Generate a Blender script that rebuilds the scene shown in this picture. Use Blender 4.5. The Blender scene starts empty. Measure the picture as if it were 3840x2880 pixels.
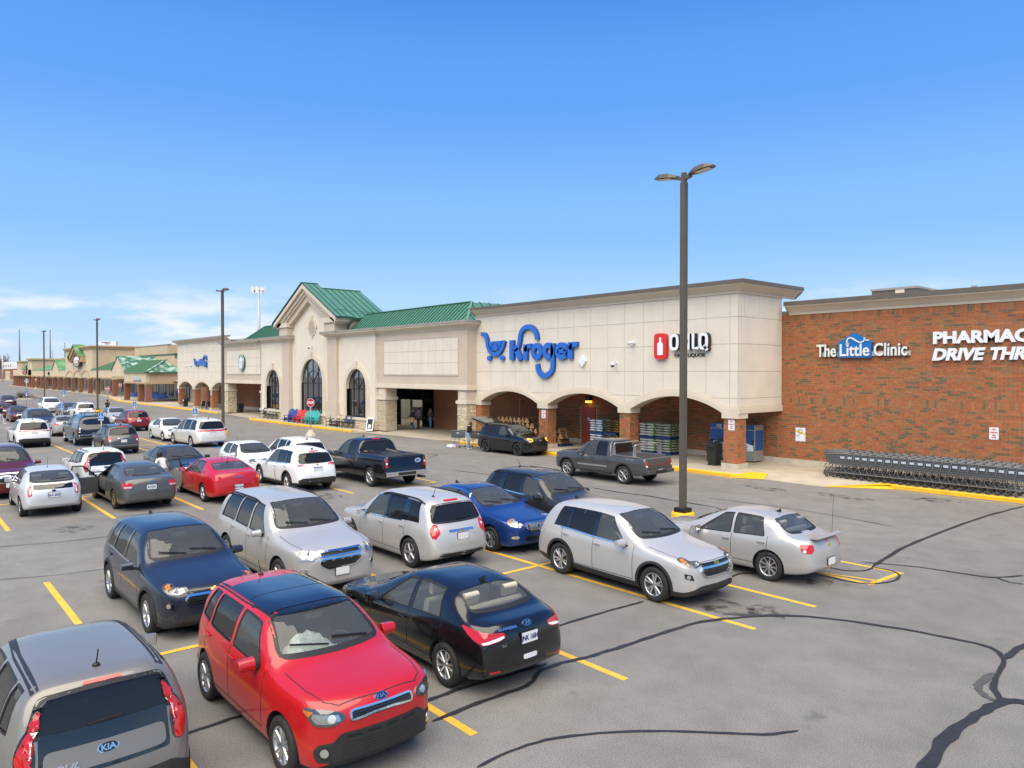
import bpy, bmesh, math, random
from mathutils import Vector, Matrix
from mathutils.bvhtree import BVHTree
random.seed(7)
SC = bpy.context.scene
COL = SC.collection
R = math.radians
# ------------------------------------------------------------------ camera
CAM_H = 4.65
_a = math.atan((1920 + 440) / 2740.0); _p = math.atan((1440 - 1397) / 2740.0)
_fw = Vector((-math.cos(_a), math.sin(_a), 0)); _rt = Vector((math.sin(_a), math.cos(_a), 0)); _up = Vector((0, 0, 1))
_F = _fw * math.cos(_p) - _up * math.sin(_p); _U = _up * math.cos(_p) + _fw * math.sin(_p)
cd = bpy.data.cameras.new('camera'); cam = bpy.data.objects.new('camera', cd); COL.objects.link(cam)
cam.matrix_world = Matrix(((_rt.x, _U.x, -_F.x, 0), (_rt.y, _U.y, -_F.y, 0), (_rt.z, _U.z, -_F.z, CAM_H), (0, 0, 0, 1)))
cd.sensor_fit = 'HORIZONTAL'; cd.sensor_width = 36; cd.lens = 2740 / 3840 * 36; cd.clip_start = .1; cd.clip_end = 5000
SC.camera = cam
# ------------------------------------------------------------------ sky
SUN_EL, SUN_AZ = 62, 146          # elevation; azimuth of the sun, clockwise from +Y
w = bpy.data.worlds.new('World'); SC.world = w; w.use_nodes = True
nt = w.node_tree; nt.nodes.clear()
def wn(t, **k):
    n = nt.nodes.new(t)
    for a, v in k.items(): setattr(n, a, v)
    return n
sky = wn('ShaderNodeTexSky', sky_type='NISHITA', sun_disc=False, sun_elevation=R(SUN_EL), sun_rotation=R(SUN_AZ), altitude=100, air_density=1.0, dust_density=.2, ozone_density=2.0)
hs = wn('ShaderNodeHueSaturation'); hs.inputs['Saturation'].default_value = 1.12; hs.inputs['Value'].default_value = 1.0; hs.inputs['Hue'].default_value = .503
nt.links.new(sky.outputs[0], hs.inputs['Color'])
tc = wn('ShaderNodeTexCoord'); sx = wn('ShaderNodeSeparateXYZ'); nt.links.new(tc.outputs['Generated'], sx.inputs[0])
mp = wn('ShaderNodeMapping'); mp.inputs['Scale'].default_value = (2.6, 2.6, 11.0); nt.links.new(tc.outputs['Generated'], mp.inputs[0])
n1 = wn('ShaderNodeTexNoise'); n1.inputs['Scale'].default_value = 2.6; n1.inputs['Detail'].default_value = 9; n1.inputs['Roughness'].default_value = .56; nt.links.new(mp.outputs[0], n1.inputs['Vector'])
mp2 = wn('ShaderNodeMapping'); mp2.inputs['Location'].default_value = (.62, .1, 0); mp2.inputs['Scale'].default_value = (1, 1, 1); nt.links.new(tc.outputs['Generated'], mp2.inputs[0])
n2 = wn('ShaderNodeTexNoise'); n2.inputs['Scale'].default_value = 1.35; n2.inputs['Detail'].default_value = 1; nt.links.new(mp2.outputs[0], n2.inputs['Vector'])
def wm(op, a, b=None, clamp=False):
    n = wn('ShaderNodeMath', operation=op, use_clamp=clamp)
    for i, v in enumerate((a, b)):
        if v is None: continue
        if isinstance(v, (int, float)): n.inputs[i].default_value = v
        else: nt.links.new(v, n.inputs[i])
    return n.outputs[0]
def wr(v, a, b, c, d):
    n = wn('ShaderNodeMapRange', clamp=True, interpolation_type='SMOOTHSTEP'); nt.links.new(v, n.inputs[0])
    for i, q in enumerate((a, b, c, d)): n.inputs[1 + i].default_value = q
    return n.outputs[0]
cl = wr(n1.outputs['Fac'], .43, .62, 0, 1)
band = wm('MULTIPLY', wr(sx.outputs['Z'], .006, .03, .35, 1), wr(sx.outputs['Z'], .06, .125, 1, 0))
msk = wr(n2.outputs['Fac'], .40, .50, 0, 1)
cfac = wm('MULTIPLY', wm('MULTIPLY', cl, band), wm('MULTIPLY', msk, .92), True)
# clear-sky tint by elevation, blended over the sky model and continued to the zenith
rp = wn('ShaderNodeValToRGB'); nt.links.new(sx.outputs['Z'], rp.inputs[0]); rp.color_ramp.interpolation = 'EASE'
for i, (p, c) in enumerate(((0, (.56, .72, .93)), (.07, (.42, .66, .97)), (.20, (.24, .52, .97)), (.36, (.115, .37, .93)), (.50, (.055, .255, .82)), (1.0, (.035, .17, .62)))):
    e = rp.color_ramp.elements[i] if i < 2 else rp.color_ramp.elements.new(p)
    e.position = p; e.color = (*c, 1)
rs = wn('ShaderNodeVectorMath', operation='SCALE'); rs.inputs['Scale'].default_value = 6.7; nt.links.new(rp.outputs[0], rs.inputs[0])
mk = wn('ShaderNodeMix', data_type='RGBA'); mk.inputs['Factor'].default_value = .88; nt.links.new(hs.outputs[0], mk.inputs['A']); nt.links.new(rs.outputs[0], mk.inputs['B'])
mx = wn('ShaderNodeMix', data_type='RGBA'); nt.links.new(cfac, mx.inputs['Factor']); nt.links.new(mk.outputs['Result'], mx.inputs['A'])
mx.inputs['B'].default_value = (6.1, 6.3, 6.6, 1)
bg = wn('ShaderNodeBackground'); bg.inputs['Strength'].default_value = .10; nt.links.new(mx.outputs['Result'], bg.inputs['Color'])
wo = wn('ShaderNodeOutputWorld'); nt.links.new(bg.outputs[0], wo.inputs['Surface'])
# ------------------------------------------------------------------ sun (thin bright overcast: one large soft sun)
sl = bpy.data.lights.new('sun', 'SUN'); sl.energy = 4.3; sl.angle = R(85); sl.color = (1, .89, .68)
so = bpy.data.objects.new('sun', sl); COL.objects.link(so)
_el, _az = R(SUN_EL), R(SUN_AZ)
_sd = Vector((math.sin(_az) * math.cos(_el), math.cos(_az) * math.cos(_el), math.sin(_el)))
so.rotation_euler = _sd.to_track_quat('Z', 'Y').to_euler(); so.location = _sd * 60
vs = SC.view_settings; vs.view_transform = 'Standard'; vs.look = 'None'; vs.exposure = 0.66; vs.gamma = 1; vs.use_curve_mapping = False
SC.cycles.max_bounces = 8; SC.cycles.transparent_max_bounces = 12; SC.cycles.use_denoising = True
# ------------------------------------------------------------------ materials
M = {}
def mat(name, col, rough=.6, metal=0, spec=.5, coat=0, coat_rough=.05, emit=None, estr=0, noise=0, nscale=8, bump=0, bscale=40, alpha=None, detail=4, var=0):
    """principled material with optional noise colour variation, fine relief and per-object tone"""
    m = bpy.data.materials.new(name); m.use_nodes = True; t = m.node_tree; b = t.nodes['Principled BSDF']
    def N(k): return t.nodes.new(k)
    b.inputs['Base Color'].default_value = (*col, 1); b.inputs['Roughness'].default_value = rough; b.inputs['Metallic'].default_value = metal
    b.inputs['Specular IOR Level'].default_value = spec; b.inputs['Coat Weight'].default_value = coat; b.inputs['Coat Roughness'].default_value = coat_rough
    if emit: b.inputs['Emission Color'].default_value = (*emit, 1); b.inputs['Emission Strength'].default_value = estr
    co = None
    if noise or bump: co = N('ShaderNodeTexCoord')
    src = None
    if noise:
        n = N('ShaderNodeTexNoise'); n.inputs['Scale'].default_value = nscale; n.inputs['Detail'].default_value = detail; t.links.new(co.outputs['Object'], n.inputs['Vector'])
        r = N('ShaderNodeMapRange'); r.inputs[1].default_value = .3; r.inputs[2].default_value = .7; r.inputs[3].default_value = 1 - noise; r.inputs[4].default_value = 1 + noise
        t.links.new(n.outputs['Fac'], r.inputs[0]); src = r.outputs[0]
    if var:
        oi = N('ShaderNodeObjectInfo'); r = N('ShaderNodeMapRange'); r.inputs[3].default_value = 1 - var; r.inputs[4].default_value = 1 + var
        t.links.new(oi.outputs['Random'], r.inputs[0])
        if src:
            q = N('ShaderNodeMath'); q.operation = 'MULTIPLY'; t.links.new(src, q.inputs[0]); t.links.new(r.outputs[0], q.inputs[1]); src = q.outputs[0]
        else: src = r.outputs[0]
    if src:
        v = N('ShaderNodeVectorMath'); v.operation = 'SCALE'; v.inputs[0].default_value = col; t.links.new(src, v.inputs['Scale']); t.links.new(v.outputs[0], b.inputs['Base Color'])
    if bump:
        n = N('ShaderNodeTexNoise'); n.inputs['Scale'].default_value = bscale; n.inputs['Detail'].default_value = 3; t.links.new(co.outputs['Object'], n.inputs['Vector'])
        bp = N('ShaderNodeBump'); bp.inputs['Strength'].default_value = bump; bp.inputs['Distance'].default_value = .01; t.links.new(n.outputs['Fac'], bp.inputs['Height']); t.links.new(bp.outputs[0], b.inputs['Normal'])
    M[name] = m
    return m
def glassmat(name, tint, refl=1.0, ior=1.5, rough=.0, film=0):
    m = bpy.data.materials.new(name); m.use_nodes = True; t = m.node_tree; t.nodes.clear()
    tr = t.nodes.new('ShaderNodeBsdfTransparent'); tr.inputs[0].default_value = (*tint, 1)
    gl = t.nodes.new('ShaderNodeBsdfGlossy'); gl.inputs['Color'].default_value = (refl, refl, refl, 1); gl.inputs['Roughness'].default_value = rough
    fr = t.nodes.new('ShaderNodeFresnel'); fr.inputs[0].default_value = ior
    mx = t.nodes.new('ShaderNodeMixShader'); o = t.nodes.new('ShaderNodeOutputMaterial')
    t.links.new(fr.outputs[0], mx.inputs[0]); t.links.new(tr.outputs[0], mx.inputs[1]); t.links.new(gl.outputs[0], mx.inputs[2]); t.links.new(mx.outputs[0], o.inputs[0])
    if film:      # grey diffuse film: paints in the pale overcast sheen on the glass
        df = t.nodes.new('ShaderNodeBsdfDiffuse'); df.inputs[0].default_value = (.42, .44, .42, 1); m2 = t.nodes.new('ShaderNodeMixShader'); m2.inputs[0].default_value = film; t.links.new(tr.outputs[0], m2.inputs[1]); t.links.new(df.outputs[0], m2.inputs[2]); t.links.new(m2.outputs[0], mx.inputs[1])
    M[name] = m; return m
# ------------------------------------------------------------------ mesh helpers
class MB:
    def __init__(s): s.v, s.f, s.m, s.sm = [], [], [], []
    def add(s, vs, fs, mi=0, smooth=False):
        o = len(s.v); s.v += [tuple(p) for p in vs]; s.f += [tuple(i + o for i in f) for f in fs]; s.m += [mi] * len(fs); s.sm += [smooth] * len(fs); return s
    def box(s, x0, x1, y0, y1, z0, z1, mi=0):
        return s.add([(x0, y0, z0), (x1, y0, z0), (x1, y1, z0), (x0, y1, z0), (x0, y0, z1), (x1, y0, z1), (x1, y1, z1), (x0, y1, z1)],
                     [(3, 2, 1, 0), (4, 5, 6, 7), (0, 1, 5, 4), (1, 2, 6, 5), (2, 3, 7, 6), (3, 0, 4, 7)], mi)
    def obox(s, c, ax, ay, az, mi=0):
        c, ax, ay, az = map(Vector, (c, ax, ay, az)); P = []
        for k in (-1, 1):
            for i, j in ((-1, -1), (1, -1), (1, 1), (-1, 1)): P.append(c + ax * i + ay * j + az * k)
        return s.add(P, [(3, 2, 1, 0), (4, 5, 6, 7), (0, 1, 5, 4), (1, 2, 6, 5), (2, 3, 7, 6), (3, 0, 4, 7)], mi)
    def bar(s, a, b, wd, ht, mi=0, up=(0, 0, 1)):
        a, b = Vector(a), Vector(b); d = (b - a); l = d.length; d.normalize(); u = Vector(up); sd = d.cross(u)
        if sd.length < 1e-4: u = Vector((0, 1, 0)); sd = d.cross(u)
        sd.normalize(); u = sd.cross(d)
        return s.obox((a + b) / 2, d * l / 2, sd * wd / 2, u * ht / 2, mi)
    def prism(s, pts, f0, f1, mi=0):
        """pts: 2d outline; f0, f1 map (u, v) to 3d on the two end planes"""
        n = len(pts); P = [f0(*p) for p in pts] + [f1(*p) for p in pts]
        F = [tuple(range(n))[::-1], tuple(range(n, 2 * n))] + [(i, (i + 1) % n, n + (i + 1) % n, n + i) for i in range(n)]
        return s.add(P, F, mi)
    def tube(s, path, r, n=8, mi=0, cap=True, smooth=True):
        path = [Vector(p) for p in path]; rr = r if isinstance(r, (list, tuple)) else [r] * len(path); P = []; F = []
        pu = None
        for i, p in enumerate(path):
            d = (path[min(i + 1, len(path) - 1)] - path[max(i - 1, 0)]).normalized()
            u = pu if pu is not None else (Vector((0, 0, 1)) if abs(d.z) < .9 else Vector((1, 0, 0)))
            a = d.cross(u)
            if a.length < 1e-5: a = d.cross(Vector((0, 1, 0)))
            a.normalize(); b = a.cross(d).normalized(); pu = b
            for k in range(n):
                t = 2 * math.pi * k / n; P.append(p + (a * math.cos(t) + b * math.sin(t)) * rr[i])
        for i in range(len(path) - 1):
            for k in range(n): F.append((i * n + k, i * n + (k + 1) % n, (i + 1) * n + (k + 1) % n, (i + 1) * n + k))
        s.add(P, F, mi, smooth)
        if cap: s.f += [tuple(len(s.v) - len(P) + k for k in range(n))[::-1], tuple(len(s.v) - n + k for k in range(n))]; s.m += [mi, mi]; s.sm += [False, False]
        return s
    def lathe(s, prof, n=24, mi=0, mtx=None, smooth=True, cap=False):
        """prof: (r, h) pairs turned about z; mtx places it"""
        P, F = [], []; mtx = mtx or Matrix()
        for r, h in prof:
            for k in range(n):
                t = 2 * math.pi * k / n; P.append(mtx @ Vector((r * math.cos(t), r * math.sin(t), h)))
        for i in range(len(prof) - 1):
            for k in range(n): F.append((i * n + k, i * n + (k + 1) % n, (i + 1) * n + (k + 1) % n, (i + 1) * n + k))
        s.add(P, F, mi, smooth)
        if cap:
            o = len(s.v) - len(P); s.f += [tuple(o + k for k in range(n))[::-1], tuple(o + len(P) - n + k for k in range(n))]; s.m += [mi, mi]; s.sm += [False, False]
        return s
    def mesh(s, name, mats):
        me = bpy.data.meshes.new(name); me.from_pydata(s.v, [], s.f)
        for m in (mats if isinstance(mats, (list, tuple)) else [mats]): me.materials.append(M[m] if isinstance(m, str) else m)
        me.polygons.foreach_set('material_index', s.m); me.polygons.foreach_set('use_smooth', s.sm); me.update(); return me
    def build(s, name, mats, parent=None, world=False, bevel=0):
        o = bpy.data.objects.new(name, s.mesh(name, mats)); COL.objects.link(o)
        if bevel:
            b = o.modifiers.new('bevel', 'BEVEL'); b.width = bevel; b.segments = 2; b.limit_method = 'ANGLE'
        if parent:
            o.parent = parent
            if world: o.matrix_parent_inverse = Matrix.Translation(-parent.location)
        return o
def mobj(name, me, parent=None, loc=None, rz=0):
    o = bpy.data.objects.new(name, me); COL.objects.link(o); o.parent = parent
    if loc: o.location = loc
    if rz: o.rotation_euler = (0, 0, rz)
    return o
def tag(o, label=None, cat=None, group=None, kind=None):
    if label: o['label'] = label
    if cat: o['category'] = cat
    if group: o['group'] = group
    if kind: o['kind'] = kind
    return o
def thing(name, label, cat, loc=(0, 0, 0), rz=0, group=None):
    o = bpy.data.objects.new(name, None); COL.objects.link(o); o.empty_display_size = .3
    o.location = loc; o.rotation_euler = (0, 0, rz); return tag(o, label, cat, group)
KIDS = {}
def copy_tree(o, parent=None):
    c = o.copy(); COL.objects.link(c); c.parent = parent
    if parent is not None: c.matrix_parent_inverse = o.matrix_parent_inverse.copy()
    for k in o.children: copy_tree(k, c)
    return c
def text_mb(body, size, ext, mi=0, bold=0, sx=1, shear=0, align='LEFT', bevel=0, res=3):
    """text outline (built-in font) as verts, faces in the xy plane, extruded in z"""
    c = bpy.data.curves.new('t', 'FONT'); c.body = body; c.size = size; c.extrude = ext; c.offset = bold; c.shear = shear; c.align_x = align; c.resolution_u = res
    o = bpy.data.objects.new('t', c); COL.objects.link(o); dg = bpy.context.evaluated_depsgraph_get(); me = bpy.data.meshes.new_from_object(o.evaluated_get(dg))
    vs = [(v.co.x * sx, v.co.y, v.co.z) for v in me.vertices]; fs = [tuple(p.vertices) for p in me.polygons]
    bpy.data.objects.remove(o); bpy.data.curves.remove(c); bpy.data.meshes.remove(me); return vs, fs
def text_obj(name, body, size, ext, mats, parent, mtx, world=False, **k):
    vs, fs = text_mb(body, size, ext, **k); b = MB(); b.add([mtx @ Vector(v) for v in vs], fs); return b.build(name, mats, parent, world)
def face_mtx(x, y, z, dx, dz=(0, 0, 1)):
    """text plane: local x -> dx, local y -> dz"""
    dx, dz = Vector(dx).normalized(), Vector(dz).normalized(); n = dx.cross(dz)
    return Matrix(((dx.x, dz.x, n.x, x), (dx.y, dz.y, n.y, y), (dx.z, dz.z, n.z, z), (0, 0, 0, 1)))
def pchip(pts):
    xs = [p[0] for p in pts]; ys = [p[1] for p in pts]; n = len(xs); h = [xs[i + 1] - xs[i] for i in range(n - 1)]; d = [(ys[i + 1] - ys[i]) / h[i] for i in range(n - 1)]
    m = [0.0] * n; m[0] = d[0]; m[-1] = d[-1]
    for i in range(1, n - 1):
        if d[i - 1] * d[i] > 0: w1 = 2 * h[i] + h[i - 1]; w2 = h[i] + 2 * h[i - 1]; m[i] = (w1 + w2) / (w1 / d[i - 1] + w2 / d[i])
    def f(x):
        if x <= xs[0]: return ys[0]
        if x >= xs[-1]: return ys[-1]
        i = 0
        while x > xs[i + 1]: i += 1
        t = (x - xs[i]) / h[i]; return (ys[i] * (1 + 2 * t) * (1 - t) ** 2 + m[i] * h[i] * t * (1 - t) ** 2 + ys[i + 1] * t * t * (3 - 2 * t) + m[i + 1] * h[i] * t * t * (t - 1))
    return f
# ================================================================== ground, markings, kerbs
def asphalt():
    m = bpy.data.materials.new('asphalt'); m.use_nodes = True; t = m.node_tree; b = t.nodes['Principled BSDF']; L = t.links.new
    N = lambda k: t.nodes.new(k); co = N('ShaderNodeTexCoord')
    def noise(sc, det, rough=.5):
        n = N('ShaderNodeTexNoise'); n.inputs['Scale'].default_value = sc; n.inputs['Detail'].default_value = det; n.inputs['Roughness'].default_value = rough; L(co.outputs['Object'], n.inputs['Vector']); return n.outputs['Fac']
    def rng(v, a, c, d, e):
        r = N('ShaderNodeMapRange'); r.interpolation_type = 'SMOOTHSTEP'; L(v, r.inputs[0]); [setattr(r.inputs[1 + i], 'default_value', q) for i, q in enumerate((a, c, d, e))]; return r.outputs[0]
    def mul(a, c):
        q = N('ShaderNodeMath'); q.operation = 'MULTIPLY'; L(a, q.inputs[0]); L(c, q.inputs[1]); return q.outputs[0]
    big = rng(noise(.11, 4, .6), .3, .7, .88, 1.12); mid = rng(noise(1.3, 5, .62), .3, .7, .90, 1.10); grain = rng(noise(55, 3, .8), .3, .72, .62, 1.42); speck = rng(noise(170, 2), .3, .7, .78, 1.24)
    spots = rng(noise(.9, 3, .55), .66, .76, 1, .72); f = mul(mul(mul(big, mid), mul(grain, speck)), spots)
    v = N('ShaderNodeVectorMath'); v.operation = 'SCALE'; v.inputs[0].default_value = (.178, .171, .159); L(f, v.inputs['Scale']); L(v.outputs[0], b.inputs['Base Color']); b.inputs['Roughness'].default_value = .88; b.inputs['Specular IOR Level'].default_value = .3
    bp = N('ShaderNodeBump'); bp.inputs['Strength'].default_value = .5; bp.inputs['Distance'].default_value = .006; L(noise(85, 3), bp.inputs['Height']); L(bp.outputs[0], b.inputs['Normal']); M['asphalt'] = m
asphalt()
def paintmat(name, col, wear):
    """road paint worn through to transparent patches by noise"""
    m = mat(name, col, .7, noise=.10, nscale=5, bump=.3, bscale=80); t = m.node_tree; b = t.nodes['Principled BSDF']; co = t.nodes.new('ShaderNodeTexCoord'); n = t.nodes.new('ShaderNodeTexNoise'); n.inputs['Scale'].default_value = 26; n.inputs['Detail'].default_value = 6; n.inputs['Roughness'].default_value = .7
    t.links.new(co.outputs['Object'], n.inputs['Vector']); r = t.nodes.new('ShaderNodeMapRange'); r.inputs[1].default_value = wear - .05; r.inputs[2].default_value = wear + .03; t.links.new(n.outputs['Fac'], r.inputs[0]); t.links.new(r.outputs[0], b.inputs['Alpha'])
paintmat('line_paint', (.72, .42, .045), .36); paintmat('line_worn', (.60, .38, .08), .46); paintmat('blue_paint', (.05, .16, .42), .46)
mat('kerb_paint', (.80, .44, .012), .6, noise=.10, nscale=3, bump=.2, bscale=60)
mat('tar', (.022, .022, .023), .55, noise=.25, nscale=9); mat('tar_faint', (.07, .069, .068), .8, noise=.25, nscale=9)
mat('concrete', (.40, .35, .27), .85, noise=.14, nscale=1.1, bump=.3, bscale=70, detail=8); mat('concrete_light', (.50, .45, .36), .85, noise=.12, nscale=3, bump=.3, bscale=50)
def struct(o, label=None): o['kind'] = 'structure'; return o
struct(MB().add([(-1500, -250, 0), (220, -250, 0), (220, 900, 0), (-1500, 900, 0)], [(0, 1, 2, 3)]).build('ground', 'asphalt'))
def sheet(name, pts, z, m): return struct(MB().add([(x, y, z) for x, y in pts], [tuple(range(len(pts)))]).build(name, m))
def line(x0, y0, x1, y1, wd=.125, m='line_paint', z=.004, name='parking_line'):
    d = Vector((x1 - x0, y1 - y0)).normalized(); n = Vector((-d.y, d.x)) * wd / 2
    return sheet(name, [(x0 + n.x, y0 + n.y), (x0 - n.x, y0 - n.y), (x1 - n.x, y1 - n.y), (x1 + n.x, y1 + n.y)], z, m)
for x0, x1, y in ((-18.95, -7.0, 2.70), (-18.9, -7.37, 5.71), (-18.9, -7.2, 8.48), (-18.9, -7.1, 11.93), (-18.9, -7.0, 13.98), (-8.6, -6.95, 16.40), (-36.5, -25.85, 2.75), (-36.5, -25.85, 5.55), (-36.5, -25.57, 8.18), (-36.5, -25.4, 10.9), (-36.5, -25.25, 13.68), (-28.6, -25.35, 16.13), (-56.5, -45.4, 5.45), (-56.5, -45.4, 8.25), (-56.5, -45.4, 11.9), (-56.5, -45.4, 13.75), (-56.5, -45.4, 17.2), (-75, -64, 8.2), (-75, -64, 11.1), (-75, -64, 14.0), (-75, -64, 17.3), (-94, -83, 8.2), (-94, -83, 11.1), (-94, -83, 14.0)): line(x0, y, x1, y)
for x in (-12.86, -31.1, -50.8, -69.8, -88.6): line(x, 2.7 if x > -50 else 5.4, x, 17.6, z=.008)
line(-9.2, 17.83, -6.84, 17.83); line(-6.90, 17.83, -6.97, 16.40, z=.008); line(-8.2, 16.45, -7.0, 16.75, .09, z=.008); line(-29.0, 17.73, -25.5, 17.73); line(-25.55, 17.73, -25.4, 16.13, z=.008)
for i in range(7): line(-54.6 + i * 1.35, 12.0, -53.9 + i * 1.35, 13.7, .11, 'line_worn', .008, 'hatch_line')
for i in range(9): line(-62.5 + i * 1.2, 3.3, -62.5 + i * 1.2, 5.2, .11, 'line_worn', .008, 'hatch_line')
for x, y in ((-47.0, 10.6), (-53.4, 9.7), (-46.5, 16.0)): sheet('accessible_symbol_paint', [(x - .6, y - .6), (x + .6, y - .6), (x + .6, y + .6), (x - .6, y + .6)], .006, 'blue_paint')
for i in range(14): line(-51.5 - i * 1.45, 25.5, -51.5 - i * 1.45 - .9, 26.7, .10, 'line_worn', .004, 'fire_lane_line')
line(-72, 26.75, -50.5, 26.75, .10, 'line_worn', .008, 'fire_lane_line'); line(-38, 28.15, -17.2, 28.15, .09, 'line_worn', .004, 'fire_lane_line'); line(-13.2, 30.12, -4, 30.12, .09, 'line_worn', .004, 'fire_lane_line'); line(-107, 28.6, -84, 28.6, .10, 'line_worn', .004, 'fire_lane_line')
def strip(name, pts, wd, m, z, jit=.12, cr=4):
    """wavy band of sealant following a crack"""
    P = [Vector(p) for p in pts]; Q = []
    for i in range(len(P) - 1):
        a, b, c, d = P[max(i - 1, 0)], P[i], P[i + 1], P[min(i + 2, len(P) - 1)]
        for k in range(cr): t = k / cr; Q.append(.5 * (2 * b + (c - a) * t + (2 * a - 5 * b + 4 * c - d) * t * t + (3 * b - a - 3 * c + d) * t ** 3))
    Q.append(P[-1]); V, F = [], []
    for i, p in enumerate(Q):
        d = (Q[min(i + 1, len(Q) - 1)] - Q[max(i - 1, 0)]).normalized(); n = Vector((-d.y, d.x)); w_ = wd / 2 * random.uniform(1 - jit * 2, 1 + jit * 2) * (.4 if i in (0, len(Q) - 1) else 1); j = n * random.uniform(-.15, .15) * wd
        V += [(p.x + n.x * w_ + j.x, p.y + n.y * w_ + j.y, z), (p.x - n.x * w_ + j.x, p.y - n.y * w_ + j.y, z)]
        if i: F.append((2 * i - 2, 2 * i - 1, 2 * i + 1, 2 * i))
    return struct(MB().add(V, F).build(name, m))
TAR = [([(-6.73, 5.25), (-6.75, 5.77), (-6.66, 6.3), (-6.45, 6.76), (-5.97, 7.47), (-5.35, 8.11), (-4.94, 8.52), (-4.7, 8.95)], .05),
 ([(-3.2, 8.4), (-3.26, 9.27), (-3.38, 10.29), (-3.34, 11.2), (-3.22, 11.93), (-3.04, 12.13), (-2.6, 12.5)], .17),
 ([(-3.22, 11.93), (-3.45, 12.3), (-3.6, 13.0), (-3.72, 13.71), (-4.02, 14.12), (-4.44, 14.12), (-5.35, 13.94), (-6.43, 13.52), (-7.16, 12.99), (-7.61, 12.27), (-7.94, 11.56), (-8.05, 10.72), (-8.09, 9.99), (-8.12, 9.3), (-8.18, 8.68), (-8.29, 8.05), (-8.26, 7.68), (-8.04, 7.28), (-8.01, 6.84), (-8.04, 6.28), (-8.0, 5.5)], .085),
 ([(-3.72, 13.71), (-3.7, 14.18), (-3.67, 14.62), (-3.4, 16)], .11), ([(-7.55, 17.88), (-7.81, 20.02), (-7.9, 22.12), (-7.91, 25.08), (-7.79, 27.7), (-7.57, 29.99)], .10), ([(-7.55, 17.88), (-7.52, 17.43), (-7.89, 17.05), (-8.6, 17.12)], .06), ([(-7.54, 17.84), (-7.06, 17.84), (-6.79, 17.49), (-6.75, 16.93), (-6.99, 16.43), (-7.4, 16.22), (-8.16, 16.25), (-9.0, 15.9)], .055),
 ([(-7.92, 18.11), (-6.87, 18.68), (-5.75, 18.88), (-5.34, 19.06), (-4.97, 19.73)], .06), ([(-5.34, 19.06), (-5.02, 18.87), (-4.76, 18.91)], .05), ([(-8.57, 5.4), (-8.57, 5.89), (-8.56, 6.42), (-8.49, 7.07), (-8.45, 7.51), (-8.41, 7.97)], .075), ([(-9.8, 2.3), (-9.8, 3.07), (-9.82, 3.38), (-9.81, 3.74), (-9.6, 5.2)], .06), ([(-23.6, 1.6), (-23.59, 2.32), (-23.28, 3.33), (-23.08, 4.75), (-23.1, 7)], .035), ([(-19.9, 1.2), (-19.84, 1.95), (-19.46, 2.96), (-19.3, 4.06)], .025),
 ([(-20.23, 21.65), (-18.65, 21.59), (-17.39, 21.78), (-16.02, 21.71), (-14.52, 21.72)], .07), ([(-9.54, 8.9), (-9.54, 9.44), (-9.51, 10.39), (-9.47, 11.18), (-9.43, 11.64)], .06), ([(-33.59, 22.33), (-33.54, 23.02), (-33.96, 23.69), (-34.35, 23.57), (-34.79, 23.22)], .05), ([(-9.24, 14.41), (-9.29, 14.9), (-9.02, 15.31)], .06), ([(-10.5, 19.2), (-12, 20.2), (-14.5, 21.72)], .05), ([(-28, 20.5), (-25, 20.9), (-22, 20.6), (-19, 19.6)], .05), ([(-9.0, 23.0), (-12.2, 23.4), (-16, 23.1)], .035)]
for i, (p, wd) in enumerate(TAR): strip('crack_sealant', p, wd, 'tar', .0118 + i * .0003)
strip('crack_sealant', [(-3.63, 12.98), (-3.66, 12.5), (-3.62, 12.2), (-3.50, 11.98), (-3.31, 11.88)], .11, 'tar_faint', .0112)
mat('oil', (.035, .034, .032), .45)
_ot = M['oil'].node_tree; _b = _ot.nodes['Principled BSDF']; _c = _ot.nodes.new('ShaderNodeTexCoord'); _n = _ot.nodes.new('ShaderNodeTexNoise'); _n.inputs['Scale'].default_value = 3.2; _n.inputs['Detail'].default_value = 5
_ot.links.new(_c.outputs['Object'], _n.inputs['Vector']); _r = _ot.nodes.new('ShaderNodeMapRange'); _r.inputs[1].default_value = .46; _r.inputs[2].default_value = .66; _r.inputs[4].default_value = .62; _ot.links.new(_n.outputs['Fac'], _r.inputs[0]); _ot.links.new(_r.outputs[0], _b.inputs['Alpha'])
for i, (x, y, rx, ry) in enumerate(((-13.9, 4.4, .6, .5), (-12.2, 4.2, .55, .45), (-8.2, 12.6, .7, .5), (-7.5, 13.0, .5, .4), (-7.9, 15.7, .4, .35), (-14.0, 12.9, .6, .5), (-28.9, 6.6, .7, .5), (-24.9, 4.3, .6, .5), (-12.6, 27.2, 1.2, .45), (-10.4, 28.9, .8, .4), (-15.5, 26.8, 1.0, .4), (-25.3, 12.6, .9, .5), (-24.8, 15.8, .8, .5), (-9.9, 29.2, .8, .3))):
    strip_pts = [(x + rx * math.cos(2 * math.pi * k / 14) * random.uniform(.75, 1.15), y + ry * math.sin(2 * math.pi * k / 14) * random.uniform(.75, 1.15)) for k in range(14)]; sheet('oil_stain', strip_pts, .0019 + i * .00005, 'oil')
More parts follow.
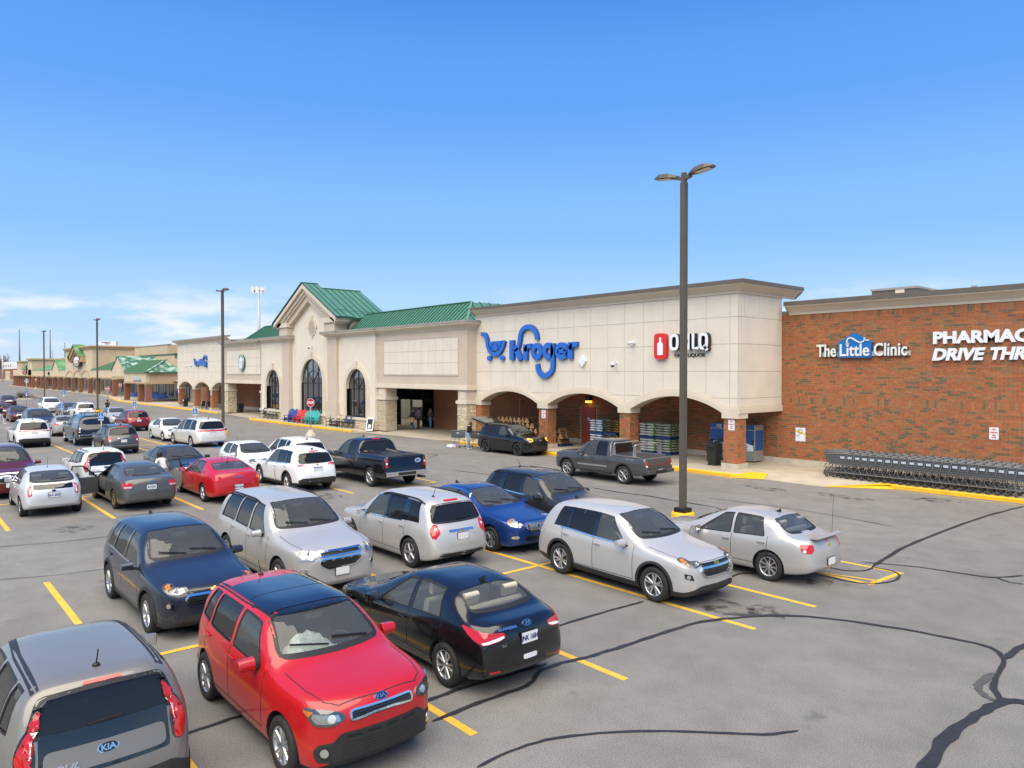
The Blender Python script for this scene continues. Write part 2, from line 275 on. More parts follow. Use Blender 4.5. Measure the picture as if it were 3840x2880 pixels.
# ---- sidewalk: front edge (x, y, z), rising to .15 behind
SW = [(30, 30.6, .15), (-12.7, 30.6, .15), (-14.2, 28.92, .012), (-16.9, 28.95, .012), (-17.9, 28.5, .15), (-38.4, 28.5, .15), (-40.9, 28.9, .012), (-50.0, 28.3, .012), (-50.9, 27.5, .15), (-71.2, 27.2, .15), (-72.3, 28.2, .012), (-83.6, 29.0, .012), (-84.4, 28.75, .15), (-106.5, 28.7, .15), (-131, 28.7, .15), (-150, 31.6, .15), (-172, 33.2, .15), (-310, 33.2, .15)]
V, F = [], []
for x, y, z in SW: V += [(x, y, -.05), (x, y, z), (x, min(y + 1.5, 33.5), .15), (x, 48, .15)]
for i in range(len(SW) - 1):
    for k in range(3): F.append((4 * i + k, 4 * i + k + 1, 4 * i + 5 + k, 4 * i + 4 + k))
struct(MB().add(V, F).build('sidewalk', 'concrete'))
mat('joint', (.12, .105, .08), .9)
for x in [-5 - 2.4 * i for i in range(14)]: line(x, 31.0 if x > -13 else 29.2, x, 33.7, .012, 'joint', .1525, 'sidewalk_joint') if not (-18 < x < -12.7 or x < -38.5) else None
def kerb(pts, tip0=0, tip1=0):
    """yellow kerb: a rounded bar along the sidewalk edge with painted ramps at its ends"""
    mb = MB(); n = len(pts)
    for (xa, ya), (xb, yb) in zip(pts, pts[1:]):
        d = Vector((xb - xa, yb - ya)).normalized(); nn = Vector((-d.y, d.x)); P = []
        for x, y in ((xa, ya), (xb, yb)):
            for o, z in ((-.035, -.02), (-.03, .125), (.0, .158), (.13, .160), (.15, .14)): P.append((x + nn.x * -o * -1, y + nn.y * o * 1, z))
        mb.add(P, [(i, i + 1, 6 + i, 5 + i) for i in range(4)] + [(0, 5, 9, 4)], 0)
    return struct(mb.build('kerb', 'kerb_paint'))
kerb([(-12.65, 30.6), (30, 30.6)]); kerb([(-38.3, 28.5), (-17.9, 28.5)]); kerb([(-71.1, 27.2), (-50.95, 27.5)]); kerb([(-106.5, 28.7), (-84.4, 28.75)]); kerb([(-131, 28.7), (-106.6, 28.7)]); kerb([(-150, 31.6), (-131.1, 28.72)])
def ramp(pts): return struct(MB().add(pts, [(0, 1, 2), (0, 2, 3)] if len(pts) == 4 else [(0, 1, 2)]).build('kerb_ramp', 'kerb_paint'))
ramp([(-14.25, 28.90, .016), (-12.62, 30.56, .162), (-12.0, 30.75, .162), (-12.9, 31.0, .158)]); ramp([(-14.25, 28.90, .014), (-12.0, 30.4, .014), (-12.62, 30.56, .162)])
ramp([(-16.85, 28.93, .016), (-17.2, 29.9, .155), (-17.95, 29.7, .16), (-17.92, 28.47, .162)]); ramp([(-16.85, 28.93, .014), (-17.92, 28.47, .162), (-18.2, 28.3, .01)])
ramp([(-40.95, 28.88, .016), (-38.3, 28.46, .162), (-38.3, 28.9, .16), (-39.2, 29.3, .1)]); ramp([(-50.0, 28.28, .016), (-50.95, 27.46, .162), (-51.6, 27.9, .16), (-50.9, 28.6, .12)]); ramp([(-72.35, 28.18, .016), (-71.8, 28.4, .13), (-71.0, 27.6, .16), (-71.1, 27.16, .162)]); ramp([(-83.6, 28.98, .016), (-84.4, 28.72, .162), (-85, 29.0, .16), (-84.2, 29.4, .14)])
# ================================================================== supermarket
mat('eifs', (.71, .645, .535), .9, noise=.045, nscale=.9, bump=.35, bscale=220, detail=7); mat('eifs_tan', (.56, .47, .375), .9, noise=.05, nscale=.9, bump=.35, bscale=220, detail=7); mat('eifs_joint', (.42, .36, .28), .95)
mat('trim', (.64, .565, .45), .85, noise=.05, nscale=1.2, bump=.25, bscale=200); mat('coping', (.125, .105, .085), .5, noise=.08, nscale=2); mat('coping_grey', (.30, .275, .245), .55, noise=.08, nscale=2); mat('beige', (.55, .44, .29), .9, noise=.06, nscale=.8, bump=.2, bscale=120)
mat('mortar', (.50, .32, .185), .95, noise=.08, nscale=4)
mat('brick_a', (.36, .120, .048), .85, noise=.20, nscale=11, var=.18); mat('brick_b', (.30, .145, .068), .85, noise=.20, nscale=11, var=.16); mat('brick_c', (.165, .115, .058), .85, noise=.22, nscale=11, var=.18); mat('brick_d', (.40, .148, .058), .85, noise=.18, nscale=11, var=.12)
BR = ['mortar', 'brick_a', 'brick_b', 'brick_c', 'brick_d']
mat('stone_a', (.60, .52, .37), .9, noise=.14, nscale=6, bump=.6, bscale=30, var=.16); mat('stone_b', (.50, .42, .29), .9, noise=.16, nscale=6, bump=.6, bscale=30); mat('stone_joint', (.30, .25, .18), .95)
mat('roof_green', (.105, .245, .165), .34, .25, noise=.06, nscale=1.5, var=.05); mat('green_dark', (.022, .10, .058), .4, .3); mat('soffit', (.42, .36, .28), .9); mat('frame_black', (.012, .012, .012), .4); mat('door_red', (.42, .075, .045), .45, noise=.05, nscale=2)
mat('white_plastic', (.78, .79, .80), .4); mat('cam_black', (.02, .02, .02), .2); mat('interior_wall', (.62, .62, .56), .9); mat('store_light', (1, 1, .95), .5, emit=(1, .98, .9), estr=3.0); mat('inside_dark', (.06, .06, .062), .8)
m = mat('window_glass', (.018, .021, .024), .03, coat=1, coat_rough=.0); m.node_tree.nodes['Principled BSDF'].inputs['IOR'].default_value = 2.1
def far_brick(name, c1, c2, mo, scx=.305, scz=.1016):
    m = bpy.data.materials.new(name); m.use_nodes = True; t = m.node_tree; b = t.nodes['Principled BSDF']; co = t.nodes.new('ShaderNodeTexCoord'); sp = t.nodes.new('ShaderNodeSeparateXYZ'); t.links.new(co.outputs['Object'], sp.inputs[0]); ad = t.nodes.new('ShaderNodeMath'); ad.operation = 'ADD'; t.links.new(sp.outputs[0], ad.inputs[0]); t.links.new(sp.outputs[1], ad.inputs[1])
    cb = t.nodes.new('ShaderNodeCombineXYZ'); t.links.new(ad.outputs[0], cb.inputs[0]); t.links.new(sp.outputs[2], cb.inputs[1]); k = t.nodes.new('ShaderNodeTexBrick'); t.links.new(cb.outputs[0], k.inputs['Vector']); k.inputs['Scale'].default_value = 1; k.inputs['Brick Width'].default_value = scx; k.inputs['Row Height'].default_value = scz; k.inputs['Mortar Size'].default_value = .006
    k.inputs['Color1'].default_value = (*c1, 1); k.inputs['Color2'].default_value = (*c2, 1); k.inputs['Mortar'].default_value = (*mo, 1); k.inputs['Bias'].default_value = -.35; t.links.new(k.outputs['Color'], b.inputs['Base Color']); b.inputs['Roughness'].default_value = .88; M[name] = m
far_brick('brick_far', (.33, .122, .056), (.20, .105, .055), (.46, .29, .165))
STORE = thing('supermarket_building', 'cream stucco and red brick supermarket with green metal roofs and arched entrance bay', 'building', (-61.2, 34, 0))
ST = STORE
def part(mb, name, m, parent=ST, **k): return mb.build(name, m, parent, True, **k)
def box(name, m, x0, x1, y0, y1, z0, z1, parent=ST): return part(MB().box(min(x0, x1), max(x0, x1), min(y0, y1), max(y0, y1), z0, z1), name, m, parent)
XM = -61.19
def bricks(u0, u1, z0, z1, hc=.1016, lc=.305, soldiers=(), holes=(), seed=1):
    """list of (ua, ub, za, zb, tone) for a running-bond wall with soldier bands"""
    rnd = random.Random(seed); out = []; segs = []; z = z0
    for a, b in sorted(soldiers): segs += [(z, a, 0), (a, b, 1)]; z = b
    segs.append((z, z1, 0)); row = 0; g = .0078
    def tone():
        r = rnd.random(); return 3 if r < .135 else 2 if r < .36 else 4 if r < .58 else 1
    dark = 0
    for a, b, sol in segs:
        if b - a < .03: continue
        n = 1 if sol else max(1, round((b - a) / hc)); h = (b - a) / n; l = lc / 3 if sol else lc
        for i in range(n):
            za, zb = a + i * h + g, a + (i + 1) * h - g; u = u0 - (l / 2 if (row % 2 and not sol) else 0); row += 1
            while u < u1 - .01:
                ua, ub = max(u + g, u0), min(u + l - g, u1); u += l
                if ub - ua < .03 or any(ua < hx1 and ub > hx0 and za < hz1 and zb > hz0 for hx0, hx1, hz0, hz1 in holes): continue
                out.append((ua, ub, za, zb, tone()))
    return out
def brick_mesh(mb, lst, plc, d=.014):
    for ua, ub, za, zb, t in lst:
        P = [plc(ua, za, 0), plc(ub, za, 0), plc(ub, zb, 0), plc(ua, zb, 0), plc(ua, za, d), plc(ub, za, d), plc(ub, zb, d), plc(ua, zb, d)]
        mb.add(P, [(4, 5, 6, 7), (0, 1, 5, 4), (1, 2, 6, 5), (2, 3, 7, 6), (3, 0, 4, 7)], t)
def cornice(path, prof, name, m, parent=ST):
    n = len(path); P = []; k = len(prof)
    for i in range(n):
        p = Vector(path[i]); ns = []
        for a, b in ((i - 1, i), (i, i + 1)):
            if a >= 0 and b < n: d = (Vector(path[b]) - Vector(path[a])).normalized(); ns.append(Vector((d.y, -d.x)))
        o = ns[0] if len(ns) == 1 else (ns[0] + ns[1]) / (1 + ns[0].dot(ns[1]))
        for out, z in prof: P.append((p.x + o.x * out, p.y + o.y * out, z))
    F = [(i * k + j, i * k + j + 1, (i + 1) * k + j + 1, (i + 1) * k + j) for i in range(n - 1) for j in range(k - 1)] + [tuple(range(k)), tuple((n - 1) * k + j for j in range(k))[::-1]]
    return part(MB().add(P, F), name, m, parent)
# ---- solid building behind the facade
box('building_mass', 'brick_far', -106, -3, 34.6, 72, 0, 7.6); box('roof_deck', 'coping_grey', -106, -3, 34.7, 72, 7.6, 7.75)
# ---- right-hand brick wall, brick by brick
Yb = 33.9
bw = part(MB().box(-38.6, -2.5, Yb, Yb + .5, .15, 7.52), 'brick_wall', BR); plb = lambda u, z, d: (u, Yb - d, z)
lst = bricks(-18.95, -2.6, .42, 7.50, soldiers=((3.14, 3.46), (7.17, 7.50)), seed=5)
vis = [b for b in lst if b[1] < -8.35]; vis.sort(key=lambda b: -b[1]); near = set(id(b) for b in vis[:300])
rest = MB(); brick_mesh(rest, [b for b in lst if id(b) not in near], plb); r_ = part(rest, 'brick_field', BR, bw); r_['kind'] = 'stuff'
cache = {}
for ua, ub, za, zb, t in vis[:300]:
    key = (round(ub - ua, 3), round(zb - za, 3), t)
    if key not in cache: q = MB(); q.box(0, ub - ua, -.014, .002, 0, zb - za); cache[key] = q.mesh('brick', BR[t])
    o = mobj('brick', cache[key], bw, (ua, Yb, za)); o.matrix_parent_inverse = Matrix.Translation(-ST.location) if 0 else Matrix.Identity(4); o.location = Vector((ua, Yb, za)) - Vector(ST.location) + Vector((0, 0, 0)); o.matrix_parent_inverse = Matrix.Translation(Vector(ST.location))
# arcade rear wall and return bricks
DOOR = (-32.46, -31.3, 0, 2.5)
lst = bricks(-38.5, -18.95, .30, 3.9, holes=[DOOR], seed=9); q = MB(); brick_mesh(q, lst, plb); r_ = part(q, 'brick_field', BR, bw); r_['kind'] = 'stuff'
box('wall_base', 'concrete_light', -31.2, -2.5, Yb - .06, Yb, .15, .415); box('wall_base', 'concrete_light', -38.5, -32.5, Yb - .06, Yb, .15, .415)
PB = [(0, 7.47), (.05, 7.47), (.05, 7.60), (.10, 7.62), (.16, 7.68), (.26, 7.78), (.42, 7.84), (.46, 7.85), (.46, 7.90)]; PBc = [(.0, 7.90), (.50, 7.90), (.50, 8.10), (0, 8.12)]
cornice([(-18.4, Yb), (-2.5, Yb)], PB, 'cornice', 'trim'); cornice([(-18.45, Yb), (-2.5, Yb)], PBc, 'coping', 'coping')
# ---- arcaded block: three shallow arches, stucco panels, brick columns
ARC = [-35.16, -28.77, -22.38]; HS, SPR, RISE = 2.77, 2.75, .72; RA = (HS * HS + RISE * RISE) / (2 * RISE); ZC = SPR + RISE - RA
VJ = [-38.54, -36.95, -35.72, -34.48, -33.21, -31.97, -30.69, -29.41, -28.10, -26.82, -25.62, -24.35, -23.09, -21.75, -20.54, -19.24, -18.78]; ZJ = [3.44, 4.705, 5.99, 7.25, 8.36]
def zin(x):
    for c in ARC:
        if abs(x - c) < HS: return ZC + math.sqrt(RA * RA - (x - c) ** 2)
    return 2.74
def zout(x, e=.36):
    z = 2.74 + e * .95
    for c in ARC:
        if abs(x - c) < RA + e: z = max(z, ZC + math.sqrt((RA + e) ** 2 - (x - c) ** 2))
    return z
def arcade(mir):
    fx = (lambda x: 2 * XM - x) if mir else (lambda x: x); near_ = not mir; tag_ = ST
    xs = [-38.54]
    for c in ARC: xs += [c - HS, c - HS + .001] + [c - HS + 2 * HS * i / 28 for i in range(1, 28)] + [c + HS - .001, c + HS]
    xs.append(-18.78); q = MB(); V = []
    for x in xs: V += [(fx(x), 30.02, zin(x)), (fx(x), 30.70, zin(x)), (fx(x), 30.02, 8.4), (fx(x), 30.70, 8.4)]
    F = []
    for i in range(len(xs) - 1): a, b = 4 * i, 4 * i + 4; F += [(a, b, b + 2, a + 2), (a, a + 1, b + 1, b), (a + 1, a + 3, b + 3, b + 1), (a + 2, b + 2, b + 3, a + 3)]
    wl = part(q.add(V, F), 'arcade_wall', 'eifs_joint')
    # panels
    fz = lambda x: zout(x)
    for i in range(len(VJ) - 1):
        for j in range(-1, len(ZJ) - 1):
            x0, x1 = VJ[i] + .009, VJ[i + 1] - .009; z0 = 2.9 if j < 0 else ZJ[j] + .009; z1 = ZJ[0] - .009 if j < 0 else ZJ[j + 1] - .009; n = 8
            bot = [(x0 + (x1 - x0) * k / n, max(z0, fz(x0 + (x1 - x0) * k / n) - .03)) for k in range(n + 1)]
            if all(b[1] > z1 - .02 for b in bot): continue
            if all(abs(b[1] - z0) < 1e-6 for b in bot): bot = [bot[0], bot[-1]]
            poly = [(x, min(z, z1 - .001)) for x, z in bot] + [(x1, z1), (x0, z1)]; p = MB(); p.prism(poly, lambda u, v: (fx(u), 30.03, v), lambda u, v: (fx(u), 30.0, v)); part(p, 'wall_panel', 'eifs', wl)
    # arch mouldings
    xs2 = [-38.54 + (19.76) * i / 150 for i in range(151)]; xs2 = sorted(xs2 + [c + s * (HS - e) for c in ARC for s in (-1, 1) for e in (.001, -.001)])
    for e0, e1, yy in ((0, .22, 29.93), (.22, .30, 29.96), (.30, .36, 29.985)):
        q = MB(); V = []
        for x in xs2:
            a = zin(x) if e0 == 0 else zout(x, e0); b = zout(x, e1); V += [(fx(x), yy, a), (fx(x), yy, b), (fx(x), 30.05, b), (fx(x), 30.05, a)]
        F = []
        for i in range(len(xs2) - 1): a, b = 4 * i, 4 * i + 4; F += [(a, b, b + 1, a + 1), (a + 1, b + 1, b + 2, a + 2), (a + 3, a, b, b + 3)] if False else [(a, b, b + 1, a + 1), (a + 1, b + 1, b + 2, a + 2), (a, a + 3, b + 3, b)]
        F += [(0, 1, 2, 3), tuple(4 * (len(xs2) - 1) + k for k in (0, 3, 2, 1))]; part(q.add(V, F), 'arch_moulding', 'trim')
    # return wall on the open end
    q = MB(); xa = fx(-18.78); xb = fx(-18.80); s = 1 if not mir else -1
    rw = box('return_wall', 'eifs_joint', fx(-18.80), fx(-19.3), 30.03, 33.9, 2.74, 8.4)
    YJ = [30.02, 30.48, 31.75, 33.0, 33.88]
    for j in range(-1, len(ZJ) - 1):
        z0 = 3.10 if j < 0 else ZJ[j] + .009; z1 = ZJ[0] - .009 if j < 0 else ZJ[j + 1] - .009
        for a, b in zip(YJ, YJ[1:]) if j >= 3 else ((30.02, 33.88),): box('wall_panel', 'eifs', xa, xb, a + (.008 if a > 30.1 else -.02), b - .008, z0, z1, rw)
    for z0, z1, o in ((2.74, 2.96, .07), (2.96, 3.04, .045), (3.04, 3.10, .02)): box('beam_moulding', 'trim', fx(-18.95), fx(-18.78 + o), 29.98, 33.9, z0, z1)
    box('ceiling', 'soffit', fx(-38.5), fx(-18.9), 30.72, 33.88, 3.62, 3.72)
    PK = [(0, 8.33), (.07, 8.33), (.07, 8.45), (.12, 8.47), (.18, 8.52), (.30, 8.62), (.46, 8.68), (.51, 8.69), (.51, 8.74)]; PKc = [(0, 8.74), (.56, 8.74), (.56, 8.91), (0, 8.93)]
    pth = [(-38.5, 30.0), (-18.78, 30.0), (-18.78, 35)] if not mir else [(fx(-18.78), 35), (fx(-18.78), 30.0), (fx(-38.5), 30.0)]
    cornice(pth, PK, 'cornice', 'trim'); cornice(pth, PKc, 'coping', 'coping' if not mir else 'coping_grey')
    box('parapet_rear', 'eifs_tan', fx(-38.5), fx(-19.2), 34.0, 34.4, 7.5, 8.9)
    # columns
    for x0, x1 in ((-38.54, -37.92), (-32.35, -31.57), (-25.98, -25.24), (-19.56, -18.80)):
        col = part(MB().box(min(fx(x0), fx(x1)) + .016, max(fx(x0), fx(x1)) - .016, 30.016, 30.70, .15, 2.5), 'column', BR if near_ else ['brick_far'])
        if near_:
            q = MB(); brick_mesh(q, bricks(x0 + .004, x1 - .004, .39, 2.5, soldiers=((.39, .69),), lc=.30, seed=int(-x0 * 10)), lambda u, z, d: (u, 30.016 - d, z)); brick_mesh(q, bricks(30.006, 30.70, .39, 2.5, soldiers=((.39, .69),), lc=.30, seed=int(-x0 * 7)), lambda u, z, d: (x1 - .016 + d, u, z)); o = part(q, 'brick_field', BR, col); o['kind'] = 'stuff'
        box('column_cap', 'trim', fx(x0 - .06), fx(x1 + .06), 29.92, 30.76, 2.50, 2.74, col); box('column_base', 'concrete_light', fx(x0 - .07), fx(x1 + .07), 29.93, 30.76, .15, .39, col)
arcade(False); arcade(True)
# far brick walls beside the pickup end
box('brick_wall', 'brick_far', -107.2, -83.8, 33.85, 34.4, .15, 7.5); PBm = [(-107.2, 33.85), (-103.9, 33.85)]; cornice(PBm, PB, 'cornice', 'trim'); cornice(PBm, PBc, 'coping', 'coping_grey'); box('wall_base', 'concrete_light', -107.2, -83.8, 33.78, 33.85, .15, .5)
# service door and lamp in the arcade
d_ = box('service_door', 'door_red', -32.40, -31.36, Yb - .03, Yb + .02, .16, 2.44); box('door_frame', 'door_red', -32.46, -32.40, Yb - .05, Yb, .15, 2.5, d_); box('door_frame', 'door_red', -31.36, -31.30, Yb - .05, Yb, .15, 2.5, d_); box('door_frame', 'door_red', -32.46, -31.30, Yb - .05, Yb, 2.44, 2.5, d_)
box('door_sign', 'white_plastic', -31.98, -31.78, Yb - .04, Yb - .03, 1.62, 1.80, d_)
# ---- centre block: panel bays, gable bay
Ye = 29.2
def bay(x0, x1, px0, px1, cols):
    """tan stucco bay with a recessed grid of cream panels over a wide opening"""
    w_ = part(MB().box(x0, x1, Ye, Ye + .8, 3.50, 7.62), 'bay_wall', 'eifs_tan'); box('panel_backing', 'eifs_joint', px0, px1, Ye - .004, Ye + .02, 4.49, 7.05, w_); zs = [4.50, 5.32, 6.17, 7.04]
    for i in range(cols):
        for j in range(3): a, b = px0 + (px1 - px0) * i / cols + .012, px0 + (px1 - px0) * (i + 1) / cols - .012; box('wall_panel', 'eifs', a, b, Ye - .022, Ye - .005, zs[j] + .012, zs[j + 1] - .012, w_)
    for nm, (a, b, c, d) in (('f', (px0 - .06, px1 + .06, 7.05, 7.11)), ('f', (px0 - .06, px1 + .06, 4.43, 4.49)), ('f', (px0 - .06, px0, 4.49, 7.05)), ('f', (px1, px1 + .06, 4.49, 7.05))): box('panel_border', 'eifs_tan', a, b, Ye - .045, Ye, c, d, w_)
    for z0, z1, o in ((3.48, 3.64, .09), (3.64, 3.76, .06), (3.76, 3.83, .03)): box('beam_moulding', 'trim', x0, x1 + (o if x1 > -40 else 0), Ye - o, Ye + .82, z0, z1, w_)
    return w_
bay(-83.94, -72.45, -82.80, -73.15, 11); bay(-49.98, -38.46, -48.95, -39.43, 11)
def ashlar(u0, u1, z0, z1, seed):
    rnd = random.Random(seed); out = []; z = z0
    while z < z1 - .04:
        h = min(rnd.choice((.09, .12, .15, .18)), z1 - z); u = u0
        while u < u1 - .02:
            l = min(rnd.uniform(.14, .40), u1 - u)
            if u1 - u - l < .08: l = u1 - u
            out.append((u + .008, u + l - .008, z + .008, z + h - .008, rnd.random() < .3, rnd.uniform(.012, .035))); u += l
        z += h
    return out
def stone_faces(x0, x1, y0, y1, z0, z1, seed, parent, single=False, faces='fr'):
    lists = []
    if 'f' in faces: lists.append((ashlar(x0, x1, z0, z1, seed), lambda u, z, d: (u, y0 - d, z)))
    if 'r' in faces: lists.append((ashlar(y0, y1, z0, z1, seed + 1), lambda u, z, d: (x1 + d, u, z)))
    mb = MB()
    for lst, pl in lists:
        for ua, ub, za, zb, t, d in lst:
            q = MB() if single else mb; g = .012; P = [pl(ua, za, 0), pl(ub, za, 0), pl(ub, zb, 0), pl(ua, zb, 0), pl(ua + g, za + g, d), pl(ub - g, za + g, d), pl(ub - g, zb - g, d), pl(ua + g, zb - g, d)]; q.add(P, [(4, 5, 6, 7), (0, 1, 5, 4), (1, 2, 6, 5), (2, 3, 7, 6), (3, 0, 4, 7)], 1 if t else 0)
            if single: part(q, 'stone', ['stone_a', 'stone_b'], parent)
    if not single: o = part(mb, 'stone_field', ['stone_a', 'stone_b'], parent); o['kind'] = 'stuff'
def stone_column(x0, x1, y0, y1, single, seed):
    c = part(MB().box(x0, x1, y0, y1, .15, 2.55), 'stone_column', 'stone_joint'); stone_faces(x0, x1, y0, y1, .17, 2.53, seed, c, single)
    box('column_cap', 'trim', x0 - .09, x1 + .09, y0 - .09, y1 + .06, 2.55, 2.78, c); box('column_shaft', 'eifs_tan', x0 + .02, x1 - .02, y0 + .02, y1, 2.78, 3.50, c); box('column_panel', 'trim', x0 + .22, x1 - .22, y0 + .0, y0 + .05, 2.92, 3.38, c)
stone_column(-39.50, -38.50, 29.2, 30.0, True, 11); stone_column(-49.95, -48.75, 29.2, 30.2, False, 21); stone_column(-83.90, -82.55, 29.2, 30.2, False, 31); stone_column(-73.2, -72.3, 29.2, 30.2, False, 41)
PE = [(0, 7.55), (.05, 7.55), (.05, 7.64), (.10, 7.66), (.16, 7.71), (.26, 7.80), (.42, 7.86), (.47, 7.87), (.47, 7.95)]; PEc = [(0, 7.95), (.51, 7.95), (.51, 8.10), (0, 8.12)]
for pth in ([(-83.94, 30.02), (-83.94, Ye), (-72.45, Ye)], [(-49.98, Ye), (-38.46, Ye), (-38.46, 30.02)]): cornice(pth, PE, 'cornice', 'trim'); cornice(pth, PEc, 'coping', 'coping_grey')
box('parapet_fill', 'coping_grey', -83.9, -38.5, Ye + .1, 34.5, 7.6, 7.9); box('ceiling', 'soffit', -83.9, -72.4, 30.0, 33.9, 3.50, 3.6); box('ceiling', 'soffit', -57.5, -38.5, 30.0, 34.0, 3.50, 3.6)
# brick at the back of both openings
box('brick_wall', 'brick_far', -49.15, -38.5, 33.95, 34.3, .15, 3.5); box('wall_base', 'concrete_light', -45.5, -41, 33.6, 33.95, .15, .5); box('brick_wall', 'brick_far', -72.6, -72.0, 30.2, 33.9, .15, 3.5); box('brick_wall', 'brick_far', -57.9, -57.3, 29.9, 34, .15, 3.5)
# gable bay
Yg = 29.0
GB = part(MB().box(-72.42, -66.8, Yg, Yg + .6, 1.02, 7.56), 'bay_wall', 'eifs'); 
def holed_wall(x0, x1, xc, hw_, spring, zb, z1, y0, y1, m, top=None):
    """wall with a round-headed opening"""
    arc = [(xc + hw_ * math.cos(t), spring + hw_ * math.sin(t)) for t in [math.pi * i / 24 for i in range(25)]]
    mb = MB(); left = [(x0, zb), (xc - hw_, zb)] + [(x, z) for x, z in arc[::-1] if x <= xc + 1e-6] + [(xc, z1 if not top else top), (x0, z1)]; right = [(xc + hw_, zb), (x1, zb), (x1, z1), (xc, z1 if not top else top)] + [(x, z) for x, z in arc[::-1] if x >= xc - 1e-6]
    for poly in (left, right): mb.prism(poly, lambda u, v: (u, y1, v), lambda u, v: (u, y0, v))
    return mb
bpy.data.objects.remove(GB)
WIN = [(-69.5, 1.63, 3.32, 1.08, 'l'), (-61.2, 2.17, 3.70, 1.0, 'c'), (-52.92, 1.63, 3.32, 1.08, 'r')]
part(holed_wall(-72.42, -66.85, WIN[0][0], 1.63, 3.32, 1.02, 7.56, Yg, Yg + .5, 'eifs'), 'bay_wall', 'eifs'); part(holed_wall(-55.95, -49.98, WIN[2][0], 1.63, 3.32, 1.02, 7.56, Yg, Yg + .5, 'eifs'), 'bay_wall', 'eifs')
part(holed_wall(-65.35, -57.55, WIN[1][0], 2.17, 3.70, 1.02, 9.0, Yg + .12, Yg + .6, 'eifs', 11.2), 'gable_wall', 'eifs')
for xa, xb in ((-66.87, -65.32), (-57.58, -55.93)):
    pl_ = box('pilaster', 'eifs_tan', xa, xb, 28.78, 29.7, 1.02, 7.56); box('pilaster_base', 'eifs_tan', xa - .10, xb + .10, 28.70, 29.7, .30, 2.15, pl_); box('pilaster_block', 'eifs_tan', xa - .12, xb + .12, 28.55, 29.8, 8.12, 8.85, pl_); box('pilaster_cap', 'trim', xa - .28, xb + .28, 28.42, 29.8, 8.85, 9.28, pl_)
for pth in ([(-72.43, Yg), (-66.87, Yg), (-66.87, 28.78), (-65.32, 28.78), (-65.32, 29.15)], [(-57.58, 29.15), (-57.58, 28.78), (-55.93, 28.78), (-55.93, Yg), (-49.97, Yg), (-49.97, 29.25)]): cornice(pth, PE, 'cornice', 'trim'); cornice(pth, PEc, 'coping', 'coping_grey')
GX = -61.28
def vee(o0, o1, zp, half, y0, y1, nm, m):
    """inverted-V raking moulding between two offsets below the roof line"""
    sl = .519; a = [(-half, zp - o0 - sl * half), (0, zp - o0), (half, zp - o0 - sl * half)]; b = [(half - .05, zp - o1 - sl * (half - .05)), (0, zp - o1), (-half + .05, zp - o1 - sl * (half - .05))]
    part(MB().prism([(GX + x, z) for x, z in a + b], lambda u, v: (u, y1, v), lambda u, v: (u, y0, v)), nm, m)
vee(.05, .42, 12.55, 6.30, 28.22, 29.7, 'raking_cornice', 'trim'); vee(.42, .80, 12.55, 5.9, 28.42, 29.7, 'raking_cornice', 'eifs_tan'); vee(.80, 1.00, 12.55, 5.3, 28.55, 29.7, 'raking_cornice', 'trim'); vee(1.0, 1.55, 12.55, 4.4, 28.72, 29.7, 'raking_cornice', 'eifs_tan')
# oval medallion
def oval(rx, rz, y0, y1, m, nm, parent, zc=8.72, n=28): return part(MB().prism([(GX + .2 + rx * math.cos(2 * math.pi * i / n), zc + rz * math.sin(2 * math.pi * i / n)) for i in range(n)], lambda u, v: (u, y1, v), lambda u, v: (u, y0, v)), nm, m, parent)
md = oval(.80, .83, 29.04, 29.13, 'trim', 'medallion', ST); oval(.58, .62, 29.0, 29.05, 'eifs_tan', 'medallion_ring', md); oval(.50, .54, 28.98, 29.02, 'eifs_joint', 'medallion_grille', md)
for a, b, c, d in ((-.12, .12, .78, 1.0), (-.12, .12, -1.0, -.78), (-.98, -.76, -.12, .12), (.76, .98, -.12, .12)): box('medallion_key', 'trim', GX + .2 + a, GX + .2 + b, 29.0, 29.13, 8.72 + c, 8.72 + d, md)
# stone base
for xa, xb, yy in ((-72.45, -66.95, Yg - .14), (-65.25, -57.65, Yg - .02), (-55.85, -49.95, Yg - .14)):
    bs = box('stone_base', 'stone_joint', xa, xb, yy + .03, 29.6, .15, .86); stone_faces(xa, xb, yy + .03, 29.6, .17, .86, int(-xa), bs, False, 'fr' if xb > -50 else 'f'); box('base_ledge', 'trim', xa - .03, xb + .03, yy - .08, 29.6, .86, 1.02, bs)
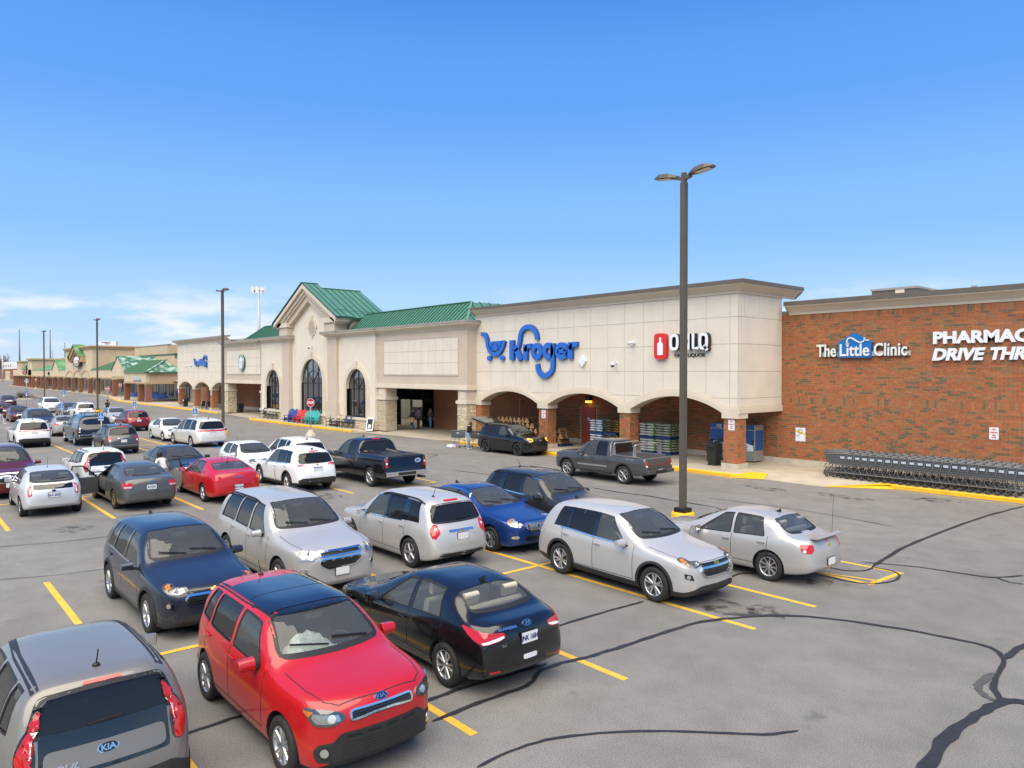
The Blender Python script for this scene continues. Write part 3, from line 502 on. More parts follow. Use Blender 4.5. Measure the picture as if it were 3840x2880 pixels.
# arched windows
for xc, hw_, spr, zb, _ in WIN:
    yf = Yg + .22; wn_ = part(MB().box(xc - hw_, xc + hw_, yf + .1, yf + .14, zb, zb + .05), 'window', 'frame_black'); q = MB()
    ys = (Yg - .10 if _ != 'c' else Yg + .02)
    for r0, r1, o in ((hw_, hw_ + .30, 0), (hw_ + .30, hw_ + .46, .04)):
        P = []
        for i in range(33): t = math.pi * i / 32; P += [(xc + r0 * math.cos(t), ys + o, spr + r0 * math.sin(t)), (xc + r1 * math.cos(t), ys + o, spr + r1 * math.sin(t)), (xc + r1 * math.cos(t), ys + .3, spr + r1 * math.sin(t)), (xc + r0 * math.cos(t), ys + .5, spr + r0 * math.sin(t))]
        F = [];  [F.extend([(4 * i, 4 * i + 1, 4 * i + 5, 4 * i + 4), (4 * i + 1, 4 * i + 2, 4 * i + 6, 4 * i + 5), (4 * i + 3, 4 * i, 4 * i + 4, 4 * i + 7)]) for i in range(32)]
        q.add(P, F)
        for s in (-1, 1): q.box(min(xc + s * r0, xc + s * r1), max(xc + s * r0, xc + s * r1), ys + o, ys + .4, zb, spr)
    part(q, 'window_surround', 'trim', wn_); zt = spr + hw_; part(MB().prism([(xc - .16, zt - .02), (xc + .16, zt - .02), (xc + .22, zt + .62), (xc - .22, zt + .62)], lambda u, v: (u, ys + .3, v), lambda u, v: (u, ys - .07, v)), 'keystone', 'trim', wn_)
    ht = lambda x: spr + math.sqrt(max(0, hw_ * hw_ - (x - xc) ** 2)); fr = MB(); ex = [xc - hw_, xc - hw_ / 2, xc, xc + hw_ / 2, xc + hw_]
    for i in range(4):
        a, b = ex[i] + .02, ex[i + 1] - .02; part(MB().box(a, b, yf, yf + .02, zb + .03, spr - .03), 'pane', 'window_glass', wn_); pts = [(a + (b - a) * k / 8, ht(a + (b - a) * k / 8)) for k in range(9)]; part(MB().prism([(a, spr + .03), (b, spr + .03)] + pts[::-1], lambda u, v: (u, yf + .02, v), lambda u, v: (u, yf, v)), 'pane', 'window_glass', wn_)
    for x in ex[1:4]: fr.box(x - .03, x + .03, yf - .04, yf + .05, zb, ht(x) - .02)
    for x in (ex[0] + .035, ex[4] - .035): fr.box(x - .035, x + .035, yf - .04, yf + .05, zb, spr)
    fr.box(ex[0], ex[4], yf - .035, yf + .05, spr - .05, spr + .05); fr.box(ex[0], ex[4], yf - .035, yf + .05, zb, zb + .07)
    for rr in (hw_ - .03, hw_ * .52): fr.tube([(xc + rr * math.cos(math.pi * i / 24), yf - .01, spr + rr * math.sin(math.pi * i / 24)) for i in range(25)], .035, 4, smooth=False)
    for t in (R(45), R(135)): fr.bar((xc, yf - .01, spr), (xc + hw_ * math.cos(t), yf - .01, spr + hw_ * math.sin(t)), .05, .06, up=(0, 1, 0))
    part(fr, 'window_frame', 'frame_black', wn_)
# storefront and vestibule
sf = box('storefront', 'frame_black', -57.2, -49.2, 33.95, 34.1, 2.36, 2.52); xs_ = [-57.2, -56.4, -54.4, -52.6, -50.8, -49.25]
glassmat('store_glass', (.80, .84, .82), .9, 1.6)
for a, b in zip(xs_, xs_[1:]): box('pane', 'store_glass', a + .05, b - .05, 34.0, 34.015, 2.52, 3.22, sf)
for x in xs_: box('mullion', 'frame_black', x - .055, x + .055, 33.94, 34.10, .15, 3.3, sf)
for a, b in ((-56.4, -54.4), (-50.9, -49.25)):
    dr = box('sliding_door', 'frame_black', a, b, 33.96, 34.06, .15, .36, sf)
    box('door_glass', 'store_glass', a + .1, b - .1, 34.0, 34.015, .36, 2.2, sf); box('door_rail', 'frame_black', a, b, 33.96, 34.06, 1.05, 1.15, sf); box('door_rail', 'frame_black', a, b, 33.96, 34.06, 2.16, 2.36, sf)
box('storefront_head', 'frame_black', -57.2, -49.2, 33.94, 34.1, 3.22, 3.5, sf); box('door_poster', 'blue_sticker' if 'blue_sticker' in M else 'white_plastic', -55.9, -55.0, 33.97, 33.99, .72, 1.32, sf)
box('vestibule_wall', 'interior_wall', -62, -46, 39.5, 39.7, 0, 3.6); box('vestibule_wall', 'interior_wall', -62.2, -62, 34.2, 39.6, 0, 3.6); box('vestibule_floor', 'concrete', -62, -46, 34.1, 39.6, .1, .155); box('vestibule_ceiling', 'interior_wall', -62, -46, 34.2, 39.6, 3.55, 3.7); box('display_counter', 'inside_dark', -59, -47, 38.2, 39.4, .15, 1.35)
for x in (-60, -57, -54, -51, -48): box('ceiling_light', 'store_light', x - .3, x + .3, 35, 38.5, 3.50, 3.54)
# building_mass must not fill the vestibule: cut by shortening it
bm_ = [o for o in ST.children if o.name.startswith('building_mass')][0]; bpy.data.objects.remove(bm_); box('building_mass', 'brick_far', -106, -3, 39.8, 72, 0, 7.6); box('building_mass', 'brick_far', -45.9, -3, 34.45, 39.8, 0, 7.6); box('building_mass', 'brick_far', -106, -62.3, 34.45, 39.8, 0, 7.6)
# ---- green standing-seam roofs
def roof_strip(p0, p1, q1, q0, rib=True, parent=ST, flip=False):
    """one pan between two seams: p0-p1 lower edge, q0-q1 upper edge, with a raised seam along p0-q0"""
    p0, p1, q1, q0 = map(Vector, (p0, p1, q1, q0)); n = (p1 - p0).cross(q0 - p0).normalized(); n = n if n.z > 0 else -n; mb = MB(); mb.add([p0, p1, q1, q0, p0 - n * .04, p1 - n * .04, q1 - n * .04, q0 - n * .04], [(0, 1, 2, 3), (4, 5, 1, 0), (5, 6, 2, 1), (7, 4, 0, 3)])
    d = (p1 - p0).normalized() * .022
    mb.add([p0 - d, p0 + d, q0 + d, q0 - d, p0 - d + n * .055, p0 + d + n * .055, q0 + d + n * .055, q0 - d + n * .055], [(4, 5, 6, 7), (0, 1, 5, 4), (1, 2, 6, 5), (3, 0, 4, 7)], 1); return part(mb, 'roof_panel', ['roof_green', 'green_dark'], parent)
def hip_front(xa, xb, hipL, hipR, y0=29.55, z0=7.98, y1=31.4, z1=9.62, pitch=.46):
    n = round((xb - xa) / pitch); w_ = (xb - xa) / n
    for i in range(n):
        a, b = xa + i * w_, xa + (i + 1) * w_
        def top(x):
            t = 1.0
            if hipL: t = min(t, (x - xa) / (y1 - y0))
            if hipR: t = min(t, (xb - x) / (y1 - y0))
            return max(t, .001)
        ta, tb = top(a), top(b); roof_strip((a, y0, z0), (b, y0, z0), (b, y0 + (y1 - y0) * tb, z0 + (z1 - z0) * tb), (a, y0 + (y1 - y0) * ta, z0 + (z1 - z0) * ta))
    if hipR:
        m_ = 6; dy = (34.6 - y0) / m_
        for i in range(m_):
            ya, yb = y0 + i * dy, y0 + (i + 1) * dy; tt = lambda y: max(.001, min(1, (y - y0) / (y1 - y0), 1))
            roof_strip((xb, ya, z0), (xb, yb, z0), (xb - (y1 - y0) * tt(yb), yb, z0 + (z1 - z0) * tt(yb)), (xb - (y1 - y0) * tt(ya), ya, z0 + (z1 - z0) * tt(ya)))
        part(MB().bar((xb, y0, z0 + .05), (xb - (y1 - y0), y1, z1 + .05), .18, .05), 'hip_cap', 'roof_green')
    if hipL: part(MB().bar((xa, y0, z0 + .05), (xa + (y1 - y0), y1, z1 + .05), .18, .05), 'hip_cap', 'roof_green')
    part(MB().bar((xa + (y1 - y0 if hipL else 0), y1, z1 + .03), (xb - (y1 - y0 if hipR else 0), y1, z1 + .03), .2, .05), 'ridge_cap', 'roof_green')
    part(MB().add([(xa + 1.8, y1 + .02, z1), (xb - 1.8, y1 + .02, z1), (xb - .2, 34.6, 7.9), (xa + .2, 34.6, 7.9)], [(0, 1, 2, 3)]), 'roof_back', 'green_dark')
hip_front(-55.4, -38.95, False, True); hip_front(-79.2, -66.9, True, False)
def gable_roof(y0, y1, zr, half, ze, n):
    for s in (-1, 1):
        for i in range(n):
            a, b = y0 + (y1 - y0) * i / n, y0 + (y1 - y0) * (i + 1) / n; roof_strip((GX + s * half, a, ze), (GX + s * half, b, ze), (GX, b, zr), (GX, a, zr))
        part(MB().bar((GX + s * (half + .05), y0, ze - .08), (GX + s * (half + .05), y1, ze - .08), .14, .16), 'gutter', 'green_dark')
        part(MB().tube([(GX + s * (half - .9), y0 + .2, ze + .62), (GX + s * (half - .9), y1 - .05, ze + .62)], .02, 6), 'snow_guard', 'green_dark')
    part(MB().bar((GX, y0, zr + .02), (GX, y1, zr + .02), .22, .05), 'ridge_cap', 'roof_green')
gable_roof(28.16, 29.72, 12.62, 6.42, 9.30, 3); gable_roof(29.74, 34.0, 12.26, 5.75, 9.28, 7)
part(MB().prism([(GX - 5.6, 7.9), (GX + 5.6, 7.9), (GX + 5.6, 9.25), (GX, 12.1), (GX - 5.6, 9.25)], lambda u, v: (u, 29.72, v), lambda u, v: (u, 34, v)), 'gable_rear', 'beige')
part(MB().tube([(GX + 6.5, 29.6, 9.2), (GX + 6.45, 29.62, 8.95), (GX + 5.75, 29.66, 8.5), (GX + 5.72, 29.66, 7.95)], .07, 8), 'downspout', 'green_dark')
# ================================================================== shopping strip further along, and the far distance
mat('strip_cream', (.60, .50, .34), .9, noise=.05, nscale=.5, bump=.2, bscale=100); mat('strip_tan', (.48, .36, .22), .9, noise=.06, nscale=.6, bump=.2, bscale=100); mat('strip_trim', (.46, .34, .20), .85); mat('strip_brick', (.24, .105, .055), .9, noise=.25, nscale=9, bump=.2, bscale=30)
mat('dark_shop', (.035, .035, .037), .25, coat=.5); mat('shop_pale', (.42, .38, .30), .85); mat('turf_green', (.034, .105, .036), .85, noise=.25, nscale=5, bump=.3, bscale=40)
def weathered(name, g, p, sc):
    m = bpy.data.materials.new(name); m.use_nodes = True; t = m.node_tree; b = t.nodes['Principled BSDF']; co = t.nodes.new('ShaderNodeTexCoord'); n = t.nodes.new('ShaderNodeTexNoise'); n.inputs['Scale'].default_value = sc; n.inputs['Detail'].default_value = 3; t.links.new(co.outputs['Object'], n.inputs['Vector']); r = t.nodes.new('ShaderNodeValToRGB'); r.color_ramp.elements[0].position = .45; r.color_ramp.elements[1].position = .64; r.color_ramp.elements[0].color = (*g, 1); r.color_ramp.elements[1].color = (*p, 1); t.links.new(n.outputs['Fac'], r.inputs[0]); t.links.new(r.outputs[0], b.inputs['Base Color']); b.inputs['Roughness'].default_value = .55; M[name] = m
weathered('roof_weathered', (.03, .12, .06), (.36, .48, .40), 1.1); weathered('roof_faded', (.06, .19, .055), (.15, .30, .13), .5)
SM = thing('strip_mall_building', 'tan strip mall with brick columns and faded green gabled roofs', 'building', (-170, 36, 0))
def sbox(n, m, x0, x1, y0, y1, z0, z1, parent=SM): return box(n, m, x0, x1, y0, y1, z0, z1, parent)
def spart(mb, n, m, parent=SM): return part(mb, n, m, parent)
def scol(x, y, z1=3.0, w_=.78):
    c = sbox('column', 'strip_brick', x - w_ / 2, x + w_ / 2, y, y + w_, .15, z1 - .22); sbox('column_cap', 'strip_trim', x - w_ / 2 - .06, x + w_ / 2 + .06, y - .06, y + w_ + .06, z1 - .22, z1, c)
# corner block nearest the supermarket
sbox('fascia', 'strip_cream', -132.2, -119.2, 30.0, 30.5, 3.0, 4.62); sbox('fascia', 'strip_tan', -119.55, -119.15, 30.5, 35.5, 3.0, 4.6)
for z0, z1, o in ((2.94, 3.08, .10), (3.08, 3.24, .06)): sbox('fascia_trim', 'strip_trim', -132.25, -119.1 + o, 30 - o, 30.6, z0, z1); sbox('fascia_trim', 'strip_trim', -119.6, -119.1 + o, 30.6, 35.5, z0, z1)
for x in (-119.6, -123.9, -132.4): scol(x, 30.05, 2.94)
sbox('soffit', 'soffit', -132, -119.5, 30.5, 38, 3.2, 3.3)
def plane4(n, m, *p): return spart(MB().add(p, [tuple(range(len(p)))]), n, m)
plane4('roof_slope', 'turf_green', (-132.6, 29.75, 4.64), (-118.75, 29.75, 4.64), (-121.3, 33.1, 6.4), (-132.6, 33.1, 6.4)); plane4('roof_slope', 'roof_weathered', (-118.75, 29.75, 4.64), (-118.75, 36.5, 4.64), (-121.3, 33.1, 6.4)); plane4('roof_slope', 'roof_weathered', (-132.6, 33.1, 6.4), (-121.3, 33.1, 6.4), (-118.75, 36.5, 4.64), (-132.6, 36.5, 4.64)); spart(MB().bar((-118.75, 29.75, 4.68), (-121.3, 33.1, 6.44), .45, .06), 'hip_cap', 'roof_weathered'); spart(MB().bar((-118.7, 29.7, 4.62), (-118.7, 36.5, 4.62), .12, .14), 'gutter', 'green_dark')
# shop fronts behind the columns
sbox('shop_wall', 'shop_pale', -300, -107.3, 38.2, 38.6, .15, 5.0); sbox('shop_wall', 'shop_pale', -118.6, -113.2, 36.2, 36.6, .15, 3.3); sbox('shop_pier', 'strip_brick', -113.1, -112.2, 35.6, 36.6, .15, 3.3); sbox('canopy_soffit', 'soffit', -119.5, -107.2, 33.8, 38.2, 3.3, 3.4)
sd = sbox('shop_window', 'dark_shop', -112.1, -107.4, 36.0, 36.1, .3, 3.2)
for x in (-112.1, -110.5, -109, -107.5): sbox('mullion', 'white_plastic', x - .05, x + .05, 35.93, 36.05, .15, 3.2, sd)
sbox('transom', 'white_plastic', -112.1, -107.4, 35.93, 36.05, 1.2, 1.28, sd)
for i in range(40):
    x = -121 - i * 4.4
    if x < -295: break
    w_ = sbox('shop_window', 'dark_shop', x - 2.6, x, 38.1, 38.19, .6, 2.9); sbox('mullion', 'shop_pale', x - 1.36, x - 1.24, 38.05, 38.12, .6, 2.9, w_)
# gable next to the corner block, then the fascia run
def gable_block(x0, x1, y, zb, ze, zp, dep, m_roof, over=.3):
    xc = (x0 + x1) / 2; spart(MB().prism([(x0, zb), (x1, zb), (x1, ze), (xc, zp), (x0, ze)], lambda u, v: (u, y + .4, v), lambda u, v: (u, y, v)), 'gable_wall', 'strip_cream')
    for s in (-1, 1):
        xe = xc + s * ((x1 - x0) / 2 + over); zz = ze - over * (zp - ze) / ((x1 - x0) / 2); P = [(xe, y - .15, zz + .06), (xe, y + dep, zz + .06), (xc, y + dep, zp + .06), (xc, y - .15, zp + .06)]; mb = MB(); mb.add(P + [(a, b, c - .1) for a, b, c in P], [(0, 1, 2, 3), (4, 5, 1, 0), (5, 6, 2, 1), (7, 4, 0, 3)]); spart(mb, 'roof_slope', m_roof)
gable_block(-157.3, -147.5, 33.5, 3.9, 5.1, 7.75, 9, 'roof_weathered'); sbox('fascia', 'strip_cream', -177.5, -132.2, 33.6, 34.0, 3.72, 5.15); sbox('fascia_trim', 'strip_trim', -177.5, -132.2, 33.45, 34.0, 3.48, 3.74)
plane4('roof_slope', 'turf_green', (-177.5, 33.5, 5.17), (-157, 33.5, 5.17), (-157, 38.5, 7.6), (-171, 38.5, 7.6)); plane4('roof_slope', 'turf_green', (-147.7, 33.5, 5.17), (-132.3, 33.5, 5.17), (-132.3, 37, 6.9), (-147.7, 37, 6.9))
sbox('parapet', 'beige', -166, -119, 40, 40.5, 3, 7.3); sbox('parapet', 'beige', -166, -140, 40, 40.6, 7.3, 7.85); sbox('parapet_cap', 'green_dark', -166.3, -139.7, 39.9, 40.7, 7.85, 8.1); sbox('parapet_cap', 'green_dark', -139.6, -119, 39.9, 40.6, 7.3, 7.5)
sbox('store_box', 'beige', -190, -152, 42.2, 80, 0, 10.1); sbox('store_box', 'strip_tan', -152, -150.5, 42.3, 80, 0, 10.05); sbox('parapet_cap', 'coping_grey', -190, -150.4, 42.1, 42.5, 10.1, 10.22); sbox('low_roof', 'coping_grey', -300, -107.3, 38.6, 80, 4.6, 4.8)
# tall block with the round emblem
sbox('tower_wall', 'strip_cream', -207.2, -177.5, 34.0, 34.5, 3.5, 9.75); sbox('tower_wall', 'beige', -178.0, -177.5, 34.5, 44, 3.5, 9.75); PT = [(0, 9.7), (.25, 9.75), (.3, 9.95), (.6, 10.2), (.6, 10.45), (0, 10.5)]
cornice([(-207.2, 34), (-177.5, 34), (-177.5, 44)], PT, 'cornice', 'strip_trim', SM)
for xc in (-202, -192.6, -183.6):
    P = []; n = 20
    for i in range(n + 1): t = math.pi * i / n; P += [(xc + 3.8 * math.cos(t), 33.9, 3.75 + 1.1 * math.sin(t)), (xc + 4.4 * math.cos(t), 33.9, 3.75 + 1.45 * math.sin(t)), (xc + 4.4 * math.cos(t), 34.02, 3.75 + 1.45 * math.sin(t)), (xc + 3.8 * math.cos(t), 34.02, 3.75 + 1.1 * math.sin(t))]
    F = []; [F.extend([(4 * i, 4 * i + 1, 4 * i + 5, 4 * i + 4), (4 * i + 1, 4 * i + 2, 4 * i + 6, 4 * i + 5), (4 * i + 3, 4 * i, 4 * i + 4, 4 * i + 7)]) for i in range(n)]; spart(MB().add(P, F), 'arch_moulding', 'strip_trim')
xc = -190.6; sl_ = (11.05 - 8.25) / 6.9
for o0, o1, y0, mm in ((0, .35, 32.7, 'roof_faded'), (.35, 1.1, 32.9, 'strip_trim'), (1.1, 1.6, 33.3, 'strip_tan')):
    hh = 6.9 - o0 * .4; a = [(-hh, 11.05 - o0 - sl_ * hh), (0, 11.05 - o0), (hh, 11.05 - o0 - sl_ * hh)]; b = [(hh - .05, 11.05 - o1 - sl_ * hh), (0, 11.05 - o1), (-hh + .05, 11.05 - o1 - sl_ * hh)]; spart(MB().prism([(xc + x, z) for x, z in a + b], lambda u, v: (u, 34.0, v), lambda u, v: (u, y0, v)), 'emblem_gable', mm)
sbox('gable_bracket', 'strip_trim', xc + 5.7, xc + 6.9, 32.9, 34, 7.0, 8.3); sbox('gable_bracket', 'strip_trim', xc - 6.9, xc - 5.7, 32.9, 34, 7.0, 8.3); plane4('roof_slope', 'roof_faded', (xc, 32.68, 11.08), (xc, 35, 11.08), (xc + 6.95, 35, 8.27), (xc + 6.95, 32.68, 8.27))
# far run
gable_block(-226.2, -215.8, 34.0, 3.6, 5.4, 7.9, 8, 'roof_faded'); sbox('fascia', 'strip_cream', -262, -207.2, 34.1, 34.5, 3.75, 5.3); sbox('fascia_trim', 'strip_trim', -262, -207.2, 33.95, 34.5, 3.5, 3.76); plane4('roof_slope', 'roof_faded', (-262, 34, 5.3), (-226, 34, 5.3), (-226, 40, 7.6), (-250, 40, 7.6)); plane4('roof_slope', 'roof_faded', (-216, 34, 5.3), (-207.3, 34, 5.3), (-207.3, 39, 7.75), (-216, 39, 7.75))
sbox('tower_wall', 'strip_cream', -268.3, -261.2, 34.0, 44, 3.5, 8.7); sbox('tower_wall', 'beige', -261.3, -261.1, 34.2, 44, 3.5, 8.7); sbox('cornice', 'strip_trim', -268.8, -260.6, 33.5, 44.3, 8.5, 8.95); plane4('roof_slope', 'roof_faded', (-283, 34, 5.7), (-268.3, 34, 5.7), (-268.3, 37.5, 8.85), (-283, 37.5, 8.85)); sbox('fascia', 'strip_cream', -302, -262, 34.0, 34.5, 3.8, 5.5); sbox('fascia_trim', 'strip_trim', -302, -258, 33.85, 34.5, 3.55, 3.82); sbox('tower_wall', 'beige', -293, -283, 34.1, 42, 5.4, 8.3); sbox('cornice', 'strip_trim', -293.4, -282.6, 33.7, 42.2, 8.1, 8.45); sbox('store_box', 'beige', -302, -207, 44, 80, 0, 7.4)
for x in (-153.2, -171.8, -179.2, -189.2, -197.7, -207.8, -215.5, -223.6, -234.5, -242.6, -250, -258): scol(x, 33.6 if x < -160 else 32.75, 3.5)
for i in range(11): scol(-262 - i * 4, 34.1, 3.6)
# roof stacks
for x, z1, r_ in ((-262, 10.8, .35), (-256, 10.65, .25), (-246, 10.6, .28), (-295, 9.6, .2), (-281, 9.7, .2), (-269.5, 9.6, .22), (-249.5, 9.3, .3), (-240, 9.3, .35), (-231, 9.1, .35), (-222, 9.6, .25)): spart(MB().lathe([(r_, 4.7), (r_, z1)], 10, 0, Matrix.Translation((x, 46, 0)), True, True), 'roof_stack', 'coping_grey')
# ---- signs of the strip
def sign(name, label, loc): return thing(name, label, 'sign', loc)
mat('sign_maroon', (.18, .01, .02), .4); mat('sign_white', (.82, .82, .82), .4); mat('sign_ring', (.03, .03, .035), .3); mat('sign_pale', (.45, .60, .66), .4); mat('sign_orange', (.65, .12, .02), .5); mat('sign_black', (.02, .02, .02), .5)
s_ = sign('round_store_sign', 'round red and white emblem sign under the green gable of the tall strip block', (-189.8, 33.3, 7.1))
def disc(r0, y, m, nm, rz=None): q = MB().lathe([(.001, 0), (r0, 0), (r0, .25), (.001, .25)], 32, 0, Matrix.Diagonal((1, 1, (rz or r0) / r0, 1)) @ Matrix.Rotation(R(90), 4, 'X')); o = q.build(nm, m, s_); o.location = (0, y, 0); return o
disc(3.55, .25, 'sign_ring', 'ring', 1.30); disc(3.1, .20, 'sign_white', 'face', 1.14); q = MB(); q.box(-2.9, 2.9, -.10, -.05, -.42, .42); q.build('banner', 'sign_maroon', s_); text_obj('lettering', 'ROSES', .95, .03, 'sign_white', s_, face_mtx(0, -.14, -.33, (1, 0, 0)), bold=.02, sx=1.75, align='CENTER')
s_ = sign('shop_sign', 'small pale blue shop sign on the corner fascia of the strip mall', (-124, 29.9, 3.55)); text_obj('lettering', 'Patio Lites', .75, .06, 'sign_pale', s_, face_mtx(0, 0, -.05, (1, 0, 0)), bold=.03, sx=.9, align='CENTER')
q = MB(); q.box(-2.2, 2.2, .02, .08, -.25, .05); q.build('raceway', 'coping_grey', s_)
s_ = sign('shop_sign', 'small black lettered shop sign on the far fascia of the strip mall', (-231, 33.9, 4.0)); text_obj('lettering', 'citi', 1.3, .1, 'sign_black', s_, face_mtx(0, 0, 0, (1, 0, 0)), bold=.04, align='CENTER')
s_ = sign('shop_sign', 'orange and black shop sign on the farthest strip fascia', (-274, 33.8, 4.0)); q = MB(); q.box(-2, 2, 0, .2, 0, 1.4, 0); q.box(-4.4, -2.1, 0, .2, .2, 1.2, 1); q.box(2.2, 4.2, 0, .2, .3, 2.8, 1); q.build('panel', ['sign_orange', 'sign_black'], s_)
bb = thing('rooftop_billboard', 'white billboard with a dark red arch above the tall strip block', 'billboard', (-288, 60, 0)); q = MB(); q.add([(-14, 0, 14.8), (13.4, 0, 13.85), (13.4, 0, 15.1), (-14, 0, 16.1), (-14, .4, 14.8), (13.4, .4, 13.85), (13.4, .4, 15.1), (-14, .4, 16.1)], [(0, 1, 2, 3), (4, 7, 6, 5), (3, 2, 6, 7), (0, 4, 5, 1)]); q.build('panel', 'sign_white', bb); q = MB(); q.tube([(-9 + i * 1.45, -.05, 15.45 + .12 * math.sin(math.pi * i / 10) - i * .05) for i in range(11)], .10, 6); q.build('arch_mark', 'sign_maroon', bb); q = MB(); [q.box(x, x + .3, .1, .3, 0, 14.2) for x in (-13, -4, 4, 12)]; q.build('post', 'coping_grey', bb)
text_obj('lettering', 'PIQUA', 1.0, .03, 'coping_grey', bb, face_mtx(0, -.06, 14.55, (1, 0, -.035)), sx=2.0, align='CENTER')
# ---- items under the strip canopy
mat('tarp_blue', (.03, .09, .36), .45, noise=.2, nscale=3)
for i, (x, y, r_, h) in enumerate(((-139, 36.0, 1.6, 1.1), (-143.5, 36.4, 1.7, 1.0), (-135.5, 36.6, 1.2, .7), (-150, 36.4, 1.2, .8))):
    q = MB(); prof = [(r_ * (1 - t * t * .8), h * t) for t in (0, .2, .45, .7, .9, 1.0)]; q.lathe(prof, 14, 0, None, False, True); q.v = [(a + random.uniform(-.12, .12), b + random.uniform(-.12, .12), c + (random.uniform(-.08, .08) if c > .05 else 0)) for a, b, c in q.v]; o = q.build('tarp_covered_pile', 'tarp_blue'); o.location = (x, y, .15); tag(o, ('large blue tarp covered pile behind the strip columns', 'second blue tarp covered pile left of the largest one', 'small blue tarp heap nearest the corner shop', 'small blue tarp heap farthest left under the canopy')[i], 'tarp pile', 'blue tarp piles under the strip canopy')
# ---- far distance: warehouse, trees, masts
wh = thing('warehouse_building', 'white and red brick warehouse far behind the strip mall', 'building', (-460, 40, 0))
box('brick_wall', 'strip_brick', -520, -455, 52, 54, 0, 6.6, wh); box('upper_wall', 'sign_white', -520, -455, 53, 56, 6.6, 10.6, wh); d0 = box('dock_door', 'strip_cream', -490, -474, 51.6, 52.1, .4, 5.4, wh); [box('dock_rib', 'shop_pale', -490, -474, 51.5, 51.62, z, z + .12, d0) for z in (1.6, 2.8, 4.0)]; [box('window', 'coping_grey', x, x + 3.5, 52.85, 53.05, 7.6, 9.2, wh) for x in (-512, -502, -492, -482)]; box('ramp', 'concrete', -500, -440, 49, 52, -.05, .9, wh)
mat('mast_steel', (.16, .16, .165), .5, .3); mat('mast_grey', (.45, .46, .48), .5)
def mast(x, y, z, r_, label):
    o = MB().tube([(0, 0, 0), (0, 0, z)], [r_, r_ * .5], 8).build('radio_mast', 'mast_steel'); o.location = (x, y, 0); return tag(o, label, 'mast', 'thin masts behind the strip mall')
mast(-421, 50, 25.5, .45, 'leftmost thin radio mast rising behind the strip mall'); mast(-336, 50, 21.5, .35, 'thin radio mast just right of the far lamp post'); mast(-306, 50, 15.4, .28, 'short thin mast beside the tall strip block'); mast(-336 * 1.3, 66, 16, .2, 'shortest faint mast between the roof stacks')
o = MB().tube([(0, 0, 0), (0, 0, 14)], .3, 8).build('light_mast', 'mast_grey'); o.location = (-458, 47, 0); tag(o, 'pale pole standing in front of the white warehouse', 'pole')
ct = thing('cell_tower', 'tall cell tower with a crown of antenna panels behind the green roof', 'cell tower', (-302.3, 120, 0)); q = MB(); q.tube([(0, 0, 0), (0, 0, 40)], [.9, .45], 10); q.build('mast', 'mast_grey', ct)
for i in range(9):
    t = 2 * math.pi * i / 9; q = MB(); q.obox((2.6 * math.cos(t), 2.6 * math.sin(t), 39.2), (-math.sin(t) * .35, math.cos(t) * .35, 0), (math.cos(t) * .12, math.sin(t) * .12, 0), (0, 0, 1.25)); q.build('antenna_panel', 'sign_white', ct)
q = MB(); q.tube([(2.4 * math.cos(2 * math.pi * i / 12), 2.4 * math.sin(2 * math.pi * i / 12), 38.9) for i in range(13)], .1, 6); [q.bar((0, 0, 38.9), (2.4 * math.cos(2 * math.pi * i / 3), 2.4 * math.sin(2 * math.pi * i / 3), 38.9), .12, .12) for i in range(3)]; q.build('platform', 'mast_steel', ct)
# ---- bare winter trees at the horizon
mat('bark', (.11, .095, .08), .9); mat('twig', (.105, .088, .072), .9)
def bare_tree(x, y, h, seed, label):
    rnd = random.Random(seed); root = thing('bare_tree', label, 'tree', (x, y, 0), 0, 'bare trees on the horizon'); tr = MB(); tw = MB()
    def grow(p, d, l, r_, dep):
        e = p + d * l; (tr if dep < 2 else tw).tube([p, (p + e) / 2 + Vector((rnd.uniform(-1, 1), rnd.uniform(-1, 1), 0)) * l * .05, e], [r_, r_ * .82, r_ * .62], 5 if dep < 2 else 3, 0, False)
        if dep >= 5: return
        for k in range(3 if dep else 4):
            nd = (d + Vector((rnd.uniform(-1, 1), rnd.uniform(-1, 1), rnd.uniform(-.15, .5))) * (.62 if dep else .7)).normalized(); grow(p + d * l * rnd.uniform(.65, 1), nd, l * rnd.uniform(.6, .8), r_ * .55, dep + 1)
    grow(Vector((0, 0, 0)), Vector((0, 0, 1)), h * .28, h * .022, 0); tr.build('trunk', 'bark', root); tw.build('crown', 'twig', root); return root
bare_tree(-585, 62, 23, 3, 'tall bare tree rising above the far warehouse at the left edge'); bare_tree(-560, 78, 19, 4, 'bare tree right of the tallest one above the far warehouse')
bare_tree(-600, 90, 15, 6, 'low bare tree at the right end of the far tree line')
def wood(n, seed):
    """far bare woodland that reads as one mass: many small twigs"""
    rnd = random.Random(seed); q = MB()
    for i in range(n):
        u = rnd.random(); x = -720 - rnd.uniform(0, 60); y = 40 + u * 260; h = (11.5 + 3 * math.sin(u * 23) + 2 * math.sin(u * 61)) * rnd.random() ** .5; p = Vector((x, y, h)); d = Vector((rnd.uniform(-.3, .3), rnd.uniform(-1, 1), rnd.uniform(.4, 1.6))) * 1.5; q.add([p, p + d + Vector((0, .15, 0)), p + d - Vector((0, .5, .1))], [(0, 1, 2)])
    o = q.build('far_woodland', 'twig'); o['kind'] = 'stuff'; return tag(o, 'brown bare woodland on the horizon behind the warehouse', 'woodland')
wood(26000, 2)
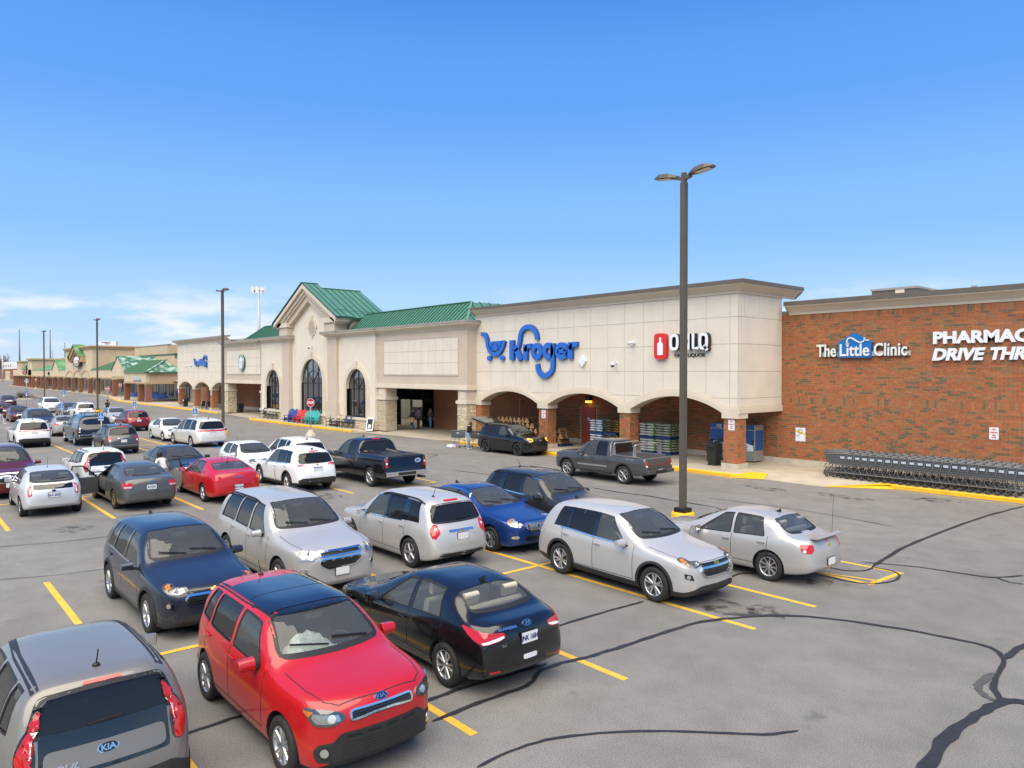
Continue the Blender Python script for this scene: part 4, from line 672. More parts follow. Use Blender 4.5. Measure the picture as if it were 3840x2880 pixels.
# landscaped island with shrubs, left of the far lamp posts
struct(MB().add([(-168, 17.5, .16), (-152, 16.6, .16), (-150, 19.5, .16), (-158, 22.0, .16), (-170, 22.4, .16)], [(0, 1, 2, 3, 4)]).build('planting_island', 'mulch' if 'mulch' in M else mat('mulch', (.085, .055, .035), .95, noise=.3, nscale=3))); 
kb = MB(); pts = [(-168, 17.5), (-152, 16.6), (-150, 19.5), (-158, 22.0), (-170, 22.4), (-168, 17.5)]; [kb.bar((*a, .09), (*b, .09), .2, .2) for a, b in zip(pts, pts[1:])]; struct(kb.build('island_kerb', 'concrete_light'))
for i, (x, y) in enumerate(((-154, 18.4), (-157, 19.6), (-161, 19.2))):
    rnd = random.Random(i); root = thing('bare_shrub', ('low bare shrub at the near corner of the planting island', 'bare shrub in the middle of the planting island', 'bare shrub at the far end of the planting island')[i], 'shrub', (x, y, .16), 0, 'shrubs on the planting island'); q = MB()
    for k in range(60): d = Vector((rnd.uniform(-1, 1), rnd.uniform(-1, 1), rnd.uniform(.5, 1.5))).normalized() * rnd.uniform(.6, 1.3); q.tube([(0, 0, 0), d * .5 + Vector((0, 0, .05)), d], [.03, .02, .008], 3, 0, False)
    q.build('crown', 'twig', root)
# ================================================================== cars
def paint(name, col, metal=.0, rough=.32):
    return mat('paint_' + name, col, rough, metal, .5, .7, .04, noise=.04, nscale=1.5)
mat('PAINT', (.5, .5, .5), .3, .3, .5, 1)
mat('cladding', (.022, .022, .023), .62, noise=.15, nscale=6)
mat('well', (.008, .008, .008), .9)
mat('cabin', (.085, .085, .085), .8); mat('cabin_beige', (.46, .42, .33), .8); mat('cabin_grey', (.20, .20, .20), .8)
mat('tyre', (.018, .018, .018), .78, noise=.2, nscale=20); mat('rim', (.52, .53, .54), .28, .85); mat('rim_black', (.012, .012, .012), .35); mat('rim_dark', (.06, .06, .062), .5); mat('rim_bronze', (.20, .13, .06), .5, .6)
mat('chrome', (.78, .78, .79), .09, 1.0); mat('satin', (.55, .56, .57), .35, .8); mat('black_gloss', (.008, .008, .009), .06, coat=1); mat('black_trim', (.012, .012, .012), .5)
mat('lens_red', (.42, .006, .006), .08, coat=1, emit=(.5, .01, .005), estr=.12); mat('lens_clear', (.62, .63, .62), .1, .3, coat=1); mat('lens_amber', (.85, .25, .02), .12, coat=1); mat('lens_dark', (.12, .12, .125), .08, .3, coat=1)
mat('lamp_bowl', (.75, .75, .73), .12, .9); mat('plate', (.72, .73, .74), .45); mat('plate_ink', (.04, .05, .16), .5); mat('gold', (.80, .52, .10), .2, .9); mat('white_lens', (.9, .9, .9), .1, coat=1)
mat('amber_lit', (.9, .4, .02), .2, emit=(1, .42, .01), estr=1.6); mat('red_lit', (.8, .05, .02), .2, emit=(1, .06, .01), estr=1.4)
glassmat('glass', (.74, .79, .76), .95, 1.50, film=.12); glassmat('glass_tint', (.13, .135, .135), .95, 1.50, film=.03); glassmat('glass_lens', (.93, .94, .94), 1, 1.45)
mat('headliner', (.3, .3, .3), .9)

class Loft: pass
def superpt(th, n): return math.cos(th) ** (2 / n), math.sin(th) ** (2 / n)
LOW = [(.0, .93), (.06, .957), (.16, .98), (.3, .995), (.48, 1), (.68, .998), (.84, .987), (.94, .968), (1.0, .945)]
NU = 9
def stations(sp):
    L = sp['L']; S = [0, .015, .04, .08, .13, .19, .26]; x = .36
    while x < L - .42: S.append(x); x += .11
    S += [L - .38, L - .30, L - .22, L - .16, L - .10, L - .05, L - .02, L]
    for p, _ in sp['top']:
        if .3 < p < L - .01: S.append(p)
    S = sorted(S); o = [S[0]]
    for s in S[1:]:
        if s - o[-1] > .012: o.append(s)
    return o
def loft_funcs(sp):
    F = Loft(); L = sp['L']; F.T = pchip(sp['top']); F.B = pchip(sp['belt'])
    F.Wf = pchip(sp.get('wid') or [(0, .66), (.04, .76), (.12, .86), (.3, .935), (.7, .985), (1.2, 1), (L - 1.0, 1), (L - .5, .965), (L - .2, .915), (L - .06, .85), (L, .76)])
    F.Z = pchip(sp.get('bot') or [(0, .34), (.05, .27), (.15, .22), (.6, .2), (L - .7, .22), (L - .15, .30), (L - .03, .36), (L, .42)])
    F.bow = pchip(sp.get('bow') or [(0, .17), (.5, .13), (1.2, .10), (2.0, .07), (2.5, 0), (L - 1.2, 0), (L - .5, -.06), (L, -.12)])
    F.N = pchip(sp.get('nexp') or [(0, 3.2), (1.0, 3.2), (sp['cowl'] + .25, 5), (L - .6, 5), (L, 3)])
    F.Hr = max(z for _, z in sp['top']); F.th = sp.get('th', .76); F.hw = sp['W'] / 2
    return F
def ring(sp, F, s, inset=0, zb=None):
    top = F.T(s) - inset; w_ = F.hw * F.Wf(s) - inset; z0 = F.Z(s) if zb is None else zb; bl = min(F.B(s), top - .025); bl = max(bl, z0 + .03); top = max(top, bl + .02)
    n = F.N(s); P = [(0, z0), (.465 * w_, z0), (.93 * w_, z0)]
    for t, a in LOW[1:]: P.append((w_ * a, z0 + (bl - z0) * t))
    ws = w_ * LOW[-1][1]
    for k in range(1, NU + 1):
        cy, cz = superpt(math.pi / 2 * k / NU, n)
        if k == NU: cy = 0
        z = bl + (top - bl) * cz; f = 1 - (1 - F.th) * max(0, (z - bl)) / max(.2, F.Hr - bl) if top > bl + .12 else 1 - .06 * cz
        P.append((ws * cy * f, z))
    return P
def lx(sp, s): return sp['fo'] + sp['wb'] / 2 - s
def make_loft(sp, F, S, inset=0, zb=None):
    V, FA, MI = [], [], []; rings = []
    def add(s, y, z):
        V.append((lx(sp, s + F.bow(s) * (y / F.hw) ** 2), y, z)); return len(V) - 1
    for s in S:
        P = ring(sp, F, s, inset, zb); K = len(P); rt = [add(s, y, z) for y, z in P]; lf = [rt[0]] + [add(s, -y, z) for y, z in P[1:-1]] + [rt[-1]]; rings.append((rt, lf, P, s))
    cl = sp.get('clad_rows', 0)
    for a, b in zip(rings, rings[1:]):
        for side in (0, 1):
            for i in range(K - 1):
                q = [a[side][i], b[side][i], b[side][i + 1], a[side][i + 1]]
                if side: q.reverse()
                q2 = [];  [q2.append(v) for v in q if v not in q2]
                FA.append(tuple(q2)); MI.append(1 if (i < 2 + cl) else 0)
    for e in (0, -1):
        rt, lf, P, s = rings[e]; rows = []
        for i in range(2, K - 1):
            y, z = P[i]
            if i == 2: row = [lf[2], lf[1], rt[0], rt[1], rt[2]]
            else: row = [lf[i]] + [add(s, y * c, z) for c in (-.5, 0, .5)] + [rt[i]]
            rows.append(row)
        for ri, (r0, r1) in enumerate(zip(rows, rows[1:])):
            for j in range(4):
                q = (r0[j], r0[j + 1], r1[j + 1], r1[j]); FA.append(q if e == 0 else q[::-1]); MI.append(1 if ri < cl else 0)
        for j in range(4):
            q = (rows[-1][j], rows[-1][j + 1], rt[-1]); FA.append(q if e == 0 else q[::-1]); MI.append(0)
    return V, FA, MI
def bm_mesh(V, FA, MI, mats, name='m'):
    me = bpy.data.meshes.new(name); me.from_pydata(V, [], FA)
    for m in mats: me.materials.append(M[m])
    me.polygons.foreach_set('material_index', MI)
    b = bmesh.new(); b.from_mesh(me); bmesh.ops.remove_doubles(b, verts=b.verts, dist=.0004); bmesh.ops.dissolve_degenerate(b, dist=.0004, edges=b.edges); bmesh.ops.recalc_face_normals(b, faces=b.faces); b.to_mesh(me); b.free(); me.update(); return me
class Surf:
    """ray-cast access to a car's outer skin; coordinates: front/back unwrap (s, z), side (x, z), top (x, y)"""
    def __init__(s, sp, F, me):
        s.sp, s.F, s.me = sp, F, me; b = bmesh.new(); b.from_mesh(me); s.bvh = BVHTree.FromBMesh(b); b.free()
        s.vn = [v.normal.copy() for v in me.vertices]; s.co = [v.co.copy() for v in me.vertices]; s.pv = [tuple(p.vertices) for p in me.polygons]
        s.cont = {'F': s.contour(True), 'B': s.contour(False)}
    def contour(s, front):
        sp, F = s.sp, s.F; L = sp['L']; pts = []; S = [0, .02, .05, .1, .16, .24, .35, .5, .7, .95, 1.2, 1.5]; e = 0 if front else L
        w0 = F.hw * F.Wf(e) * .99
        for k in range(8): y = w0 * k / 8; pts.append((lx(sp, e + F.bow(e) * (y / F.hw) ** 2), y))
        for q in S:
            st = q if front else L - q; y = F.hw * F.Wf(st) * .99; pts.append((lx(sp, st + F.bow(st) * (y / F.hw) ** 2), y))
        d = [0]
        for a, b in zip(pts, pts[1:]): d.append(d[-1] + math.hypot(b[0] - a[0], b[1] - a[1]))
        return pts, d
    def unw(s, k, u):
        pts, d = s.cont[k]; a = abs(u); i = 0
        while i < len(d) - 2 and a > d[i + 1]: i += 1
        t = (a - d[i]) / (d[i + 1] - d[i]); p = [pts[i][j] + (pts[i + 1][j] - pts[i][j]) * t for j in (0, 1)]
        j0, j1 = max(0, i - 1), min(len(pts) - 1, i + 2); tx, ty = pts[j1][0] - pts[j0][0], pts[j1][1] - pts[j0][1]; l = math.hypot(tx, ty)
        n = (ty / l, -tx / l)
        if k == 'B': n = (-n[0], -n[1]) if n[0] > 0 and i < 8 else n
        if n[1] < 0: n = (-n[0], -n[1])
        if k == 'F' and n[0] < -.3: n = (-n[0], n[1])
        if k == 'B' and n[0] > .3: n = (-n[0], n[1])
        sg = 1 if u >= 0 else -1; return Vector((p[0], p[1] * sg, 0)), Vector((n[0], n[1] * sg, 0))
    def hit(s, k, u, v):
        if k in 'FB': p, n = s.unw(k, u); o = p + n * .6; o.z = v; d = -n
        elif k == 'L': o, d = Vector((u, 3, v)), Vector((0, -1, 0))
        elif k == 'R': o, d = Vector((u, -3, v)), Vector((0, 1, 0))
        elif k == 'T': o, d = Vector((u, v, 4)), Vector((0, 0, -1))
        elif k == 'f': o, d = Vector((5, u, v)), Vector((-1, 0, 0))
        elif k == 'b': o, d = Vector((-5, u, v)), Vector((1, 0, 0))
        h, nn, fi, _ = s.bvh.ray_cast(o, d)
        if k in 'fb':
            lim = lx(s.sp, s.sp['cowl'] - .1) if k == 'f' else lx(s.sp, s.sp['L'] * .5); t = 0
            while (h is None or h.x > lim or (k == 'f' and h.x < lim - 1.5)) and t < 30: t += 1; o.y *= .97; h, nn, fi, _ = s.bvh.ray_cast(o, d)
        if k in 'FB':
            t = 0
            while h is None and t < 25: t += 1; o.z -= .012; h, nn, fi, _ = s.bvh.ray_cast(o, d)
        if h is None: h, nn, fi, _ = s.bvh.find_nearest(o + d * (.6 if k in 'FB' else 2.1))
        return h, s.snorm(h, fi)
    def snorm(s, h, fi):
        n = Vector(); 
        for v in s.pv[fi]:
            n += s.vn[v] / max(1e-4, (s.co[v] - h).length)
        return n.normalized()
    def patch(s, mb, k, poly, off=.006, skirt=.02, mi=0, maxe=.07, smooth=True):
        b = bmesh.new(); vs = [b.verts.new((p[0], p[1], 0)) for p in poly]
        try: b.faces.new(vs)
        except ValueError: b.free(); return
        bmesh.ops.triangulate(b, faces=b.faces)
        for _ in range(4):
            lg = [e for e in b.edges if e.calc_length() > maxe]
            if not lg: break
            bmesh.ops.subdivide_edges(b, edges=lg, cuts=1); bmesh.ops.triangulate(b, faces=[f for f in b.faces if len(f.verts) > 3])
        b.verts.ensure_lookup_table(); b.verts.index_update(); hn = [s.hit(k, v.co.x, v.co.y) for v in b.verts]
        P = [h + n * off for h, n in hn]; FA = [tuple(v.index for v in f.verts) for f in b.faces]
        c = sum((n for _, n in hn), Vector()); a = FA[0]; nn = (P[a[1]] - P[a[0]]).cross(P[a[2]] - P[a[0]])
        if nn.dot(c) < 0: FA = [f[::-1] for f in FA]
        mb.add(P, FA, mi, smooth)
        if skirt:
            be = [e for e in b.edges if len(e.link_faces) == 1]; o = len(mb.v); Q = []; G = []
            for e in be:
                i, j = e.verts[0].index, e.verts[1].index; q = len(Q); Q += [P[i], P[j], hn[j][0] - hn[j][1] * (skirt - off), hn[i][0] - hn[i][1] * (skirt - off)]; G.append((q, q + 1, q + 2, q + 3))
            mb.add(Q, G, mi)
        b.free()
    def ribbon(s, mb, k, path, wd, off=.004, mi=0, closed=False, step=.06, th=0):
        pts = []; n = len(path)
        for i in range(n if closed else n - 1):
            a, b = path[i], path[(i + 1) % n]; m = max(1, int(math.hypot(b[0] - a[0], b[1] - a[1]) / step))
            for j in range(m): pts.append((a[0] + (b[0] - a[0]) * j / m, a[1] + (b[1] - a[1]) * j / m))
        if not closed: pts.append(path[-1])
        P = []; prev = None; n = len(pts); row = 4 if th else 2
        for i, p in enumerate(pts):
            a = pts[(i - 1) % n] if closed or i > 0 else p; b = pts[(i + 1) % n] if closed or i < n - 1 else p
            tx, ty = b[0] - a[0], b[1] - a[1]; l = math.hypot(tx, ty) or 1; nx, ny = -ty / l * wd / 2, tx / l * wd / 2
            h1, m1 = s.hit(k, p[0] + nx, p[1] + ny); h2, m2 = s.hit(k, p[0] - nx, p[1] - ny)
            if (h1 - h2).length > 2.2 * wd + .02:
                ref = prev if i and prev is not None else (h1 + h2) / 2
                if (h1 - ref).length < (h2 - ref).length: h2, m2 = h1.copy(), m1
                else: h1, m1 = h2.copy(), m2
            prev = (h1 + h2) / 2
            if th: P += [h1 - m1 * .004, h1 + m1 * th, h2 + m2 * th, h2 - m2 * .004]
            else: P += [h1 + m1 * off, h2 + m2 * off]
        FA = []
        for i in range(n if closed else n - 1):
            j = (i + 1) % n
            for r in range(row - 1): FA.append((i * row + r, j * row + r, j * row + r + 1, i * row + r + 1))
        mb.add(P, FA, mi, not th)
def rpoly(pts, r=.03, n=3):
    """round the corners of an outline"""
    o = []; m = len(pts)
    for i in range(m):
        p, a, b = Vector(pts[i]), Vector(pts[i - 1]), Vector(pts[(i + 1) % m]); d1, d2 = a - p, b - p; rr = min(r, d1.length * .45, d2.length * .45)
        q1, q2 = p + d1.normalized() * rr, p + d2.normalized() * rr
        for k in range(n + 1): t = k / n; o.append(tuple(q1 * (1 - t) ** 2 + p * 2 * t * (1 - t) + q2 * t * t))
    return o
def prism_mesh(poly, axis, a, b, mats, mi):
    mb = MB()
    f = {'y': (lambda u, v: (u, a, v), lambda u, v: (u, b, v)), 'x': (lambda u, v: (a, u, v), lambda u, v: (b, u, v))}[axis]
    mb.prism(poly, f[0], f[1], mi); return bm_mesh(mb.v, mb.f, mb.m, mats)
def wheel_proto(r, wd, style, rimmat, frac=.66):
    """tyre, rim meshes about the wheel centre, axle along y, outer face towards -y"""
    mt = Matrix.Rotation(R(90), 4, 'X'); rr = r * frac; t = MB()
    t.lathe([(rr * .98, -wd * .42), (rr * 1.05, -wd * .5), (r * .93, -wd * .5), (r * .985, -wd * .42), (r, -wd * .3), (r, wd * .3), (r * .985, wd * .42), (r * .93, wd * .5), (rr * 1.05, wd * .5), (rr * .98, wd * .42)], 36, 0, mt)
    m = MB(); m.lathe([(rr * .99, wd * .40), (rr * 1.0, wd * .46), (rr * .95, wd * .47), (rr * .90, wd * .36), (rr * .88, -wd * .3)], 36, 0, mt)
    m.lathe([(rr * .9, wd * .02), (.001, wd * .02)], 24, 1, mt)
    m.lathe([(rr * .2, wd * .22), (rr * .19, wd * .36), (rr * .12, wd * .40), (.001, wd * .40)], 16, 0, mt)
    ns, tw, dbl = style
    for k in range(ns):
        for dv in ((-dbl, dbl) if dbl else (0,)):
            a0 = 2 * math.pi * k / ns + R(12); a1 = a0 + dv; ca, sa = math.cos(a0 + dv * .25), math.sin(a0 + dv * .25); cb, sb = math.cos(a1), math.sin(a1)
            p0 = Vector((ca * rr * .14, sa * rr * .14, wd * .33)); p1 = Vector((cb * rr * .93, sb * rr * .93, wd * .36)); d = (p1 - p0); sd = d.cross(Vector((0, 0, 1))).normalized(); P = []
            for p, q in ((p0, 1.0), (p1, .8)):
                P += [p + sd * tw * q * r, p + sd * tw * .55 * q * r + Vector((0, 0, wd * .07)), p - sd * tw * .55 * q * r + Vector((0, 0, wd * .07)), p - sd * tw * q * r, p - sd * tw * q * r - Vector((0, 0, wd * .16)), p + sd * tw * q * r - Vector((0, 0, wd * .16))]
            m.add([mt @ p for p in P], [(i, (i + 1) % 6, 6 + (i + 1) % 6, 6 + i) for i in range(6)], 0)
    return t.mesh('tyre', 'tyre'), m.mesh('rim', [rimmat, 'rim_dark'])
def seat_mesh(mat_, wd=.5):
    b = MB(); 
    def cush(pts, y0, y1):
        b.prism(rpoly(pts, .06), lambda u, v: (u, y0, v), lambda u, v: (u, y1, v))
    cush([(-.22, .0), (.28, .04), (.30, .16), (-.22, .12)], -wd / 2, wd / 2)
    cush([(-.24, .08), (-.10, .10), (-.26, .66), (-.38, .64)], -wd / 2 * .92, wd / 2 * .92)
    if wd < .8: cush([(-.30, .68), (-.21, .70), (-.24, .88), (-.34, .86)], -.13, .13)
    else:
        for yy in (-wd * .3, wd * .3): cush([(-.30, .66), (-.21, .68), (-.24, .86), (-.34, .84)], yy - .13, yy + .13)
    return b.mesh('seat', mat_)
WHEELS = {}
def car_model(sp):
    F = loft_funcs(sp); S = stations(sp); L = sp['L']; hw = F.hw; wb = sp['wb']; mats = ['PAINT', sp.get('clad', 'PAINT'), 'well', 'cabin']
    X = lambda s: lx(sp, s)
    outer = bm_mesh(*make_loft(sp, F, S), mats, 'outer'); outer.update(); SF = Surf(sp, F, outer)
    # ---- side window outlines (x, z)
    def zlo(s): return F.B(s) + sp.get('wlo', .035)
    def zhi(s): b = F.B(s); return b + (F.T(s) - b) * sp.get('whi', .86)
    wins = []
    for (a0, a1, b0, b1) in sp['wins']:      # front edge s at bottom / top, rear edge s at bottom / top
        up, lo = [], []
        for k in range(15):
            t = k / 14; st = a1 + (b1 - a1) * t; sb = a0 + (b0 - a0) * t; up.append((X(st), max(zhi(st), zlo(st) + .015))); lo.append((X(sb), zlo(sb)))
        wins.append(rpoly(lo + up[::-1], sp.get('wr', .03), 2) if sp.get('wr', 1) else lo + up[::-1])
    ro = F.Hr
    def fbpoly(z0, z1, s0, k0, k1, r=.06):
        """front / rear glass outline in (y, z)"""
        h0 = hw * F.Wf(s0) * .945; f = lambda z: h0 * (1 - (1 - F.th) * max(0, z - F.B(s0)) / max(.2, F.Hr - F.B(s0))); a, b = f(z0) * k0, f(z1) * k1; n = 8
        bt = [(-a + 2 * a * i / n, z0 - .03 * (1 - (2 * i / n - 1) ** 2) * sp.get('wsag', .6)) for i in range(n + 1)]; tp = [(b - 2 * b * i / n, z1 + .03 * (1 - (2 * i / n - 1) ** 2)) for i in range(n + 1)]
        return rpoly(bt + tp, r, 2)
    ws = fbpoly(*sp['ws']); rg = fbpoly(*sp['rg']) if sp.get('rg') else None
    # ---- cutters
    cut = []
    xs0, xs1 = sp['cab']
    Sc = [xs0 + (xs1 - xs0) * k / 16 for k in range(17)]
    cut.append(bm_mesh(*(lambda a: (a[0], a[1], [3] * len(a[1])))(make_loft(sp, F, Sc, .045, .42)), mats, 'cut'))
    for p in wins: cut.append(prism_mesh(p, 'y', -2, 2, mats, 3))
    cut.append(prism_mesh(ws, 'x', X(sp['cab'][0]) - .6 - .5, 4, mats, 3))
    if rg: cut.append(prism_mesh(rg, 'x', X(sp['cab'][1]) + .5, -4, mats, 3))
    rw = sp['r'] * 1.16
    for sx_ in (wb / 2, -wb / 2):
        for sy in (-1, 1):
            c = MB(); mt = Matrix.Translation((sx_, sy * (hw + .3), sp['r'] + .01)) @ Matrix.Rotation(R(90) * sy, 4, 'X'); c.lathe([(rw, -.05), (rw, .3 + .34)], 28, 2, mt, False, True); cut.append(bm_mesh(c.v, c.f, [2] * len(c.f), mats, 'cut'))
    o = mobj('tmp', outer.copy()); tc_ = bpy.data.collections.new('cutters'); COL.children.link(tc_)
    for me in cut: tc_.objects.link(bpy.data.objects.new('cut', me))
    b = o.modifiers.new('b', 'BOOLEAN'); b.operand_type = 'COLLECTION'; b.collection = tc_; b.solver = 'EXACT'; b.operation = 'DIFFERENCE'
    me = bpy.data.meshes.new_from_object(o.evaluated_get(bpy.context.evaluated_depsgraph_get()))
    for q in list(tc_.objects): bpy.data.objects.remove(q)
    bpy.data.collections.remove(tc_); bpy.data.objects.remove(o)
    # ---- cut at the door edges, then split the skin into body, hood, doors, tailgate
    bb = bmesh.new(); bb.from_mesh(me)
    for s in sp['doors']: bmesh.ops.bisect_plane(bb, geom=bb.verts[:] + bb.edges[:] + bb.faces[:], plane_co=(X(s), 0, 0), plane_no=(1, 0, 0), dist=.0005)
    bb.to_mesh(me); bb.free(); me.update()
    grp = {}; D = sp['doors']; cw = X(sp['cowl'])
    for p in me.polygons:
        c = p.center; h, n, fi, dist = SF.bvh.find_nearest(c); key = 'body'; skin = dist < .004 and p.material_index < 2
        if skin and abs(c.y) > hw * .55 and p.normal.z < .9:
            for k in range(len(D) - 1):
                if X(D[k + 1]) < c.x < X(D[k]) and .30 < c.z < F.T(min(max(X(0) - c.x, 0), L)) - .07: key = ('door', k, 1 if c.y > 0 else -1)
        elif skin and c.x > cw and n.z > .5 and abs(c.y) < hw * .86: key = 'hood'
        elif skin and c.x < X(L - .9) and n.x < -.25 and c.z > sp.get('tgz', .55) and abs(c.y) < hw * .8 and sp.get('tail_name'): key = sp['tail_name']
        grp.setdefault(key, []).append((p.index, skin))
    def submesh(name, lst):
        vm, V, FA, MI, NR = {}, [], [], [], []
        for pi, skin in lst:
            p = me.polygons[pi]; f = []
            for v in p.vertices:
                if v not in vm: vm[v] = len(V); V.append(me.vertices[v].co.copy())
                f.append(vm[v])
                if skin: h, n, fi, _ = SF.bvh.find_nearest(me.vertices[v].co); NR.append(SF.snorm(h, fi))
                else: NR.append(p.normal.copy())
            FA.append(f); MI.append(p.material_index)
        q = bpy.data.meshes.new(name); q.from_pydata(V, [], FA)
        for m in mats: q.materials.append(M[m])
        q.polygons.foreach_set('material_index', MI); q.polygons.foreach_set('use_smooth', [True] * len(FA)); q.update(); q.normals_split_custom_set(NR); return q
    root = bpy.data.objects.new(sp['name'], None); COL.objects.link(root)
    doors = {}
    for key, lst in grp.items():
        nm = key if isinstance(key, str) else 'door'; ob = mobj(nm, submesh(nm, lst), root)
        if not isinstance(key, str): doors[key[1:]] = ob
    # ---- glass
    tint = sp.get('tint', ['glass', 'glass_tint', 'glass_tint'])
    def pane(name, k, poly, m):
        q = MB(); SF.patch(q, k, poly, -.008, 0, 0, .12); return q.build(name, m, root)
    pane('windshield', 'f', ws, 'glass')
    if rg: pane('rear_window', 'b', rg, sp.get('rgmat', tint[-1]))
    for i, p in enumerate(wins):
        for k in 'LR': pane('side_window', k, p, tint[min(i, len(tint) - 1)])
    # ---- rubber seal / chrome around the side glass, seams
    q = MB()
    for p in (wins if not sp.get('dlo') else []):
        for k in 'LR': SF.ribbon(q, k, p, .022, .003, 0, True)
    SF.ribbon(q, 'f', ws, .045, .002, 0, True)
    if rg: SF.ribbon(q, 'b', rg, .04, .002, 0, True)
    for s in D:
        zt = zlo(s); pts = [(X(s), .36), (X(s), zt)]
        for k in 'LR': SF.ribbon(q, k, pts, .012, .002)
    for k in 'LR': SF.ribbon(q, k, [(X(D[0]), .36), (X(D[-1]), .36)], .012, .002)
    if sp.get('hoodline', True):
        a = sp['cowl']; wv = lambda s: hw * F.Wf(s) * .80; SF.ribbon(q, 'T', [(X(a - .05), wv(a)), (X(a * .5), wv(a * .5)), (X(.25), wv(.25) * .95), (X(.14), wv(.14) * .8), (X(.10), 0), (X(.14), -wv(.14) * .8), (X(.25), -wv(.25) * .95), (X(a * .5), -wv(a * .5)), (X(a - .05), -wv(a))], .012, .002)
    for sm in sp.get('seams', []): SF.ribbon(q, sm[0], sm[1], .012, .002)
    q.build('seal', 'black_trim', root)
    if sp.get('dlo'):
        for k in 'LR':
            q = MB()
            for p in sp['dlo']:
                pts = [(X(s), (zlo(s) - .008 if e < 0 else zhi(s) + .014)) for s, e in p]; SF.ribbon(q, k, pts, .03, .004, 0, p[0] == p[-1], .06, .006)
            q.build('window_trim', 'chrome', root)
        for (a0, a1, b0, b1), (c0, c1, d0, d1) in zip(sp['wins'], sp['wins'][1:]):
            for k in 'LR': q = MB(); SF.patch(q, k, [(X(b0 - .01), zlo(b0)), (X(c0 + .01), zlo(c0)), (X(c1 + .01), zhi(c1)), (X(b1 - .01), zhi(b1))], .003, 0); q.build('pillar_cover', 'black_gloss', root)
    # ---- handles
    for (k, sd), ob in doors.items():
        s = D[k + 1] - .13; z = F.B(s) - sp.get('hz', .10); q = MB(); kk = 'L' if sd > 0 else 'R'; h, n = SF.hit(kk, X(s), z)
        q.obox(h + n * .022, (.095, 0, 0), n * .012, Vector((0, 0, .016))); q.obox(h + n * .008 + Vector((.08, 0, 0)), (.014, 0, 0), n * .012, Vector((0, 0, .016))); q.obox(h + n * .008 - Vector((.08, 0, 0)), (.014, 0, 0), n * .012, Vector((0, 0, .016)))
        q.build('handle', sp.get('handle', 'PAINT'), ob, bevel=.006)
    # ---- mirrors
    for sd in (-1, 1):
        s = sp.get('mir', sp['cowl'] + .42); z = F.B(s) + .075; y = hw * 1.0 + .10; q = MB()
        pr = rpoly([(-.07, -.075), (.05, -.075), (.075, .01), (.03, .085), (-.07, .085)], .03)
        q.prism(pr, lambda u, v: (X(s) + u, sd * (y - .10), z + v), lambda u, v: (X(s) + u * .8, sd * (y + .10), z + v * .82)); mo = q.build('mirror', sp.get('mircap', 'PAINT'), root, bevel=.015)
        q = MB(); q.box(X(s) - .076, X(s) - .071, min(sd * (y - .085), sd * (y + .085)), max(sd * (y - .085), sd * (y + .085)), z - .06, z + .07); q.build('mirror_glass', 'chrome', mo)
        q = MB(); q.bar((X(s) - .02, sd * (hw * .88), z - .06), (X(s), sd * (y - .06), z - .05), .09, .04); q.build('mirror_arm', 'black_trim', mo)
    # ---- wheels
    key = (sp['r'], sp.get('style'), sp.get('rim', 'rim'))
    if key not in WHEELS: WHEELS[key] = wheel_proto(sp['r'], .225, sp.get('style', (5, .075, R(13))), sp.get('rim', 'rim'), sp.get('rfrac', .67))
    ty, ri = WHEELS[key]
    for ax in (wb / 2, -wb / 2):
        for sd in (-1, 1):
            e = bpy.data.objects.new('wheel', None); COL.objects.link(e); e.parent = root; e.location = (ax, sd * (hw - .125), sp['r']); e.rotation_euler = (0, random.uniform(0, 6), 0 if sd < 0 else math.pi); mobj('tyre', ty, e); mobj('rim', ri, e)
    if sp.get('archtrim'):
        for ax in (wb / 2, -wb / 2):
            for k in 'LR':
                q = MB(); SF.ribbon(q, k, [(ax + math.cos(t) * (rw + .025), sp['r'] + .01 + math.sin(t) * (rw + .025)) for t in [R(-8 + 196 * i / 20) for i in range(21)]], .055, .004, 0, False, .1, .012); q.build('arch_trim', sp['archtrim'], root)
    # ---- cabin
    c1 = sp.get('cabmat', 'cabin'); zf = .52; st = sp['cowl'] + .72 + (.1 if sp['H'] < 1.5 else 0); q = MB()
    q.prism([(X(sp['cowl'] + .12), .6), (X(sp['cowl'] + .50), .60), (X(sp['cowl'] + .47), F.B(sp['cowl'] + .4) - .02), (X(sp['cowl'] + .1), F.B(sp['cowl']) + .0)], lambda u, v: (u, -hw * .80, v), lambda u, v: (u, hw * .80, v)); q.build('dashboard', 'cabin', root)
    sm_ = seat_mesh(c1)
    for y in (-.38, .38): mobj('seat', sm_, root, (X(st + .45), y, zf - (.1 if sp['H'] < 1.5 else 0)))
    if sp.get('rear_seat', True): mobj('rear_seat', seat_mesh(c1, 1.28), root, (X(st + 1.32), 0, zf - (.06 if sp['H'] < 1.5 else 0)))
    q = MB(); cx, cz = X(sp['cowl'] + .66), F.B(sp['cowl'] + .5) - .06; q.tube([(cx - math.cos(t) * .07, .38 + math.sin(t) * .18, cz + math.cos(t) * .17) for t in [2 * math.pi * i / 16 for i in range(17)]], .014, 6); q.bar((cx, .22, cz), (cx, .54, cz), .02, .03); q.build('steering_wheel', 'cabin', root)
    q = MB(); q.obox((X(sp['ws'][2] + .25) if 0 else X(sp['roof0'] + .02), 0, F.T(sp['roof0']) - .13), (.02, 0, 0), (0, .12, 0), (0, 0, .035)); q.build('rear_view_mirror', 'cabin', root)
    # ---- wipers, plate, extras
    for y0, y1 in ((.50, .02), (-.06, -.52)):
        q = MB(); z0 = sp['ws'][0] + .005; h0, n0 = SF.hit('f', y0, z0 + .015); h1, n1 = SF.hit('f', y1, z0 + .075); q.bar(h0 + n0 * .02, h1 + n1 * .02, .025, .018); q.build('wiper', 'black_trim', root)
